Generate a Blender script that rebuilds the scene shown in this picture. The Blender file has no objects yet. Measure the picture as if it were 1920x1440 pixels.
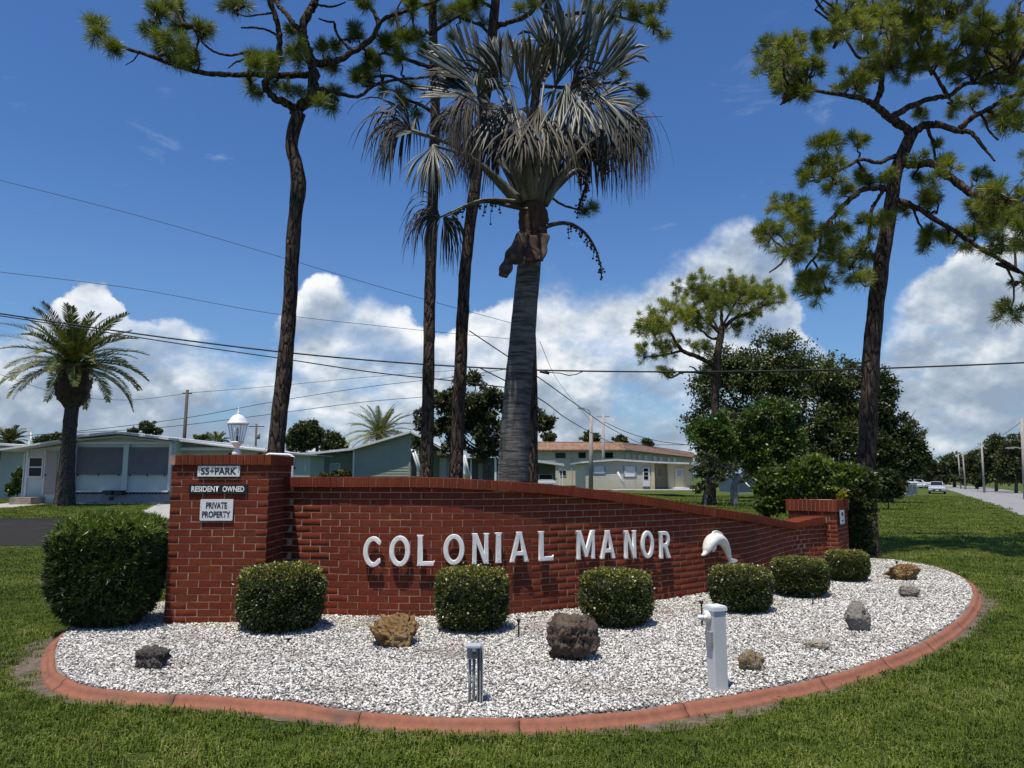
import bpy, bmesh, math, random
import numpy as np
from mathutils import Vector, Matrix

random.seed(7); RS = np.random.RandomState(11)
SC = bpy.context.scene
COL = SC.collection
# ---------------------------------------------------------------- camera, world, sun, exposure
FPX = 1387.0                      # focal length in pixels of the 1920 wide photograph
CAMZ = 1.43                       # height above the gravel bed (z = 0); the lawn lies LZ lower
PITCH = math.atan(168.0 / FPX)
cam = bpy.data.cameras.new('camera'); camo = bpy.data.objects.new('camera', cam); COL.objects.link(camo)
cam.sensor_width = 36.0; cam.lens = FPX / 1920 * 36; cam.clip_start = 0.05; cam.clip_end = 6000
camo.location = (0, 0, CAMZ); camo.rotation_euler = (math.pi / 2 + PITCH, 0, 0)
SC.camera = camo
TOSUN = Vector((-0.14, -0.265, 0.954)).normalized()
SUN_EL = math.asin(TOSUN.z); SUN_AZ = math.atan2(TOSUN.x, TOSUN.y)
sl = bpy.data.lights.new('sun', 'SUN'); slo = bpy.data.objects.new('sun', sl); COL.objects.link(slo)
sl.energy = 5.0; sl.angle = math.radians(0.53); sl.color = (1.0, 0.925, 0.80)
slo.rotation_euler = (-TOSUN).to_track_quat('-Z', 'Y').to_euler(); slo.location = (0, 0, 60)
SC.view_settings.view_transform = 'Standard'; SC.view_settings.look = 'None'
SC.view_settings.exposure = 0.06; SC.view_settings.gamma = 1.0
SC.view_settings.use_curve_mapping = False
SC.render.engine = 'CYCLES'
SC.cycles.max_bounces = 6; SC.cycles.diffuse_bounces = 2; SC.cycles.glossy_bounces = 2
SC.cycles.transmission_bounces = 4; SC.cycles.transparent_max_bounces = 6
SC.cycles.use_adaptive_sampling = True; SC.cycles.adaptive_threshold = 0.02
SC.cycles.caustics_reflective = False; SC.cycles.caustics_refractive = False
SC.cycles.use_denoising = True; SC.cycles.sample_clamp_indirect = 6.0


def ray(x, y):
    cx = (x - 960) / FPX; cy = (720 - y) / FPX
    s, c = math.sin(PITCH), math.cos(PITCH)
    return Vector((cx, c - cy * s, s + cy * c))


def P(x, y, D):
    """the point that stands D metres out (world y) behind this place in the photograph"""
    d = ray(x, y); return Vector((0, 0, CAMZ)) + d * (D / d.y)


LZ = -0.07


def sstep(t):
    t = np.clip(t, 0, 1); return t * t * (3 - 2 * t)


def gz(x, y):
    return LZ - 0.85 * sstep((np.asarray(y) - 14.0) / 76.0) * sstep((np.asarray(x) - 4.0) / 12.0)


def G(x, y, z=None):
    """where the ground lies at this place in the photograph (z given: on that level)"""
    d = ray(x, y); zz = LZ if z is None else z; p = None
    for _ in range(1 if z is not None else 40):
        p = Vector((0, 0, CAMZ)) + d * ((zz - CAMZ) / d.z)
        if z is None: zz = float(gz(p.x, p.y))
    return p


def proj(p):
    s, c = math.sin(PITCH), math.cos(PITCH)
    dx, dy, dz = p[0], p[1], p[2] - CAMZ
    f = dy * c + dz * s; u = -dy * s + dz * c
    return 960 + FPX * dx / f, 720 - FPX * u / f, f


# ---- node helper
class NT:
    def __init__(s, tree): s.t = tree

    def n(s, typ, ins=None, **props):
        nd = s.t.nodes.new(typ)
        for k, v in props.items(): setattr(nd, k, v)
        for k, v in (ins or {}).items():
            sock = nd.inputs[k]
            if hasattr(v, 'is_linked') or hasattr(v, 'links'): s.t.links.new(v, sock)
            else: sock.default_value = v
        return nd

    def m(s, op, a, b=0.0, c=0.0, clamp=False):
        nd = s.n('ShaderNodeMath', {0: a, 1: b, 2: c}, operation=op); nd.use_clamp = clamp
        return nd.outputs[0]

    def mix(s, f, a, b, blend='MIX'):
        nd = s.n('ShaderNodeMix', data_type='RGBA', blend_type=blend)
        for i, v in ((0, f), (6, a), (7, b)):
            if hasattr(v, 'links'): s.t.links.new(v, nd.inputs[i])
            else: nd.inputs[i].default_value = v if i == 0 else (*v[:3], 1)
        return nd.outputs[2]

    def ss(s, v, lo, hi):
        nd = s.n('ShaderNodeMapRange', {0: v, 1: lo, 2: hi}, interpolation_type='SMOOTHSTEP')
        return nd.outputs[0]


# ---- sky: nishita with a procedural bank of cumulus along the horizon
W = bpy.data.worlds.new('World'); SC.world = W; W.use_nodes = True
wt = W.node_tree; wt.nodes.clear(); N = NT(wt)
sky = N.n('ShaderNodeTexSky', sky_type='NISHITA', sun_disc=False)
sky.sun_elevation = SUN_EL; sky.sun_rotation = SUN_AZ % (2 * math.pi)
sky.altitude = 0; sky.air_density = 1.35; sky.dust_density = 0.35; sky.ozone_density = 5.0
tc = N.n('ShaderNodeTexCoord')
sep = N.n('ShaderNodeSeparateXYZ', {0: tc.outputs['Generated']})
az = N.m('ARCTAN2', sep.outputs[0], sep.outputs[1])
el = N.m('ARCSINE', sep.outputs[2])


def azel(x, y):
    d = ray(x, y).normalized(); return math.atan2(d.x, d.y), math.asin(d.z)


TOPS = [(-700, 600), (-300, 640), (0, 628), (60, 612), (110, 585), (165, 538), (205, 585), (240, 628), (290, 640), (345, 640), (400, 662),
        (470, 660), (515, 618), (570, 572), (640, 554), (715, 568), (760, 610), (825, 668), (870, 640), (930, 592), (985, 562), (1040, 540),
        (1100, 552), (1160, 548), (1220, 522), (1290, 480), (1370, 445), (1430, 455), (1480, 500), (1515, 600), (1560, 668), (1600, 650),
        (1650, 600), (1710, 560), (1780, 505), (1850, 490), (1920, 480), (2200, 520), (2600, 560)]
azw = N.m('ADD', az, N.m('MULTIPLY', N.m('SUBTRACT', N.n('ShaderNodeTexNoise', {0: N.n('ShaderNodeCombineXYZ', {0: az, 1: el, 2: 4.0}).outputs[0], 'Scale': 9.0, 'Detail': 5.0, 'Roughness': 0.6}).outputs[0], 0.5), 0.11))
cur = N.n('ShaderNodeFloatCurve', {0: 1.0, 1: N.m('ADD', N.m('MULTIPLY', azw, 0.5), 0.5)})
cm = cur.mapping; cv = cm.curves[0]
cpts = sorted((azel(x, y)[0] * 0.5 + 0.5, azel(x, y)[1]) for x, y in TOPS)
while len(cv.points) < len(cpts): cv.points.new(0.5, 0.5)
for p, (a, b) in zip(cv.points, cpts): p.location = (a, b); p.handle_type = 'AUTO'
cm.update()
# rotate slowly varying coordinates: azimuth and elevation in radians as a plane
vec = N.n('ShaderNodeCombineXYZ', {0: az, 1: el, 2: 0.3}).outputs[0]


def fbm(v, scale, detail, rough, off=(0, 0, 0), stretch=(1, 1, 1), dist=0.0):
    mp = N.n('ShaderNodeMapping', {0: v, 1: off, 3: stretch})
    return N.n('ShaderNodeTexNoise', {0: mp.outputs[0], 'Scale': scale, 'Detail': detail, 'Roughness': rough, 'Distortion': dist}).outputs[0]


nA = fbm(vec, 6.0, 7, 0.52, stretch=(1, 1.25, 1))
nB = fbm(vec, 6.0, 7, 0.52, off=(-0.006, 0.030, 0), stretch=(1, 1.25, 1))     # the same field seen a little higher: gives lit tops
nC = fbm(vec, 26.0, 8, 0.6, off=(0.7, 1.1, 0), stretch=(1, 1.15, 1))
nD = fbm(vec, 26.0, 8, 0.6, off=(0.698, 1.107, 0), stretch=(1, 1.15, 1))
wv = N.n('ShaderNodeVectorMath', {0: N.n('ShaderNodeTexNoise', {0: vec, 'Scale': 16.0, 'Detail': 4.0}).outputs[1], 1: (0.06, 0.06, 0.0), 2: vec}, operation='MULTIPLY_ADD').outputs[0]
bill = N.m('SUBTRACT', 0.55, N.n('ShaderNodeTexVoronoi', {0: wv, 'Scale': 17.0, 'Smoothness': 0.5}, feature='SMOOTH_F1').outputs['Distance'])
soft = N.m('ADD', 0.011, N.m('MULTIPLY', N.ss(fbm(vec, 4.0, 3, 0.5, off=(5, 2, 0)), 0.42, 0.68), 0.06))
detail = N.m('ADD', N.m('MULTIPLY', N.m('SUBTRACT', nA, 0.5), 0.105), N.m('ADD', N.m('MULTIPLY', bill, 0.040), N.m('MULTIPLY', N.m('SUBTRACT', nC, 0.5), 0.045)))
rel = N.m('ADD', N.m('MULTIPLY', N.m('SUBTRACT', nA, nB), 4.2), N.m('MULTIPLY', N.m('SUBTRACT', nC, nD), 0.9))
lowf = N.ss(fbm(vec, 3.0, 3, 0.5, off=(7.3, 1.9, 0)), 0.35, 0.65)
azv = N.n('ShaderNodeCombineXYZ', {0: az, 1: 0.0, 2: 0.0}).outputs[0]
layers = []
for k, (f, am, dk) in enumerate(((1.0, 0.0, 0.0), (0.78, 0.18, 0.03), (0.56, 0.18, 0.07), (0.36, 0.14, 0.20), (0.18, 0.08, 0.34))):
    top = N.m('MULTIPLY', cur.outputs[0], f)
    if k:
        nk = N.n('ShaderNodeTexNoise', {0: N.n('ShaderNodeMapping', {0: azv, 1: (3.7 * k, 1.3 * k, 0)}).outputs[0], 'Scale': 5.5 + 1.5 * k, 'Detail': 4.0, 'Roughness': 0.55}).outputs[0]
        top = N.m('ADD', top, N.m('MULTIPLY', N.m('SUBTRACT', nk, 0.5), am))
        off = fbm(vec, 12.0 + 4 * k, 7, 0.58, off=(2.1 * k, 0.9 * k, 0)); dl = N.m('ADD', N.m('MULTIPLY', detail, 0.6), N.m('MULTIPLY', N.m('SUBTRACT', off, 0.5), 0.075))
    else: dl = detail
    d = N.m('ADD', N.m('SUBTRACT', top, el), N.m('ADD', dl, 0.016))
    mk = N.n('ShaderNodeMapRange', {0: d, 1: 0.0, 2: soft if k == 0 else N.m('ADD', soft, 0.012)}, interpolation_type='SMOOTHSTEP').outputs[0]
    if k: mk = N.m('MULTIPLY', mk, 0.93)
    br = N.m('SUBTRACT', 0.98 - dk, N.m('MULTIPLY', N.ss(d, -0.01, 0.105), 0.66)); br = N.m('ADD', br, rel); br = N.m('ADD', br, N.m('MULTIPLY', N.m('SUBTRACT', lowf, 0.55), 0.42))
    br = N.m('SUBTRACT', br, N.m('MULTIPLY', N.ss(el, 0.17, 0.0), 0.30)); layers.append((mk, br))
b = layers[0][1]; mask = layers[0][0]
for mk, br in layers[1:]:
    b = N.m('ADD', N.m('MULTIPLY', b, N.m('SUBTRACT', 1.0, mk)), N.m('MULTIPLY', br, mk))
gap = N.ss(fbm(vec, 5.0, 7, 0.58, off=(3.1, 0.4, 0), stretch=(1, 2.0, 1)), 0.50, 0.66)
gapw = N.m('MULTIPLY', gap, N.ss(el, 0.26, 0.10))
mask = N.m('MULTIPLY', mask, N.m('SUBTRACT', 1.0, N.m('MULTIPLY', gapw, 0.85)))
cr_ = N.n('ShaderNodeValToRGB', {0: b}); ce = cr_.color_ramp.elements
ce[0].position = 0.05; ce[0].color = (0.29, 0.37, 0.48, 1); ce[1].position = 1.0; ce[1].color = (0.92, 0.94, 0.96, 1)
for pos, c in ((0.38, (0.43, 0.51, 0.61)), (0.66, (0.66, 0.72, 0.785))): q = ce.new(pos); q.color = (*c, 1)
ccol = cr_.outputs[0]
# thin high wisps
wisp = fbm(vec, 11, 8, 0.62, off=(1.7, 2.2, 0), stretch=(0.6, 1.5, 1), dist=0.35)
wm = N.m('MULTIPLY', N.ss(wisp, 0.60, 0.80), 0.38)
wm = N.m('MULTIPLY', wm, N.ss(el, 0.62, 0.36))
skys = N.mix(1.0, sky.outputs[0], (0.0485, 0.071, 0.104), 'MULTIPLY')
haze = N.m('MULTIPLY', N.ss(el, 0.42, -0.02), 0.30)
skyh = N.mix(haze, skys, (0.30, 0.50, 0.80))
c1 = N.mix(wm, skyh, (0.72, 0.80, 0.90))
c2 = N.mix(mask, c1, ccol)
bg = N.n('ShaderNodeBackground', {0: c2, 1: 1.0})
out = N.n('ShaderNodeOutputWorld', {0: bg.outputs[0]})
W.cycles.sampling_method = 'MANUAL'; W.cycles.sample_map_resolution = 1024


# ---------------------------------------------------------------- objects and meshes
def WM(o):
    m = o.matrix_basis.copy()
    return WM(o.parent) @ o.matrix_parent_inverse @ m if o.parent else m


def attach(o, p):
    if p is not None:
        o.parent = p; o.matrix_parent_inverse = WM(p).inverted()


def tag(o, label=None, cat=None, group=None, kind=None, category=None):
    cat = cat or category
    if label: o['label'] = label
    if cat: o['category'] = cat
    if group: o['group'] = group
    if kind: o['kind'] = kind
    return o


def empty(name, loc, label=None, cat=None, group=None):
    o = bpy.data.objects.new(name, None); COL.objects.link(o); o.location = loc
    o.empty_display_size = 0.2
    return tag(o, label, cat, group)


def link(name, me, parent=None, loc=None, **kw):
    o = bpy.data.objects.new(name, me); COL.objects.link(o)
    if loc is not None: o.location = loc
    attach(o, parent); return tag(o, **kw)


def npmesh(name, V, F, mats, rnd=None, smooth=False, midx=None):
    """V (n,3), F (m,k) arrays of one polygon size (or a list of such arrays)"""
    Fs = F if isinstance(F, list) else [F]
    Fs = [np.asarray(f, np.int32) for f in Fs if len(f)]
    V = np.asarray(V, np.float32)
    me = bpy.data.meshes.new(name)
    loops = np.concatenate([f.ravel() for f in Fs])
    tot = np.concatenate([np.full(len(f), f.shape[1], np.int32) for f in Fs])
    start = np.concatenate([[0], np.cumsum(tot)[:-1]]).astype(np.int32)
    me.vertices.add(len(V)); me.vertices.foreach_set('co', V.ravel())
    me.loops.add(len(loops)); me.loops.foreach_set('vertex_index', loops)
    me.polygons.add(len(tot)); me.polygons.foreach_set('loop_start', start); me.polygons.foreach_set('loop_total', tot)
    if midx is not None: me.polygons.foreach_set('material_index', np.asarray(midx, np.int32))
    if smooth: me.polygons.foreach_set('use_smooth', np.ones(len(tot), bool))
    for m in (mats if isinstance(mats, (list, tuple)) else [mats]): me.materials.append(m)
    if rnd is not None:
        a = me.attributes.new('rnd', 'FLOAT', 'POINT'); a.data.foreach_set('value', np.asarray(rnd, np.float32))
    me.update(calc_edges=True); return me


class MB:
    """collects pieces of one mesh"""
    def __init__(s): s.v = []; s.f = []; s.mi = []; s.sm = []

    def add(s, V, F, m=0, smooth=False):
        o = len(s.v); s.v += [tuple(v) for v in V]
        for f in F: s.f.append([i + o for i in f]); s.mi.append(m); s.sm.append(smooth)
        return s

    def box(s, c, d, rz=0.0, m=0, rot=None):
        x, y, z = d[0] / 2, d[1] / 2, d[2] / 2
        R = rot if rot is not None else Matrix.Rotation(rz, 3, 'Z')
        V = [Vector(c) + R @ Vector((sx * x, sy * y, sz * z)) for sz in (-1, 1) for sy in (-1, 1) for sx in (-1, 1)]
        return s.add(V, [(0, 2, 3, 1), (4, 5, 7, 6), (0, 1, 5, 4), (2, 6, 7, 3), (0, 4, 6, 2), (1, 3, 7, 5)], m)

    def bx(s, x0, x1, y0, y1, z0, z1, m=0):
        return s.box(((x0 + x1) / 2, (y0 + y1) / 2, (z0 + z1) / 2), (abs(x1 - x0), abs(y1 - y0), abs(z1 - z0)), m=m)

    def tube(s, pts, rad, n=8, m=0, cap=True, smooth=True, jit=0.0, sq=1.0):
        pts = [Vector(p) for p in pts]; k = len(pts)
        if not hasattr(rad, '__len__'): rad = [rad] * k
        V = []; up = Vector((0, 0, 1)); prev = None
        for i, p in enumerate(pts):
            t = (pts[min(i + 1, k - 1)] - pts[max(i - 1, 0)])
            t = t.normalized() if t.length > 1e-9 else up
            if prev is None:
                a = Vector((1, 0, 0)) if abs(t.x) < 0.9 else Vector((0, 1, 0))
                u = (a - t * a.dot(t)).normalized()
            else:
                u = prev - t * prev.dot(t); u = u.normalized() if u.length > 1e-6 else t.orthogonal().normalized()
            prev = u; w = t.cross(u)
            for j in range(n):
                a = 2 * math.pi * j / n; r = rad[i] * (1 + (random.uniform(-jit, jit) if jit else 0))
                V.append(p + (u * math.cos(a) + w * math.sin(a) * sq) * r)
        F = [(i * n + j, i * n + (j + 1) % n, (i + 1) * n + (j + 1) % n, (i + 1) * n + j) for i in range(k - 1) for j in range(n)]
        if cap: F += [tuple(range(n - 1, -1, -1)), tuple((k - 1) * n + j for j in range(n))]
        return s.add(V, F, m, smooth)

    def lathe(s, c, prof, n=16, m=0, smooth=True, ph=0.0):
        V = []; c = Vector(c)
        for r, z in prof:
            for j in range(n):
                a = 2 * math.pi * j / n + ph; V.append(c + Vector((r * math.cos(a), r * math.sin(a), z)))
        k = len(prof)
        F = [(i * n + j, i * n + (j + 1) % n, (i + 1) * n + (j + 1) % n, (i + 1) * n + j) for i in range(k - 1) for j in range(n)]
        F += [tuple(range(n - 1, -1, -1)), tuple((k - 1) * n + j for j in range(n))]
        return s.add(V, F, m, smooth)

    def prism(s, poly, d, m=0):
        """poly: 3d points of a flat outline, d: extrusion vector"""
        k = len(poly); d = Vector(d)
        V = [Vector(p) for p in poly] + [Vector(p) + d for p in poly]
        F = [tuple(range(k - 1, -1, -1)), tuple(range(k, 2 * k))] + [(i, (i + 1) % k, k + (i + 1) % k, k + i) for i in range(k)]
        return s.add(V, F, m)

    def mesh(s, name, mats, origin=None):
        me = bpy.data.meshes.new(name)
        V = s.v
        if origin is not None: V = [(x - origin[0], y - origin[1], z - origin[2]) for x, y, z in V]
        me.from_pydata(V, [], s.f)
        for mt in (mats if isinstance(mats, (list, tuple)) else [mats]): me.materials.append(mt)
        me.polygons.foreach_set('material_index', s.mi); me.polygons.foreach_set('use_smooth', s.sm)
        bm = bmesh.new(); bm.from_mesh(me); bmesh.ops.recalc_face_normals(bm, faces=bm.faces); bm.to_mesh(me); bm.free()
        me.update(); return me

    def build(s, name, mats, parent=None, **kw):
        a = np.array([tuple(v) for v in s.v]); o = ((a[:, 0].min() + a[:, 0].max()) / 2, (a[:, 1].min() + a[:, 1].max()) / 2, a[:, 2].min())
        return link(name, s.mesh(name, mats, o), parent, o, **kw)


def spl(pts, n=8, closed=False):
    """catmull-rom through points of any dimension"""
    A = np.array([list(p) for p in pts], float); k = len(A); R = []
    rng = range(k) if closed else range(k - 1)
    for i in rng:
        g = (lambda j: A[j % k]) if closed else (lambda j: A[min(max(j, 0), k - 1)])
        a, b, c, d = g(i - 1), g(i), g(i + 1), g(i + 2)
        for q in range(n):
            t = q / n
            R.append(0.5 * ((2 * b) + (c - a) * t + (2 * a - 5 * b + 4 * c - d) * t * t + (3 * b - a - 3 * c + d) * t ** 3))
    if not closed: R.append(A[-1])
    return np.array(R)


def inpoly(X, Y, poly):
    x = np.asarray(X); y = np.asarray(Y); ins = np.zeros(x.shape, bool); k = len(poly)
    for i in range(k):
        x0, y0 = poly[i][:2]; x1, y1 = poly[(i + 1) % k][:2]
        c = (y0 > y) != (y1 > y)
        if y1 != y0: ins ^= c & (x < (x1 - x0) * (y - y0) / (y1 - y0) + x0)
    return ins


def dpoly(X, Y, poly):
    best = np.full(np.asarray(X).shape, 1e9); k = len(poly)
    for i in range(k):
        a = np.array(poly[i][:2]); b = np.array(poly[(i + 1) % k][:2]); d = b - a; L = max((d * d).sum(), 1e-12)
        t = np.clip(((X - a[0]) * d[0] + (Y - a[1]) * d[1]) / L, 0, 1)
        best = np.minimum(best, np.hypot(X - a[0] - t * d[0], Y - a[1] - t * d[1]))
    return best


def wob(p, s=1.0, seed=0.0):
    """cheap smooth 3d noise in -1..1 for arrays"""
    p = np.asarray(p, float) * s
    x, y, z = p[..., 0] + seed, p[..., 1] + seed * 1.7, p[..., 2] - seed * 0.6
    return (np.sin(x * 1.7 + 1.3 * np.sin(y * 1.1 + z)) + np.sin(y * 2.1 + 1.5 * np.sin(z * 1.3 - x * 0.7)) + np.sin(z * 1.9 + 1.2 * np.sin(x * 1.5 + y * 0.6))) / 3


# ---------------------------------------------------------------- materials
def newmat(name):
    m = bpy.data.materials.new(name); m.use_nodes = True; t = m.node_tree; t.nodes.clear(); n = NT(t)
    b = n.n('ShaderNodeBsdfPrincipled'); o = n.n('ShaderNodeOutputMaterial', {0: b.outputs[0]})
    return m, n, b, o


def mat(name, c1, c2=None, scale=8.0, rough=0.7, bump=0.0, bscale=None, detail=5.0, metal=0.0, spec=0.5, stretch=(1, 1, 1), lo=0.35, hi=0.65,
        c3=None, s3=2.0, r3=(0.55, 0.75), orand=0.0, bdist=0.01, weather=None):
    m, n, b, o = newmat(name)
    tc = n.n('ShaderNodeTexCoord').outputs['Object']
    mp = n.n('ShaderNodeMapping', {0: tc, 3: stretch}).outputs[0]
    col = None
    if c2 is not None:
        nz = n.n('ShaderNodeTexNoise', {0: mp, 'Scale': scale, 'Detail': detail, 'Roughness': 0.62})
        col = n.mix(n.ss(nz.outputs[0], lo, hi), c1, c2)
    if c3 is not None:
        nz3 = n.n('ShaderNodeTexNoise', {0: mp, 'Scale': s3, 'Detail': 6.0, 'Roughness': 0.6})
        col = n.mix(n.ss(nz3.outputs[0], *r3), col if col is not None else c1, c3)
    if orand:
        oi = n.n('ShaderNodeObjectInfo').outputs['Random']
        at = n.n('ShaderNodeAttribute', attribute_name='rnd').outputs['Fac']
        f = n.m('FRACT', n.m('ADD', oi, at))
        v = n.m('ADD', n.m('MULTIPLY', f, 2 * orand), 1 - orand)
        hs = n.n('ShaderNodeHueSaturation', {'Value': v, 'Hue': n.m('ADD', 0.496, n.m('MULTIPLY', n.m('FRACT', n.m('MULTIPLY', f, 7.3)), 0.008)), 'Color': col if col is not None else (*c1, 1)})
        col = hs.outputs[0]
    if weather:                                          # stains that run over many pieces, placed in the world
        ps = n.n('ShaderNodeNewGeometry').outputs['Position']
        mpw = n.n('ShaderNodeMapping', {0: ps, 3: (1, 1, 0.55)}).outputs[0]
        w1 = n.n('ShaderNodeTexNoise', {0: mpw, 'Scale': 1.6, 'Detail': 6.0, 'Roughness': 0.65}).outputs[0]
        w2 = n.n('ShaderNodeTexNoise', {0: mpw, 'Scale': 5.5, 'Detail': 6.0, 'Roughness': 0.7}).outputs[0]
        col = n.mix(n.m('MULTIPLY', n.ss(w1, 0.48, 0.70), 0.45), col, weather[0]); col = n.mix(n.m('MULTIPLY', n.ss(w2, 0.60, 0.78), 0.30), col, weather[1])
    if col is None: b.inputs['Base Color'].default_value = (*c1, 1)
    else: n.t.links.new(col, b.inputs['Base Color'])
    b.inputs['Roughness'].default_value = rough; b.inputs['Metallic'].default_value = metal
    b.inputs['Specular IOR Level'].default_value = spec
    if bump:
        nb = n.n('ShaderNodeTexNoise', {0: mp, 'Scale': bscale or scale, 'Detail': 6.0, 'Roughness': 0.65})
        bp = n.n('ShaderNodeBump', {'Strength': bump, 'Distance': bdist, 'Height': nb.outputs[0]})
        n.t.links.new(bp.outputs[0], b.inputs['Normal'])
    return m


def leafmat(name, ca, cb, cc=None, trans=0.25, rough=0.5, spec=0.35, tcol=None):
    """leaf colours spread by the per-leaf value rnd (0..1)"""
    m, n, b, o = newmat(name)
    at = n.n('ShaderNodeAttribute', attribute_name='rnd').outputs['Fac']
    oi = n.n('ShaderNodeObjectInfo').outputs['Random']
    at = n.m('ADD', at, n.m('MULTIPLY', n.m('SUBTRACT', oi, 0.5), 0.12))
    r = n.n('ShaderNodeValToRGB', {0: at}); e = r.color_ramp.elements
    e[0].color = (*ca, 1); e[1].color = (*(cc or cb), 1); e[0].position = 0.05; e[1].position = 0.97
    if cc is not None: q = e.new(0.6); q.color = (*cb, 1)
    n.t.links.new(r.outputs[0], b.inputs['Base Color'])
    b.inputs['Roughness'].default_value = rough; b.inputs['Specular IOR Level'].default_value = spec
    if trans:
        tcx = n.mix(1.0, r.outputs[0], tcol or (1.15, 1.25, 0.55), 'MULTIPLY')
        tr = n.n('ShaderNodeBsdfTranslucent', {0: tcx})
        mx = n.n('ShaderNodeMixShader', {0: trans, 1: b.outputs[0], 2: tr.outputs[0]})
        n.t.links.new(mx.outputs[0], o.inputs[0])
    return m


def glassmat(name, tint=(0.03, 0.035, 0.04), rough=0.06, spec=0.6):
    return mat(name, tint, rough=rough, spec=spec)


M_WHITE = mat('white_paint', (0.74, 0.75, 0.74), (0.62, 0.63, 0.61), 6, 0.45)
M_WHITEM = mat('white_cast_metal', (0.80, 0.79, 0.76), (0.68, 0.67, 0.64), 14, 0.42, bump=0.05, bscale=60)
M_BLACK = mat('black_plastic', (0.012, 0.012, 0.014), rough=0.45)
M_DARKPANE = glassmat('dark_glass', (0.012, 0.014, 0.017), 0.08, 0.3)
M_MORTAR = mat('mortar', (0.37, 0.25, 0.185), (0.28, 0.185, 0.135), 25, 0.9, bump=0.4, bscale=180, bdist=0.003)
M_BRICK = mat('brick', (0.178, 0.040, 0.019), (0.140, 0.030, 0.0145), 30, 0.82, bump=0.35, bscale=220, c3=(0.18, 0.050, 0.032), s3=9, r3=(0.62, 0.8), orand=0.09, bdist=0.003, spec=0.10, weather=((0.085, 0.024, 0.016), (0.24, 0.13, 0.10)))
M_CURB = mat('stained_concrete', (0.29, 0.118, 0.075), (0.235, 0.098, 0.065), 22, 0.92, spec=0.2, bump=0.8, bscale=90, c3=(0.12, 0.078, 0.060), s3=2.6, r3=(0.52, 0.78), weather=((0.19, 0.10, 0.07), (0.33, 0.17, 0.125)), bdist=0.004)
# ---------------------------------------------------------------- ground
def axis(pts):
    r = []
    for a, b, s in pts: r += list(np.arange(a, b, s))
    return np.array(r + [pts[-1][1]])


def sheet(name, poly, z, m, **kw):
    me = bpy.data.meshes.new(name); me.from_pydata([(x, y, z) for x, y in poly], [], [tuple(range(len(poly)))])
    me.materials.append(m); me.update(); return link(name, me, **kw)


m, n, b, o = newmat('lawn_ground')
tcw = n.n('ShaderNodeTexCoord').outputs['Object']
big = n.n('ShaderNodeTexNoise', {0: tcw, 'Scale': 0.35, 'Detail': 5.0, 'Roughness': 0.6}).outputs[0]
fine = n.n('ShaderNodeTexNoise', {0: tcw, 'Scale': 14.0, 'Detail': 8.0, 'Roughness': 0.75}).outputs[0]
cA = n.mix(n.ss(fine, 0.3, 0.7), (0.040, 0.062, 0.013), (0.085, 0.120, 0.026))
cB = n.mix(n.ss(big, 0.45, 0.70), cA, (0.095, 0.115, 0.030))
n.t.links.new(cB, b.inputs['Base Color']); b.inputs['Roughness'].default_value = 0.95; b.inputs['Specular IOR Level'].default_value = 0.1
bp = n.n('ShaderNodeBump', {'Strength': 0.9, 'Distance': 0.05, 'Height': fine}); n.t.links.new(bp.outputs[0], b.inputs['Normal'])
M_LAWN = m
gx = axis([(-1500, -200, 130), (-200, -40, 20), (-40, -4, 4), (-4, 40, 1.0), (40, 120, 8), (120, 300, 30), (300, 1500, 150)])
gy = axis([(-300, -20, 70), (-20, 8, 4), (8, 30, 1.0), (30, 100, 4), (100, 200, 20), (200, 600, 80), (600, 3000, 400)])
GX, GY = np.meshgrid(gx, gy); GZ = gz(GX, GY)
nx, ny = len(gx), len(gy); I = np.arange(nx * ny).reshape(ny, nx)
Fg = np.stack([I[:-1, :-1], I[:-1, 1:], I[1:, 1:], I[1:, :-1]], -1).reshape(-1, 4)
link('lawn', npmesh('lawn', np.stack([GX, GY, GZ], -1).reshape(-1, 3), Fg, M_LAWN, smooth=True), kind='structure')

# ---- outline of the planting bed: outer foot of the concrete edging
bedpx = [(118, 1192), (88, 1215), (75, 1250), (86, 1288), (140, 1312), (250, 1325), (380, 1333), (520, 1345), (640, 1361), (780, 1374), (915, 1380), (1050, 1376),
         (1180, 1364), (1300, 1346), (1420, 1326), (1540, 1299), (1650, 1266), (1740, 1228), (1803, 1188), (1838, 1146), (1839, 1112), (1812, 1090), (1765, 1072), (1700, 1060)]
bedw = [tuple(G(x, y, LZ))[:2] for x, y in bedpx]
bedw += [(6.35, 12.75), (5.6, 13.1), (4.3, 12.6), (3.2, 11.3), (1.8, 10.0), (0.2, 9.2), (-1.8, 9.1), (-3.4, 9.2), (-4.0, 8.7), (-4.15, 8.0), (-4.12, 7.2)]
BED = spl(bedw, 10, True)


def resample(C, step, closed=True):
    A = np.vstack([C, C[:1]]) if closed else np.asarray(C)
    L = np.concatenate([[0], np.cumsum(np.linalg.norm(np.diff(A, axis=0), axis=1))])
    k = max(2, int(round(L[-1] / step))); s = np.linspace(0, L[-1], k + 1)[: k if closed else k + 1]
    return np.stack([np.interp(s, L, A[:, i]) for i in range(A.shape[1])], -1), L[-1]


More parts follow.
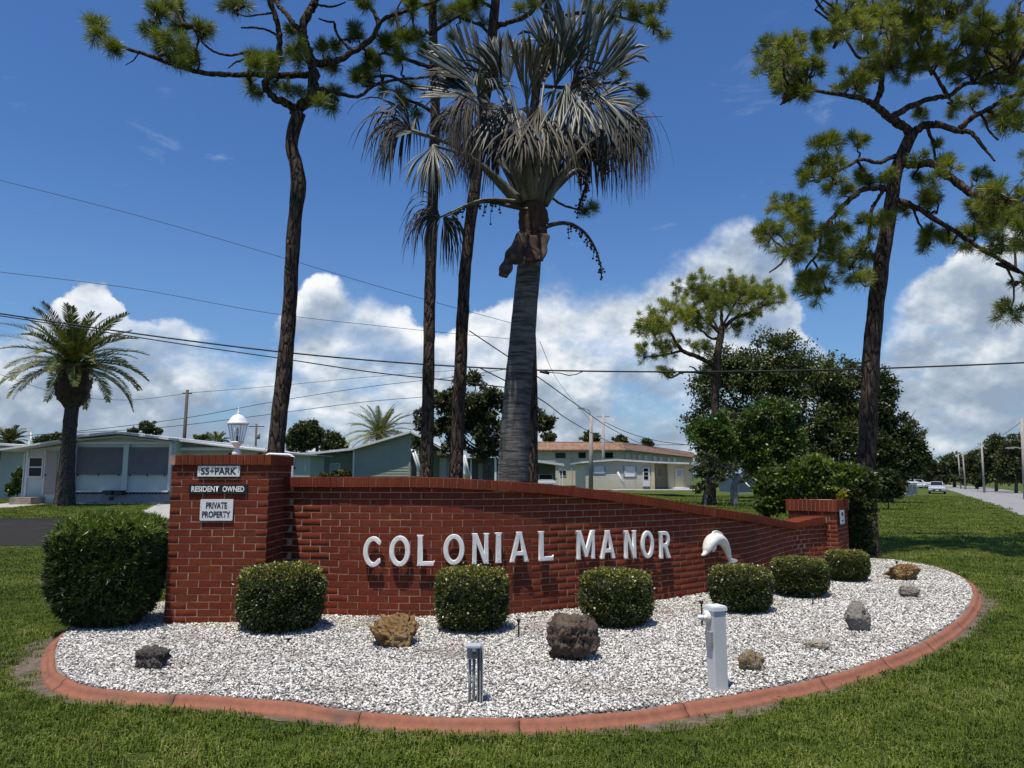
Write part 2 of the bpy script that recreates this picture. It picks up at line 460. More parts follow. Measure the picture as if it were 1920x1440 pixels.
BEDR, BLEN = resample(BED, 0.055)
kb = len(BEDR)
tang = np.roll(BEDR, -1, 0) - np.roll(BEDR, 1, 0); tang /= np.linalg.norm(tang, axis=1)[:, None]
area = 0.5 * np.sum(BEDR[:, 0] * np.roll(BEDR[:, 1], -1) - np.roll(BEDR[:, 0], -1) * BEDR[:, 1])
inw = np.stack([-tang[:, 1], tang[:, 0]], -1) * (1 if area > 0 else -1)
prof = [(0.0, LZ - 0.05), (0.002, LZ + 0.010), (0.018, LZ + 0.020), (0.034, LZ + 0.028), (0.044, LZ + 0.046), (0.054, LZ + 0.062), (0.070, LZ + 0.070), (0.088, LZ + 0.067), (0.098, LZ + 0.055), (0.10, LZ - 0.05)]
edging = empty('garden_edging', (*BEDR[kb // 3], LZ), 'terracotta coloured concrete edging running round the white gravel bed', 'garden edging')
wobz = 0.004 * np.sin(np.arange(kb) * 0.21) + 0.003 * np.sin(np.arange(kb) * 0.53 + 1)
seglen = [17, 21, 19, 24, 18, 20, 23, 16]
i0 = 0; si = 0
while i0 < kb - 2:
    i1 = min(i0 + seglen[si % 8], kb); si += 1
    if kb - i1 < 6: i1 = kb
    idx = [j % kb for j in range(i0, i1 + 1)]
    V = []; kp = len(prof)
    for q, j in enumerate(idx):
        t = 0.0
        if q == 0: t = 0.0028
        if q == len(idx) - 1: t = -0.0028
        for s_, z_ in prof:
            w_ = s_ + 0.003 * math.sin(j * 0.37 + z_ * 40)
            V.append((*(BEDR[j] + inw[j] * w_ + tang[j] * t), z_ + (wobz[j] if z_ > LZ else 0)))
    F = [(a * kp + c, a * kp + c + 1, (a + 1) * kp + c + 1, (a + 1) * kp + c) for a in range(len(idx) - 1) for c in range(kp - 1)]
    F += [tuple(range(kp)), tuple((len(idx) - 1) * kp + c for c in range(kp - 1, -1, -1))]
    MB().add(V, F, 0, True).build('edging_segment', M_CURB, edging)
    i0 = i1
for o_ in edging.children:
    for p_ in o_.data.polygons:
        if len(p_.vertices) > 4: p_.use_smooth = False

# bare soil along the outer foot of the edging
M_SOIL = mat('sandy_soil', (0.165, 0.125, 0.092), (0.080, 0.062, 0.045), 22, 0.95, bump=0.8, bscale=60, c3=(0.055, 0.06, 0.03), s3=5, r3=(0.5, 0.7))
sw = 0.04 + 0.07 * np.clip(np.sin(np.arange(kb) * 0.06 + 0.8) + 0.6 * np.sin(np.arange(kb) * 0.17), 0, 2)
for j in range(kb):
    x_, y_ = BEDR[j]
    dl = math.hypot(x_ + 3.75, y_ - 5.9); sw[j] += 0.22 * math.exp(-(dl / 0.7) ** 2)
    dl = math.hypot(x_ - 4.9, y_ - 7.6); sw[j] += 0.05 * math.exp(-(dl / 1.5) ** 2)
sw = sw + 0.03 * RS.rand(kb)
Vs = np.concatenate([np.c_[BEDR + inw * 0.03, np.full(kb, LZ + 0.004)], np.c_[BEDR - inw * sw[:, None], np.full(kb, LZ + 0.004)]])
Fs_ = np.array([(j, (j + 1) % kb, kb + (j + 1) % kb, kb + j) for j in range(kb)])
link('soil', npmesh('soil', Vs, Fs_, M_SOIL), kind='structure')

M_BEDB = mat('shell_grit', (0.15, 0.135, 0.12), (0.33, 0.315, 0.29), 70, 0.95, bump=1.0, bscale=110, c3=(0.17, 0.15, 0.13), s3=1.3, r3=(0.6, 0.8))
inner = BEDR + inw * 0.08
sheet('gravel_bed', [tuple(p) for p in inner], -0.012, M_BEDB, kind='structure')


# ---------------------------------------------------------------- scattered stuff (template and points live in one mesh)
def gn_scatter(name, V, F, gid, pts, rot, scl, m, **kw):
    nv, npn = len(V), len(pts)
    me = bpy.data.meshes.new(name)
    me.from_pydata([tuple(v) for v in V] + [tuple(p) for p in pts], [], [tuple(f) for f in F])
    me.materials.append(m)

    def put(nm, typ, arr, key):
        a = me.attributes.new(nm, typ, 'POINT'); a.data.foreach_set(key, np.asarray(arr).ravel())
    put('ispt', 'BOOLEAN', np.r_[np.zeros(nv, bool), np.ones(npn, bool)], 'value')
    put('gid', 'INT', np.r_[np.asarray(gid, np.int32), np.zeros(npn, np.int32)], 'value')
    put('prot', 'FLOAT_VECTOR', np.r_[np.zeros((nv, 3)), rot].astype(np.float32), 'vector')
    put('pscl', 'FLOAT_VECTOR', np.r_[np.ones((nv, 3)), scl].astype(np.float32), 'vector')
    me.update()
    ng = bpy.data.node_groups.new(name + '_scatter', 'GeometryNodeTree')
    ng.interface.new_socket('Geometry', in_out='INPUT', socket_type='NodeSocketGeometry')
    ng.interface.new_socket('Geometry', in_out='OUTPUT', socket_type='NodeSocketGeometry')
    A = ng.nodes.new; L = ng.links.new
    gi = A('NodeGroupInput'); go = A('NodeGroupOutput')
    na = A('GeometryNodeInputNamedAttribute'); na.data_type = 'BOOLEAN'; na.inputs[0].default_value = 'ispt'
    sp = A('GeometryNodeSeparateGeometry'); sp.domain = 'POINT'
    L(gi.outputs[0], sp.inputs[0]); L(na.outputs[0], sp.inputs[1])
    ng_ = A('GeometryNodeInputNamedAttribute'); ng_.data_type = 'INT'; ng_.inputs[0].default_value = 'gid'
    si_ = A('GeometryNodeSplitToInstances'); si_.domain = 'POINT'
    L(sp.outputs[1], si_.inputs[0]); L(ng_.outputs[0], si_.inputs['Group ID'])
    nr = A('GeometryNodeInputNamedAttribute'); nr.data_type = 'FLOAT_VECTOR'; nr.inputs[0].default_value = 'prot'
    er = A('FunctionNodeEulerToRotation'); L(nr.outputs[0], er.inputs[0])
    ns = A('GeometryNodeInputNamedAttribute'); ns.data_type = 'FLOAT_VECTOR'; ns.inputs[0].default_value = 'pscl'
    mp = A('GeometryNodeMeshToPoints'); L(sp.outputs[0], mp.inputs[0])
    ip = A('GeometryNodeInstanceOnPoints'); ip.inputs['Pick Instance'].default_value = True
    rv = A('FunctionNodeRandomValue'); rv.data_type = 'INT'
    ngid = int(max(gid)); rv.inputs[4].default_value = 0; rv.inputs[5].default_value = ngid
    L(mp.outputs[0], ip.inputs['Points']); L(si_.outputs[0], ip.inputs['Instance'])
    L(rv.outputs[2], ip.inputs['Instance Index']); L(er.outputs[0], ip.inputs['Rotation']); L(ns.outputs[0], ip.inputs['Scale'])
    L(ip.outputs[0], go.inputs[0])
    ob = link(name, me, **kw)
    md = ob.modifiers.new('scatter', 'NODES'); md.node_group = ng
    return ob


# shell and stone chips of the bed
def chip(seed):
    r = np.random.RandomState(seed)
    bm = bmesh.new(); bmesh.ops.create_icosphere(bm, subdivisions=1, radius=0.5)
    V = np.array([v.co[:] for v in bm.verts]); F = [[v.index for v in f.verts] for f in bm.faces]; bm.free()
    V *= (0.8 + 0.45 * r.rand(len(V)))[:, None]; V *= np.array([1.0, 0.72, 0.42]) * (0.85 + 0.3 * r.rand(3)); return V, F


CV, CF, CG = [], [], []
for s_ in range(7):
    v, f = chip(s_); o_ = len(CV); CV += list(v); CF += [[i + o_ for i in q] for q in f]; CG += [s_] * len(v)
inner2 = BEDR + inw * 0.105
xs = RS.uniform(-5, 7.5, 1400000); ys = RS.uniform(4, 13.2, 1400000)
keep = RS.rand(len(xs)) < np.clip(1.3 - 0.07 * ys, 0.42, 1.0)
xs, ys = xs[keep], ys[keep]
xs, ys = xs[:430000], ys[:430000]
ins = inpoly(xs, ys, inner2)
xs, ys = xs[ins], ys[ins]
# nothing to lay behind the wall except a little by the pillar
wallfront = spl([(-6, 9.4), (-3.2, 9.0), (-0.8, 8.4), (0.7, 8.6), (1.6, 9.2), (2.6, 10), (3.5, 11.1), (4.6, 12.4), (5.4, 12.9), (9, 13.5)], 6)
k_ = ys < np.interp(xs, wallfront[:, 0], wallfront[:, 1]); xs, ys = xs[k_], ys[k_]
npt = len(xs); dist = np.hypot(xs, ys)
sz = (0.015 + 0.013 * RS.rand(npt) ** 2) * (1 + 0.018 * np.clip(dist - 5, 0, 8))
pile = 0.010 * wob(np.c_[xs, ys, 0 * xs], 2.3)
pz = -0.006 + 0.018 * RS.rand(npt) + pile
rot = np.c_[RS.normal(0, 0.45, npt), RS.normal(0, 0.45, npt), RS.uniform(0, 6.28, npt)]
m, n, b, o = newmat('white_shell')
oi = n.n('ShaderNodeObjectInfo').outputs['Random']
r = n.n('ShaderNodeValToRGB', {0: oi}); e = r.color_ramp.elements
e[0].color = (0.13, 0.12, 0.105, 1); e[0].position = 0.0; e[1].color = (0.84, 0.82, 0.765, 1); e[1].position = 1.0
for pos, c in ((0.18, (0.27, 0.255, 0.235)), (0.36, (0.50, 0.485, 0.455)), (0.62, (0.70, 0.68, 0.63))):
    q = e.new(pos); q.color = (*c, 1)
ps = n.n('ShaderNodeNewGeometry').outputs['Position']
dn = n.n('ShaderNodeTexNoise', {0: ps, 'Scale': 1.1, 'Detail': 5.0, 'Roughness': 0.65}).outputs[0]
dcol = n.mix(n.m('MULTIPLY', n.ss(dn, 0.50, 0.70), 0.65), r.outputs[0], (0.30, 0.25, 0.20))
n.t.links.new(dcol, b.inputs['Base Color']); b.inputs['Roughness'].default_value = 0.7; b.inputs['Specular IOR Level'].default_value = 0.3
M_SHELL = m
gn_scatter('gravel', CV, CF, CG, np.c_[xs, ys, pz], rot, sz[:, None] * (0.8 + 0.4 * RS.rand(npt, 3)), M_SHELL, kind='stuff', label='white shell and stone gravel covering the planting bed', category='gravel')

# ---------------------------------------------------------------- roads
M_ASPH = mat('asphalt', (0.021, 0.020, 0.019), (0.034, 0.032, 0.030), 40, 0.95, spec=0.1, bump=0.5, bscale=150, c3=(0.06, 0.06, 0.06), s3=0.7)
M_CONC = mat('concrete_paving', (0.40, 0.385, 0.36), (0.32, 0.31, 0.29), 3, 0.85, bump=0.2, bscale=60)
M_ROADR = mat('worn_road', (0.27, 0.27, 0.27), (0.22, 0.22, 0.22), 2.0, 0.85, bump=0.3, bscale=90, c3=(0.18, 0.18, 0.18), s3=0.5)
ya = G(30, 1026, LZ).y; yb = G(30, 972, LZ).y
sheet('park_street', [(-70, ya - 0.2), (-20, ya), (2.5, ya + 0.6), (2.5, yb), (-20, yb), (-70, yb + 0.4)], LZ + 0.008, M_ASPH, kind='structure')


def ribbon(name, left, width, m, dz, **kw):
    V = []
    for i, p in enumerate(left):
        q0, q1 = left[max(i - 1, 0)], left[min(i + 1, len(left) - 1)]
        t = Vector((q1[0] - q0[0], q1[1] - q0[1], 0)).normalized(); nn = Vector((t.y, -t.x, 0))
        for w in (0, width): V.append((p[0] + nn.x * w, p[1] + nn.y * w, float(gz(p[0] + nn.x * w, p[1] + nn.y * w)) + dz))
    F = [(2 * i, 2 * i + 1, 2 * i + 3, 2 * i + 2) for i in range(len(left) - 1)]
    me = bpy.data.meshes.new(name); me.from_pydata(V, [], F); me.materials.append(m); me.update(); return link(name, me, **kw)


rl = [G(x, y) for x, y in [(1920, 970), (1880, 955), (1846, 943), (1812, 930), (1785, 921)]]
d0 = (rl[0] - rl[2]).normalized(); d1 = (rl[-1] - rl[-3]).normalized()
ROADL = [rl[0] + d0 * 45, rl[0] + d0 * 20] + rl + [rl[-1] + d1 * 40 + Vector((-2, 2, 0)), rl[-1] + d1 * 120 + Vector((-16, 6, 0))]
ROADL = [Vector(p) for p in spl([(p[0], p[1]) for p in ROADL], 6)]
ribbon('right_road', ROADL, 7.5, M_ROADR, 0.02, kind='structure')
roadpoly = [tuple(p)[:2] for p in ROADL]
roff = []
for i, p in enumerate(ROADL):
    q0, q1 = ROADL[max(i - 1, 0)], ROADL[min(i + 1, len(ROADL) - 1)]
    t = Vector((q1[0] - q0[0], q1[1] - q0[1], 0)).normalized(); roff.append((p[0] + t.y * 7.6, p[1] - t.x * 7.6))
roadpoly = roadpoly + roff[::-1]
ROADR = roff
DRIVE = [(p.x, p.y) for p in (G(238, 971, LZ), G(345, 972, LZ), G(375, 945, LZ), G(290, 945, LZ))]
sheet('driveway', DRIVE, LZ + 0.012, M_CONC, kind='structure')
FPATH = [(p.x, p.y) for p in (G(-60, 956, LZ), G(-60, 950, LZ), G(60, 940, LZ), G(112, 939.5, LZ), G(115, 943, LZ), G(20, 953, LZ))]
sheet('front_path', FPATH, LZ + 0.012, M_CONC, kind='structure')


# ---------------------------------------------------------------- grass blades
def blades(nb, spread, h, w, seed, tri=False):
    r = np.random.RandomState(seed); V = []; F = []
    for i in range(nb):
        a = r.uniform(0, 6.28); rr = spread * math.sqrt(r.rand()); x, y = rr * math.cos(a), rr * math.sin(a)
        d = r.uniform(0, 6.28); lean = r.uniform(0.15, 1.1); hh = h * r.uniform(0.55, 1.15); ww = w * r.uniform(0.7, 1.3)
        dx, dy = math.cos(d), math.sin(d); px, py = -dy * ww / 2, dx * ww / 2; o = len(V)
        mid = (x + dx * lean * hh * 0.35, y + dy * lean * hh * 0.35, hh * 0.62); tip = (x + dx * lean * hh, y + dy * lean * hh, hh * max(0.35, 1.0 - 0.45 * lean))
        V += [(x - px, y - py, -0.01), (x + px, y + py, -0.01), (mid[0] + px * 0.8, mid[1] + py * 0.8, mid[2]), (mid[0] - px * 0.8, mid[1] - py * 0.8, mid[2]), tip]
        F += [(o, o + 1, o + 2, o + 3), (o + 3, o + 2, o + 4)]
    return V, F


def grass(name, zone, dens, nb, spread, h, w, seed, m, label, clear=0.02):
    x0, x1, y0, y1 = zone; nn = int((x1 - x0) * (y1 - y0) * dens)
    r = np.random.RandomState(seed)
    X = r.uniform(x0, x1, nn); Y = r.uniform(y0, y1, nn)
    vis = np.abs(X) < 0.80 * Y + 1.5                                     # leave out what lies far beside the view
    near = dpoly(X, Y, bedw if False else BEDR[::3])
    nz = 0.5 + 0.5 * wob(np.c_[X, Y, 0 * X], 3.1)
    swx = np.zeros(nn)
    kk = np.argmin((X[:, None] - BEDR[::9, 0][None]) ** 2 + (Y[:, None] - BEDR[::9, 1][None]) ** 2, axis=1)
    swx = sw[::9][kk]
    ok = vis & ~inpoly(X, Y, BEDR) & ((near > swx * (0.35 + 0.75 * nz) + clear - 0.03) | (r.rand(nn) < 0.16)) & (near > 0.012)
    ok &= ~inpoly(X, Y, roadpoly) & ~((Y > ya - 0.1) & (Y < yb + 0.1) & (X < 2.6))
    ok &= ~inpoly(X, Y, DRIVE) & ~inpoly(X, Y, FPATH)
    patch = wob(np.c_[X, Y, 0 * X], 0.9, 4.0); ok &= r.rand(nn) < 0.72 + 0.55 * (patch + 0.45)
    X, Y = X[ok], Y[ok]; k = len(X)
    V, F, Gd = [], [], []
    for s_ in range(5):
        v, f = blades(nb, spread, h, w, seed * 10 + s_); o_ = len(V); V += v; F += [[i + o_ for i in q] for q in f]; Gd += [s_] * len(v)
    big = 0.8 + 0.5 * (0.5 + 0.5 * wob(np.c_[X, Y, 0 * X], 1.6, 2.0))
    s = big * r.uniform(0.75, 1.25, k)
    rot = np.c_[r.normal(0, 0.08, k), r.normal(0, 0.08, k), r.uniform(0, 6.28, k)]
    return gn_scatter(name, V, F, Gd, np.c_[X, Y, gz(X, Y)], rot, np.c_[s, s, s * r.uniform(0.8, 1.2, k)], m, kind='stuff', label=label, category='grass')


def grassmat(name, stops):
    m, n, b, o = newmat(name)
    oi = n.n('ShaderNodeObjectInfo').outputs['Random']
    geo = n.n('ShaderNodeNewGeometry').outputs['Position']
    nz = n.n('ShaderNodeTexNoise', {0: geo, 'Scale': 0.9, 'Detail': 4.0, 'Roughness': 0.6}).outputs[0]
    f = n.m('ADD', n.m('MULTIPLY', oi, 0.55), n.m('MULTIPLY', n.ss(nz, 0.3, 0.7), 0.45))
    r = n.n('ShaderNodeValToRGB', {0: f}); e = r.color_ramp.elements
    e[0].color = (*stops[0], 1); e[1].color = (*stops[-1], 1)
    for i, c in enumerate(stops[1:-1]): q = e.new((i + 1) / (len(stops) - 1)); q.color = (*c, 1)
    dry = n.n('ShaderNodeTexNoise', {0: geo, 'Scale': 1.9, 'Detail': 5.0, 'Roughness': 0.65}).outputs[0]
    gc = n.mix(n.m('MULTIPLY', n.ss(dry, 0.60, 0.76), n.ss(oi, 0.25, 0.75)), r.outputs[0], (0.26, 0.20, 0.085))
    n.t.links.new(gc, b.inputs['Base Color']); b.inputs['Roughness'].default_value = 0.5; b.inputs['Specular IOR Level'].default_value = 0.25
    tr = n.n('ShaderNodeBsdfTranslucent', {0: n.mix(1.0, gc, (1.1, 1.2, 0.5), 'MULTIPLY')})
    mx = n.n('ShaderNodeMixShader', {0: 0.25, 1: b.outputs[0], 2: tr.outputs[0]}); n.t.links.new(mx.outputs[0], o.inputs[0])
    return m


M_GRASS = grassmat('grass_blade', [(0.045, 0.070, 0.012), (0.105, 0.150, 0.020), (0.165, 0.210, 0.030), (0.31, 0.31, 0.10)])
grass('grass', (-7.4, 8.6, 2.6, 9.0), 640, 13, 0.05, 0.042, 0.0056, 3, M_GRASS, 'short mown green grass of the lawn around the gravel bed')
grass('grass', (-6, 8, 2.6, 8.5), 9, 16, 0.05, 0.075, 0.0075, 7, M_GRASS, 'taller tufts and weeds standing up in the front lawn')
grass('grass', (-14, 16, 9.0, 16), 230, 16, 0.085, 0.045, 0.009, 4, M_GRASS, 'mown green grass further back beside the brick wall')
grass('grass', (6, 44, 34, 78), 16, 26, 0.32, 0.06, 0.035, 8, M_GRASS, 'far mown grass along the right road')
grass('grass', (-22, 24, 16, 34), 55, 22, 0.17, 0.05, 0.017, 5, M_GRASS, 'distant mown grass verge by the road and street')
grass('grass', (-34, -14, 25, 46), 45, 22, 0.2, 0.06, 0.02, 6, M_GRASS, 'grass strip in front of the pale green mobile home')
# ---------------------------------------------------------------- brick wall with two pillars
BL, BH, BW, JT = 0.2130, 0.0688, 0.104, 0.0080           # pitch along, course height, brick depth, joint


def brick_mesh(L, H, seed, Wd=BW, top=None):
    """chamfered brick, front at y=0, x along, z centred; top = (dz_left, dz_right) cuts the top edge"""
    r = np.random.RandomState(seed); c = 0.003; x, z = L / 2, H / 2
    def ring(ins, y, j):
        zt = (z, z) if top is None else (z + top[0], z + top[1])
        pts = [(-x + ins, -z + ins), (x - ins, -z + ins), (x - ins, zt[1] - ins), (-x + ins, zt[0] - ins)]
        return [(a + r.uniform(-j, j), y + r.uniform(-j, j), b_ + r.uniform(-j, j)) for a, b_ in pts]
    V = ring(c, 0, 0.0011) + ring(0, c * 0.9, 0.0011) + ring(0, Wd, 0)
    F = [(0, 1, 2, 3)] + [(i, 4 + i, 4 + (i + 1) % 4, (i + 1) % 4) for i in range(4)] + [(4 + i, 8 + i, 8 + (i + 1) % 4, 4 + (i + 1) % 4) for i in range(4)]
    F = [tuple(reversed(f)) for f in F]
    return V, F


BR = []                                                    # every brick of wall and pillars
def put_brick(p, th, L, H, owner, front=True, top=None):
    BR.append(dict(p=Vector(p), th=th, L=L, H=H, owner=owner, front=front, top=top))


sign_wall = empty('brick_sign_wall', (0.2, 8.1, 0), 'curved red brick entrance wall with sloping coping between a tall and a low pillar', 'wall')
Y0 = P(305, 1170, 1).y  # unused marker of the photograph's left edge
PLX0 = G(306, 1170, 0).x; PLY = G(306, 1170, 0).y
PW = BW + 4 * BL
# left pillar, pinwheel bond
def pillar(name, corner, ang, ncourse, w, cap, missing=(), dp_=None):
    """corner: front left foot; ang: heading of its front; returns the mortar core"""
    R = Matrix.Rotation(ang, 3, 'Z'); c0 = Vector(corner)
    H = ncourse * BH; dp_ = dp_ or w
    core = MB(); ctr = c0 + R @ Vector((w / 2, dp_ / 2, 0))
    core.box(ctr + Vector((0, 0, H / 2 - 0.05)), (w - 0.007, dp_ - 0.007, H + 0.1), ang)
    po = core.build(name, M_MORTAR, sign_wall)
    for k in range(ncourse):
        z = k * BH + BH / 2
        for side in range(4):
            Rs = R @ Matrix.Rotation(side * math.pi / 2, 3, 'Z')
            w_, d_ = (w, dp_) if side % 2 == 0 else (dp_, w); nb = int(round((w_ - BW) / BL))
            st = ctr + Rs @ Vector((-w_ / 2, -d_ / 2, 0))
            off = 0.0 if k % 2 == 0 else w_ - nb * BL
            for i in range(nb):
                L = BL - JT + (random.uniform(-0.004, 0.004)); x = off + i * BL + BL / 2
                put_brick(st + Rs @ Vector((x + random.uniform(-.002, .002), random.uniform(-.0012, .0012), 0)) + Vector((0, 0, z + random.uniform(-.0012, .0012))), ang + side * math.pi / 2, L, BH - JT, po, side in (0, 1))
            # header end that shows at the corner belongs to the neighbouring side's brick
            x = (w_ - (w_ - nb * BL) / 2) if k % 2 == 0 else (w_ - nb * BL) / 2
            put_brick(st + Rs @ Vector((x, 0.0006, 0)) + Vector((0, 0, z)), ang + side * math.pi / 2, (w_ - nb * BL) - JT, BH - JT, po, side in (0, 1))
    # cap of bricks on edge, a little wider than the shaft
    ov = 0.03; ch = cap
    cc = MB(); cc.box(ctr + Vector((0, 0, H + ch / 2)), (w + 2 * ov - 0.02, dp_ + 2 * ov - 0.02, ch - 0.006), ang)
    co = cc.build('cap', M_MORTAR, sign_wall)
    for side in range(4):
        Rs = R @ Matrix.Rotation(side * math.pi / 2, 3, 'Z'); cw, cd = (w + 2 * ov, dp_ + 2 * ov) if side % 2 == 0 else (dp_ + 2 * ov, w + 2 * ov); n = int(round(cw / BH)); pit = cw / n; st = ctr + Rs @ Vector((-cw / 2, -cd / 2, 0))
        for i in range(n - (0 if side == 0 else 1)):
            if (side, i) in missing: continue
            V, F = brick_mesh(pit - JT, ch, random.randint(0, 9999), 0.2)
            x = (i + 0.5) * pit if side != 0 else (i + 0.5) * pit
            if side == 3 and i >= n - 3: continue
            if side in (1, 2, 3) and i < 3: continue
            pos = st + Rs @ Vector((x, random.uniform(-.002, .002), 0)) + Vector((0, 0, H + ch / 2 + random.uniform(-.002, .003)))
            V = [(Rs @ Vector(v)) for v in V]
            # close the inner end so that the cap reads as solid from above
            mb = MB().add(V, F + [(8, 9, 10, 11)])
            me = mb.mesh('coping_brick', M_BRICK); link('coping_brick', me, co, pos)
    top = MB(); top.box(ctr + Vector((0, 0, H + ch - 0.004)), (w + 2 * ov - 0.30, dp_ + 2 * ov - 0.30, 0.012), ang); top.build('cap_mortar', M_MORTAR, co)
    return po, H + ch, ctr


PILH = P(330, 853, PLY).z
pil1, PT1, PC1 = pillar('pillar', (PLX0, PLY, 0), 0.0, 22, PW, PILH - 22 * BH, missing=((0, 0),), dp_=BW + 3 * BL)
R2 = math.radians(-37)
p2 = P(1573, 1062, 11.95); c2r = Vector((p2.x, p2.y, 0))
PW2 = 4 * BL + 0.0 - BL * 0.5
PW2 = BW + 3 * BL + 0.004
corner2 = c2r - Matrix.Rotation(R2, 3, 'Z') @ Vector((PW2, 0, 0))
pz2 = P(1573, 938, 11.95).z
nc2 = int((pz2 - 0.115) / BH)
pil2, PT2, PC2 = pillar('pillar', corner2, R2, nc2, PW2, pz2 - nc2 * BH)

# wall front line in plan
wl = [G(x, y, 0) for x, y in [(527, 1150), (610, 1153), (700, 1156), (860, 1157), (970, 1152), (1085, 1141), (1225, 1127), (1330, 1112)]]
wl = [Vector((wl[0].x - 0.35, wl[0].y - 0.02, 0))] + wl + [Vector(p) for p in ((2.98, 9.68, 0), (3.47, 10.35, 0), (4.0, 11.12, 0), (4.45, 11.66, 0), (5.02, 12.05, 0))]
WC = spl([(p[0], p[1]) for p in wl], 12); WC, WLEN = resample(WC, 0.02, False)
WS = np.concatenate([[0], np.cumsum(np.linalg.norm(np.diff(WC, axis=0), axis=1))])


def wat(s):
    s = min(max(s, 0), WS[-1]); x = np.interp(s, WS, WC[:, 0]); y = np.interp(s, WS, WC[:, 1])
    e = 0.05; a = np.array([np.interp(s - e, WS, WC[:, 0]), np.interp(s - e, WS, WC[:, 1])]); b_ = np.array([np.interp(s + e, WS, WC[:, 0]), np.interp(s + e, WS, WC[:, 1])])
    d = b_ - a; return x, y, math.atan2(d[1], d[0])


# top of the coping traced along the wall
copx = [(527, 895), (700, 894), (800, 895), (870, 897.5), (950, 902), (1030, 908), (1100, 916), (1180, 926), (1240, 936), (1300, 946.5), (1369, 958), (1410, 965), (1450, 973), (1482, 979), (1489, 980), (1510, 973.5), (1530, 969)]
spx = np.array([proj((WC[i, 0], WC[i, 1], 1.0))[0] for i in range(len(WC))])
cs, cz = [], []
for x, y in copx:
    i = int(np.argmin(np.abs(spx - x))); cs.append(WS[i]); cz.append(P(x, y, WC[i, 1]).z)
cz[0] = cz[1] = cz[2] = max(cz[:3]) * 0.5 + min(cz[:3]) * 0.5
cs = [0] + cs + [WS[-1] + 0.01]; cz = [cz[0]] + cz + [cz[-1]]
COPH = 0.104
def copz(s): return float(np.interp(s, CSs, CZs))
CSs = np.linspace(0, WS[-1], 400); CZs = np.interp(CSs, cs, cz)
ker = np.hanning(31); ker /= ker.sum(); CZs = np.convolve(np.pad(CZs, 15, 'edge'), ker, 'valid')
WT = 0.21
# mortar core
V = []; F = []; ks = np.linspace(0, WS[-1], 160)
for s in ks:
    x, y, th = wat(s); nx_, ny_ = -math.sin(th), math.cos(th); zt = copz(s) - COPH + 0.01
    for dd in (0.0035, WT): V += [(x + nx_ * dd, y + ny_ * dd, -0.06), (x + nx_ * dd, y + ny_ * dd, zt)]
for i in range(len(ks) - 1):
    a = 4 * i; c = a + 4
    F += [(a, c, c + 1, a + 1), (a + 1, c + 1, c + 3, a + 3), (a + 3, c + 3, c + 2, a + 2)]
F += [(0, 1, 3, 2), (4 * len(ks) - 4, 4 * len(ks) - 2, 4 * len(ks) - 1, 4 * len(ks) - 3)]
wcore = MB().add(V, F).build('wall', M_MORTAR, sign_wall)
for k in range(25):
    z0 = k * BH; off = 0.0 if k % 2 else BL / 2
    s = 0.12 - off
    while s < WS[-1] - 0.02:
        L = BL - JT
        sa, sb = s, min(s + L, WS[-1] - 0.004); s += BL
        if sb - sa < 0.05: continue
        za, zb = copz(sa) - COPH, copz(sb) - COPH
        if max(za, zb) < z0 + 0.02: continue
        x, y, th = wat((sa + sb) / 2)
        tp = None; H = BH - JT; zc = z0 + BH / 2
        if min(za, zb) < z0 + BH:
            tp = (min(0, za - (z0 + BH) + JT * 0.4), min(0, zb - (z0 + BH) + JT * 0.4))
            if min(tp) < -(H - 0.006): tp = (max(tp[0], -(H - 0.006)), max(tp[1], -(H - 0.006)))
        j = random.uniform(-.0013, .0013)
        put_brick((x - math.sin(th) * j, y + math.cos(th) * j, zc + random.uniform(-.0012, .0012)), th, (sb - sa) + random.uniform(-.003, .003), H, wcore, True, tp)
        # back face
        put_brick((x - math.sin(th) * (WT + 0.003), y + math.cos(th) * (WT + 0.003), zc), th + math.pi, sb - sa, H, wcore, False, (tp[1], tp[0]) if tp else None)
# largest 300 in the picture become objects of their own, the rest one joined part
def barea(b_):
    if not b_['front']: return 0
    x, y, f = proj(b_['p'])
    if not (0 < x < 1920): return 0
    nrm = Vector((math.sin(b_['th']), -math.cos(b_['th']), 0)); v = (Vector((0, 0, CAMZ)) - b_['p'])
    return max(0, nrm.dot(v.normalized())) * b_['L'] * b_['H'] / v.length_squared


BR.sort(key=barea, reverse=True)
shared = {}
JV, JF, JR = [], [], []
for i, b_ in enumerate(BR):
    if i < 300:
        key = (round(b_['L'], 2), i % 5) if b_['top'] is None else None
        if key is None or key not in shared:
            V, F = brick_mesh(b_['L'], b_['H'], i, top=b_['top'])
            me = bpy.data.meshes.new('brick'); me.from_pydata(V, [], F); me.materials.append(M_BRICK); me.update()
            if key: shared[key] = me
        else: me = shared[key]
        ob = bpy.data.objects.new('brick', me); COL.objects.link(ob); ob.location = b_['p']; ob.rotation_euler = (0, 0, b_['th'] + random.uniform(-.004, .004))
        attach(ob, b_['owner'])
    else:
        V, F = brick_mesh(b_['L'], b_['H'], i, top=b_['top']); o_ = len(JV); c_, s_ = math.cos(b_['th']), math.sin(b_['th']); p = b_['p']
        JV += [(p.x + x * c_ - y * s_, p.y + x * s_ + y * c_, p.z + z) for x, y, z in V]; JF += [[q + o_ for q in f] for f in F]; JR += [random.random()] * len(V)
me = npmesh('brickwork', np.array(JV), np.array(JF), M_BRICK, rnd=JR)
link('brickwork', me, sign_wall, kind='stuff')
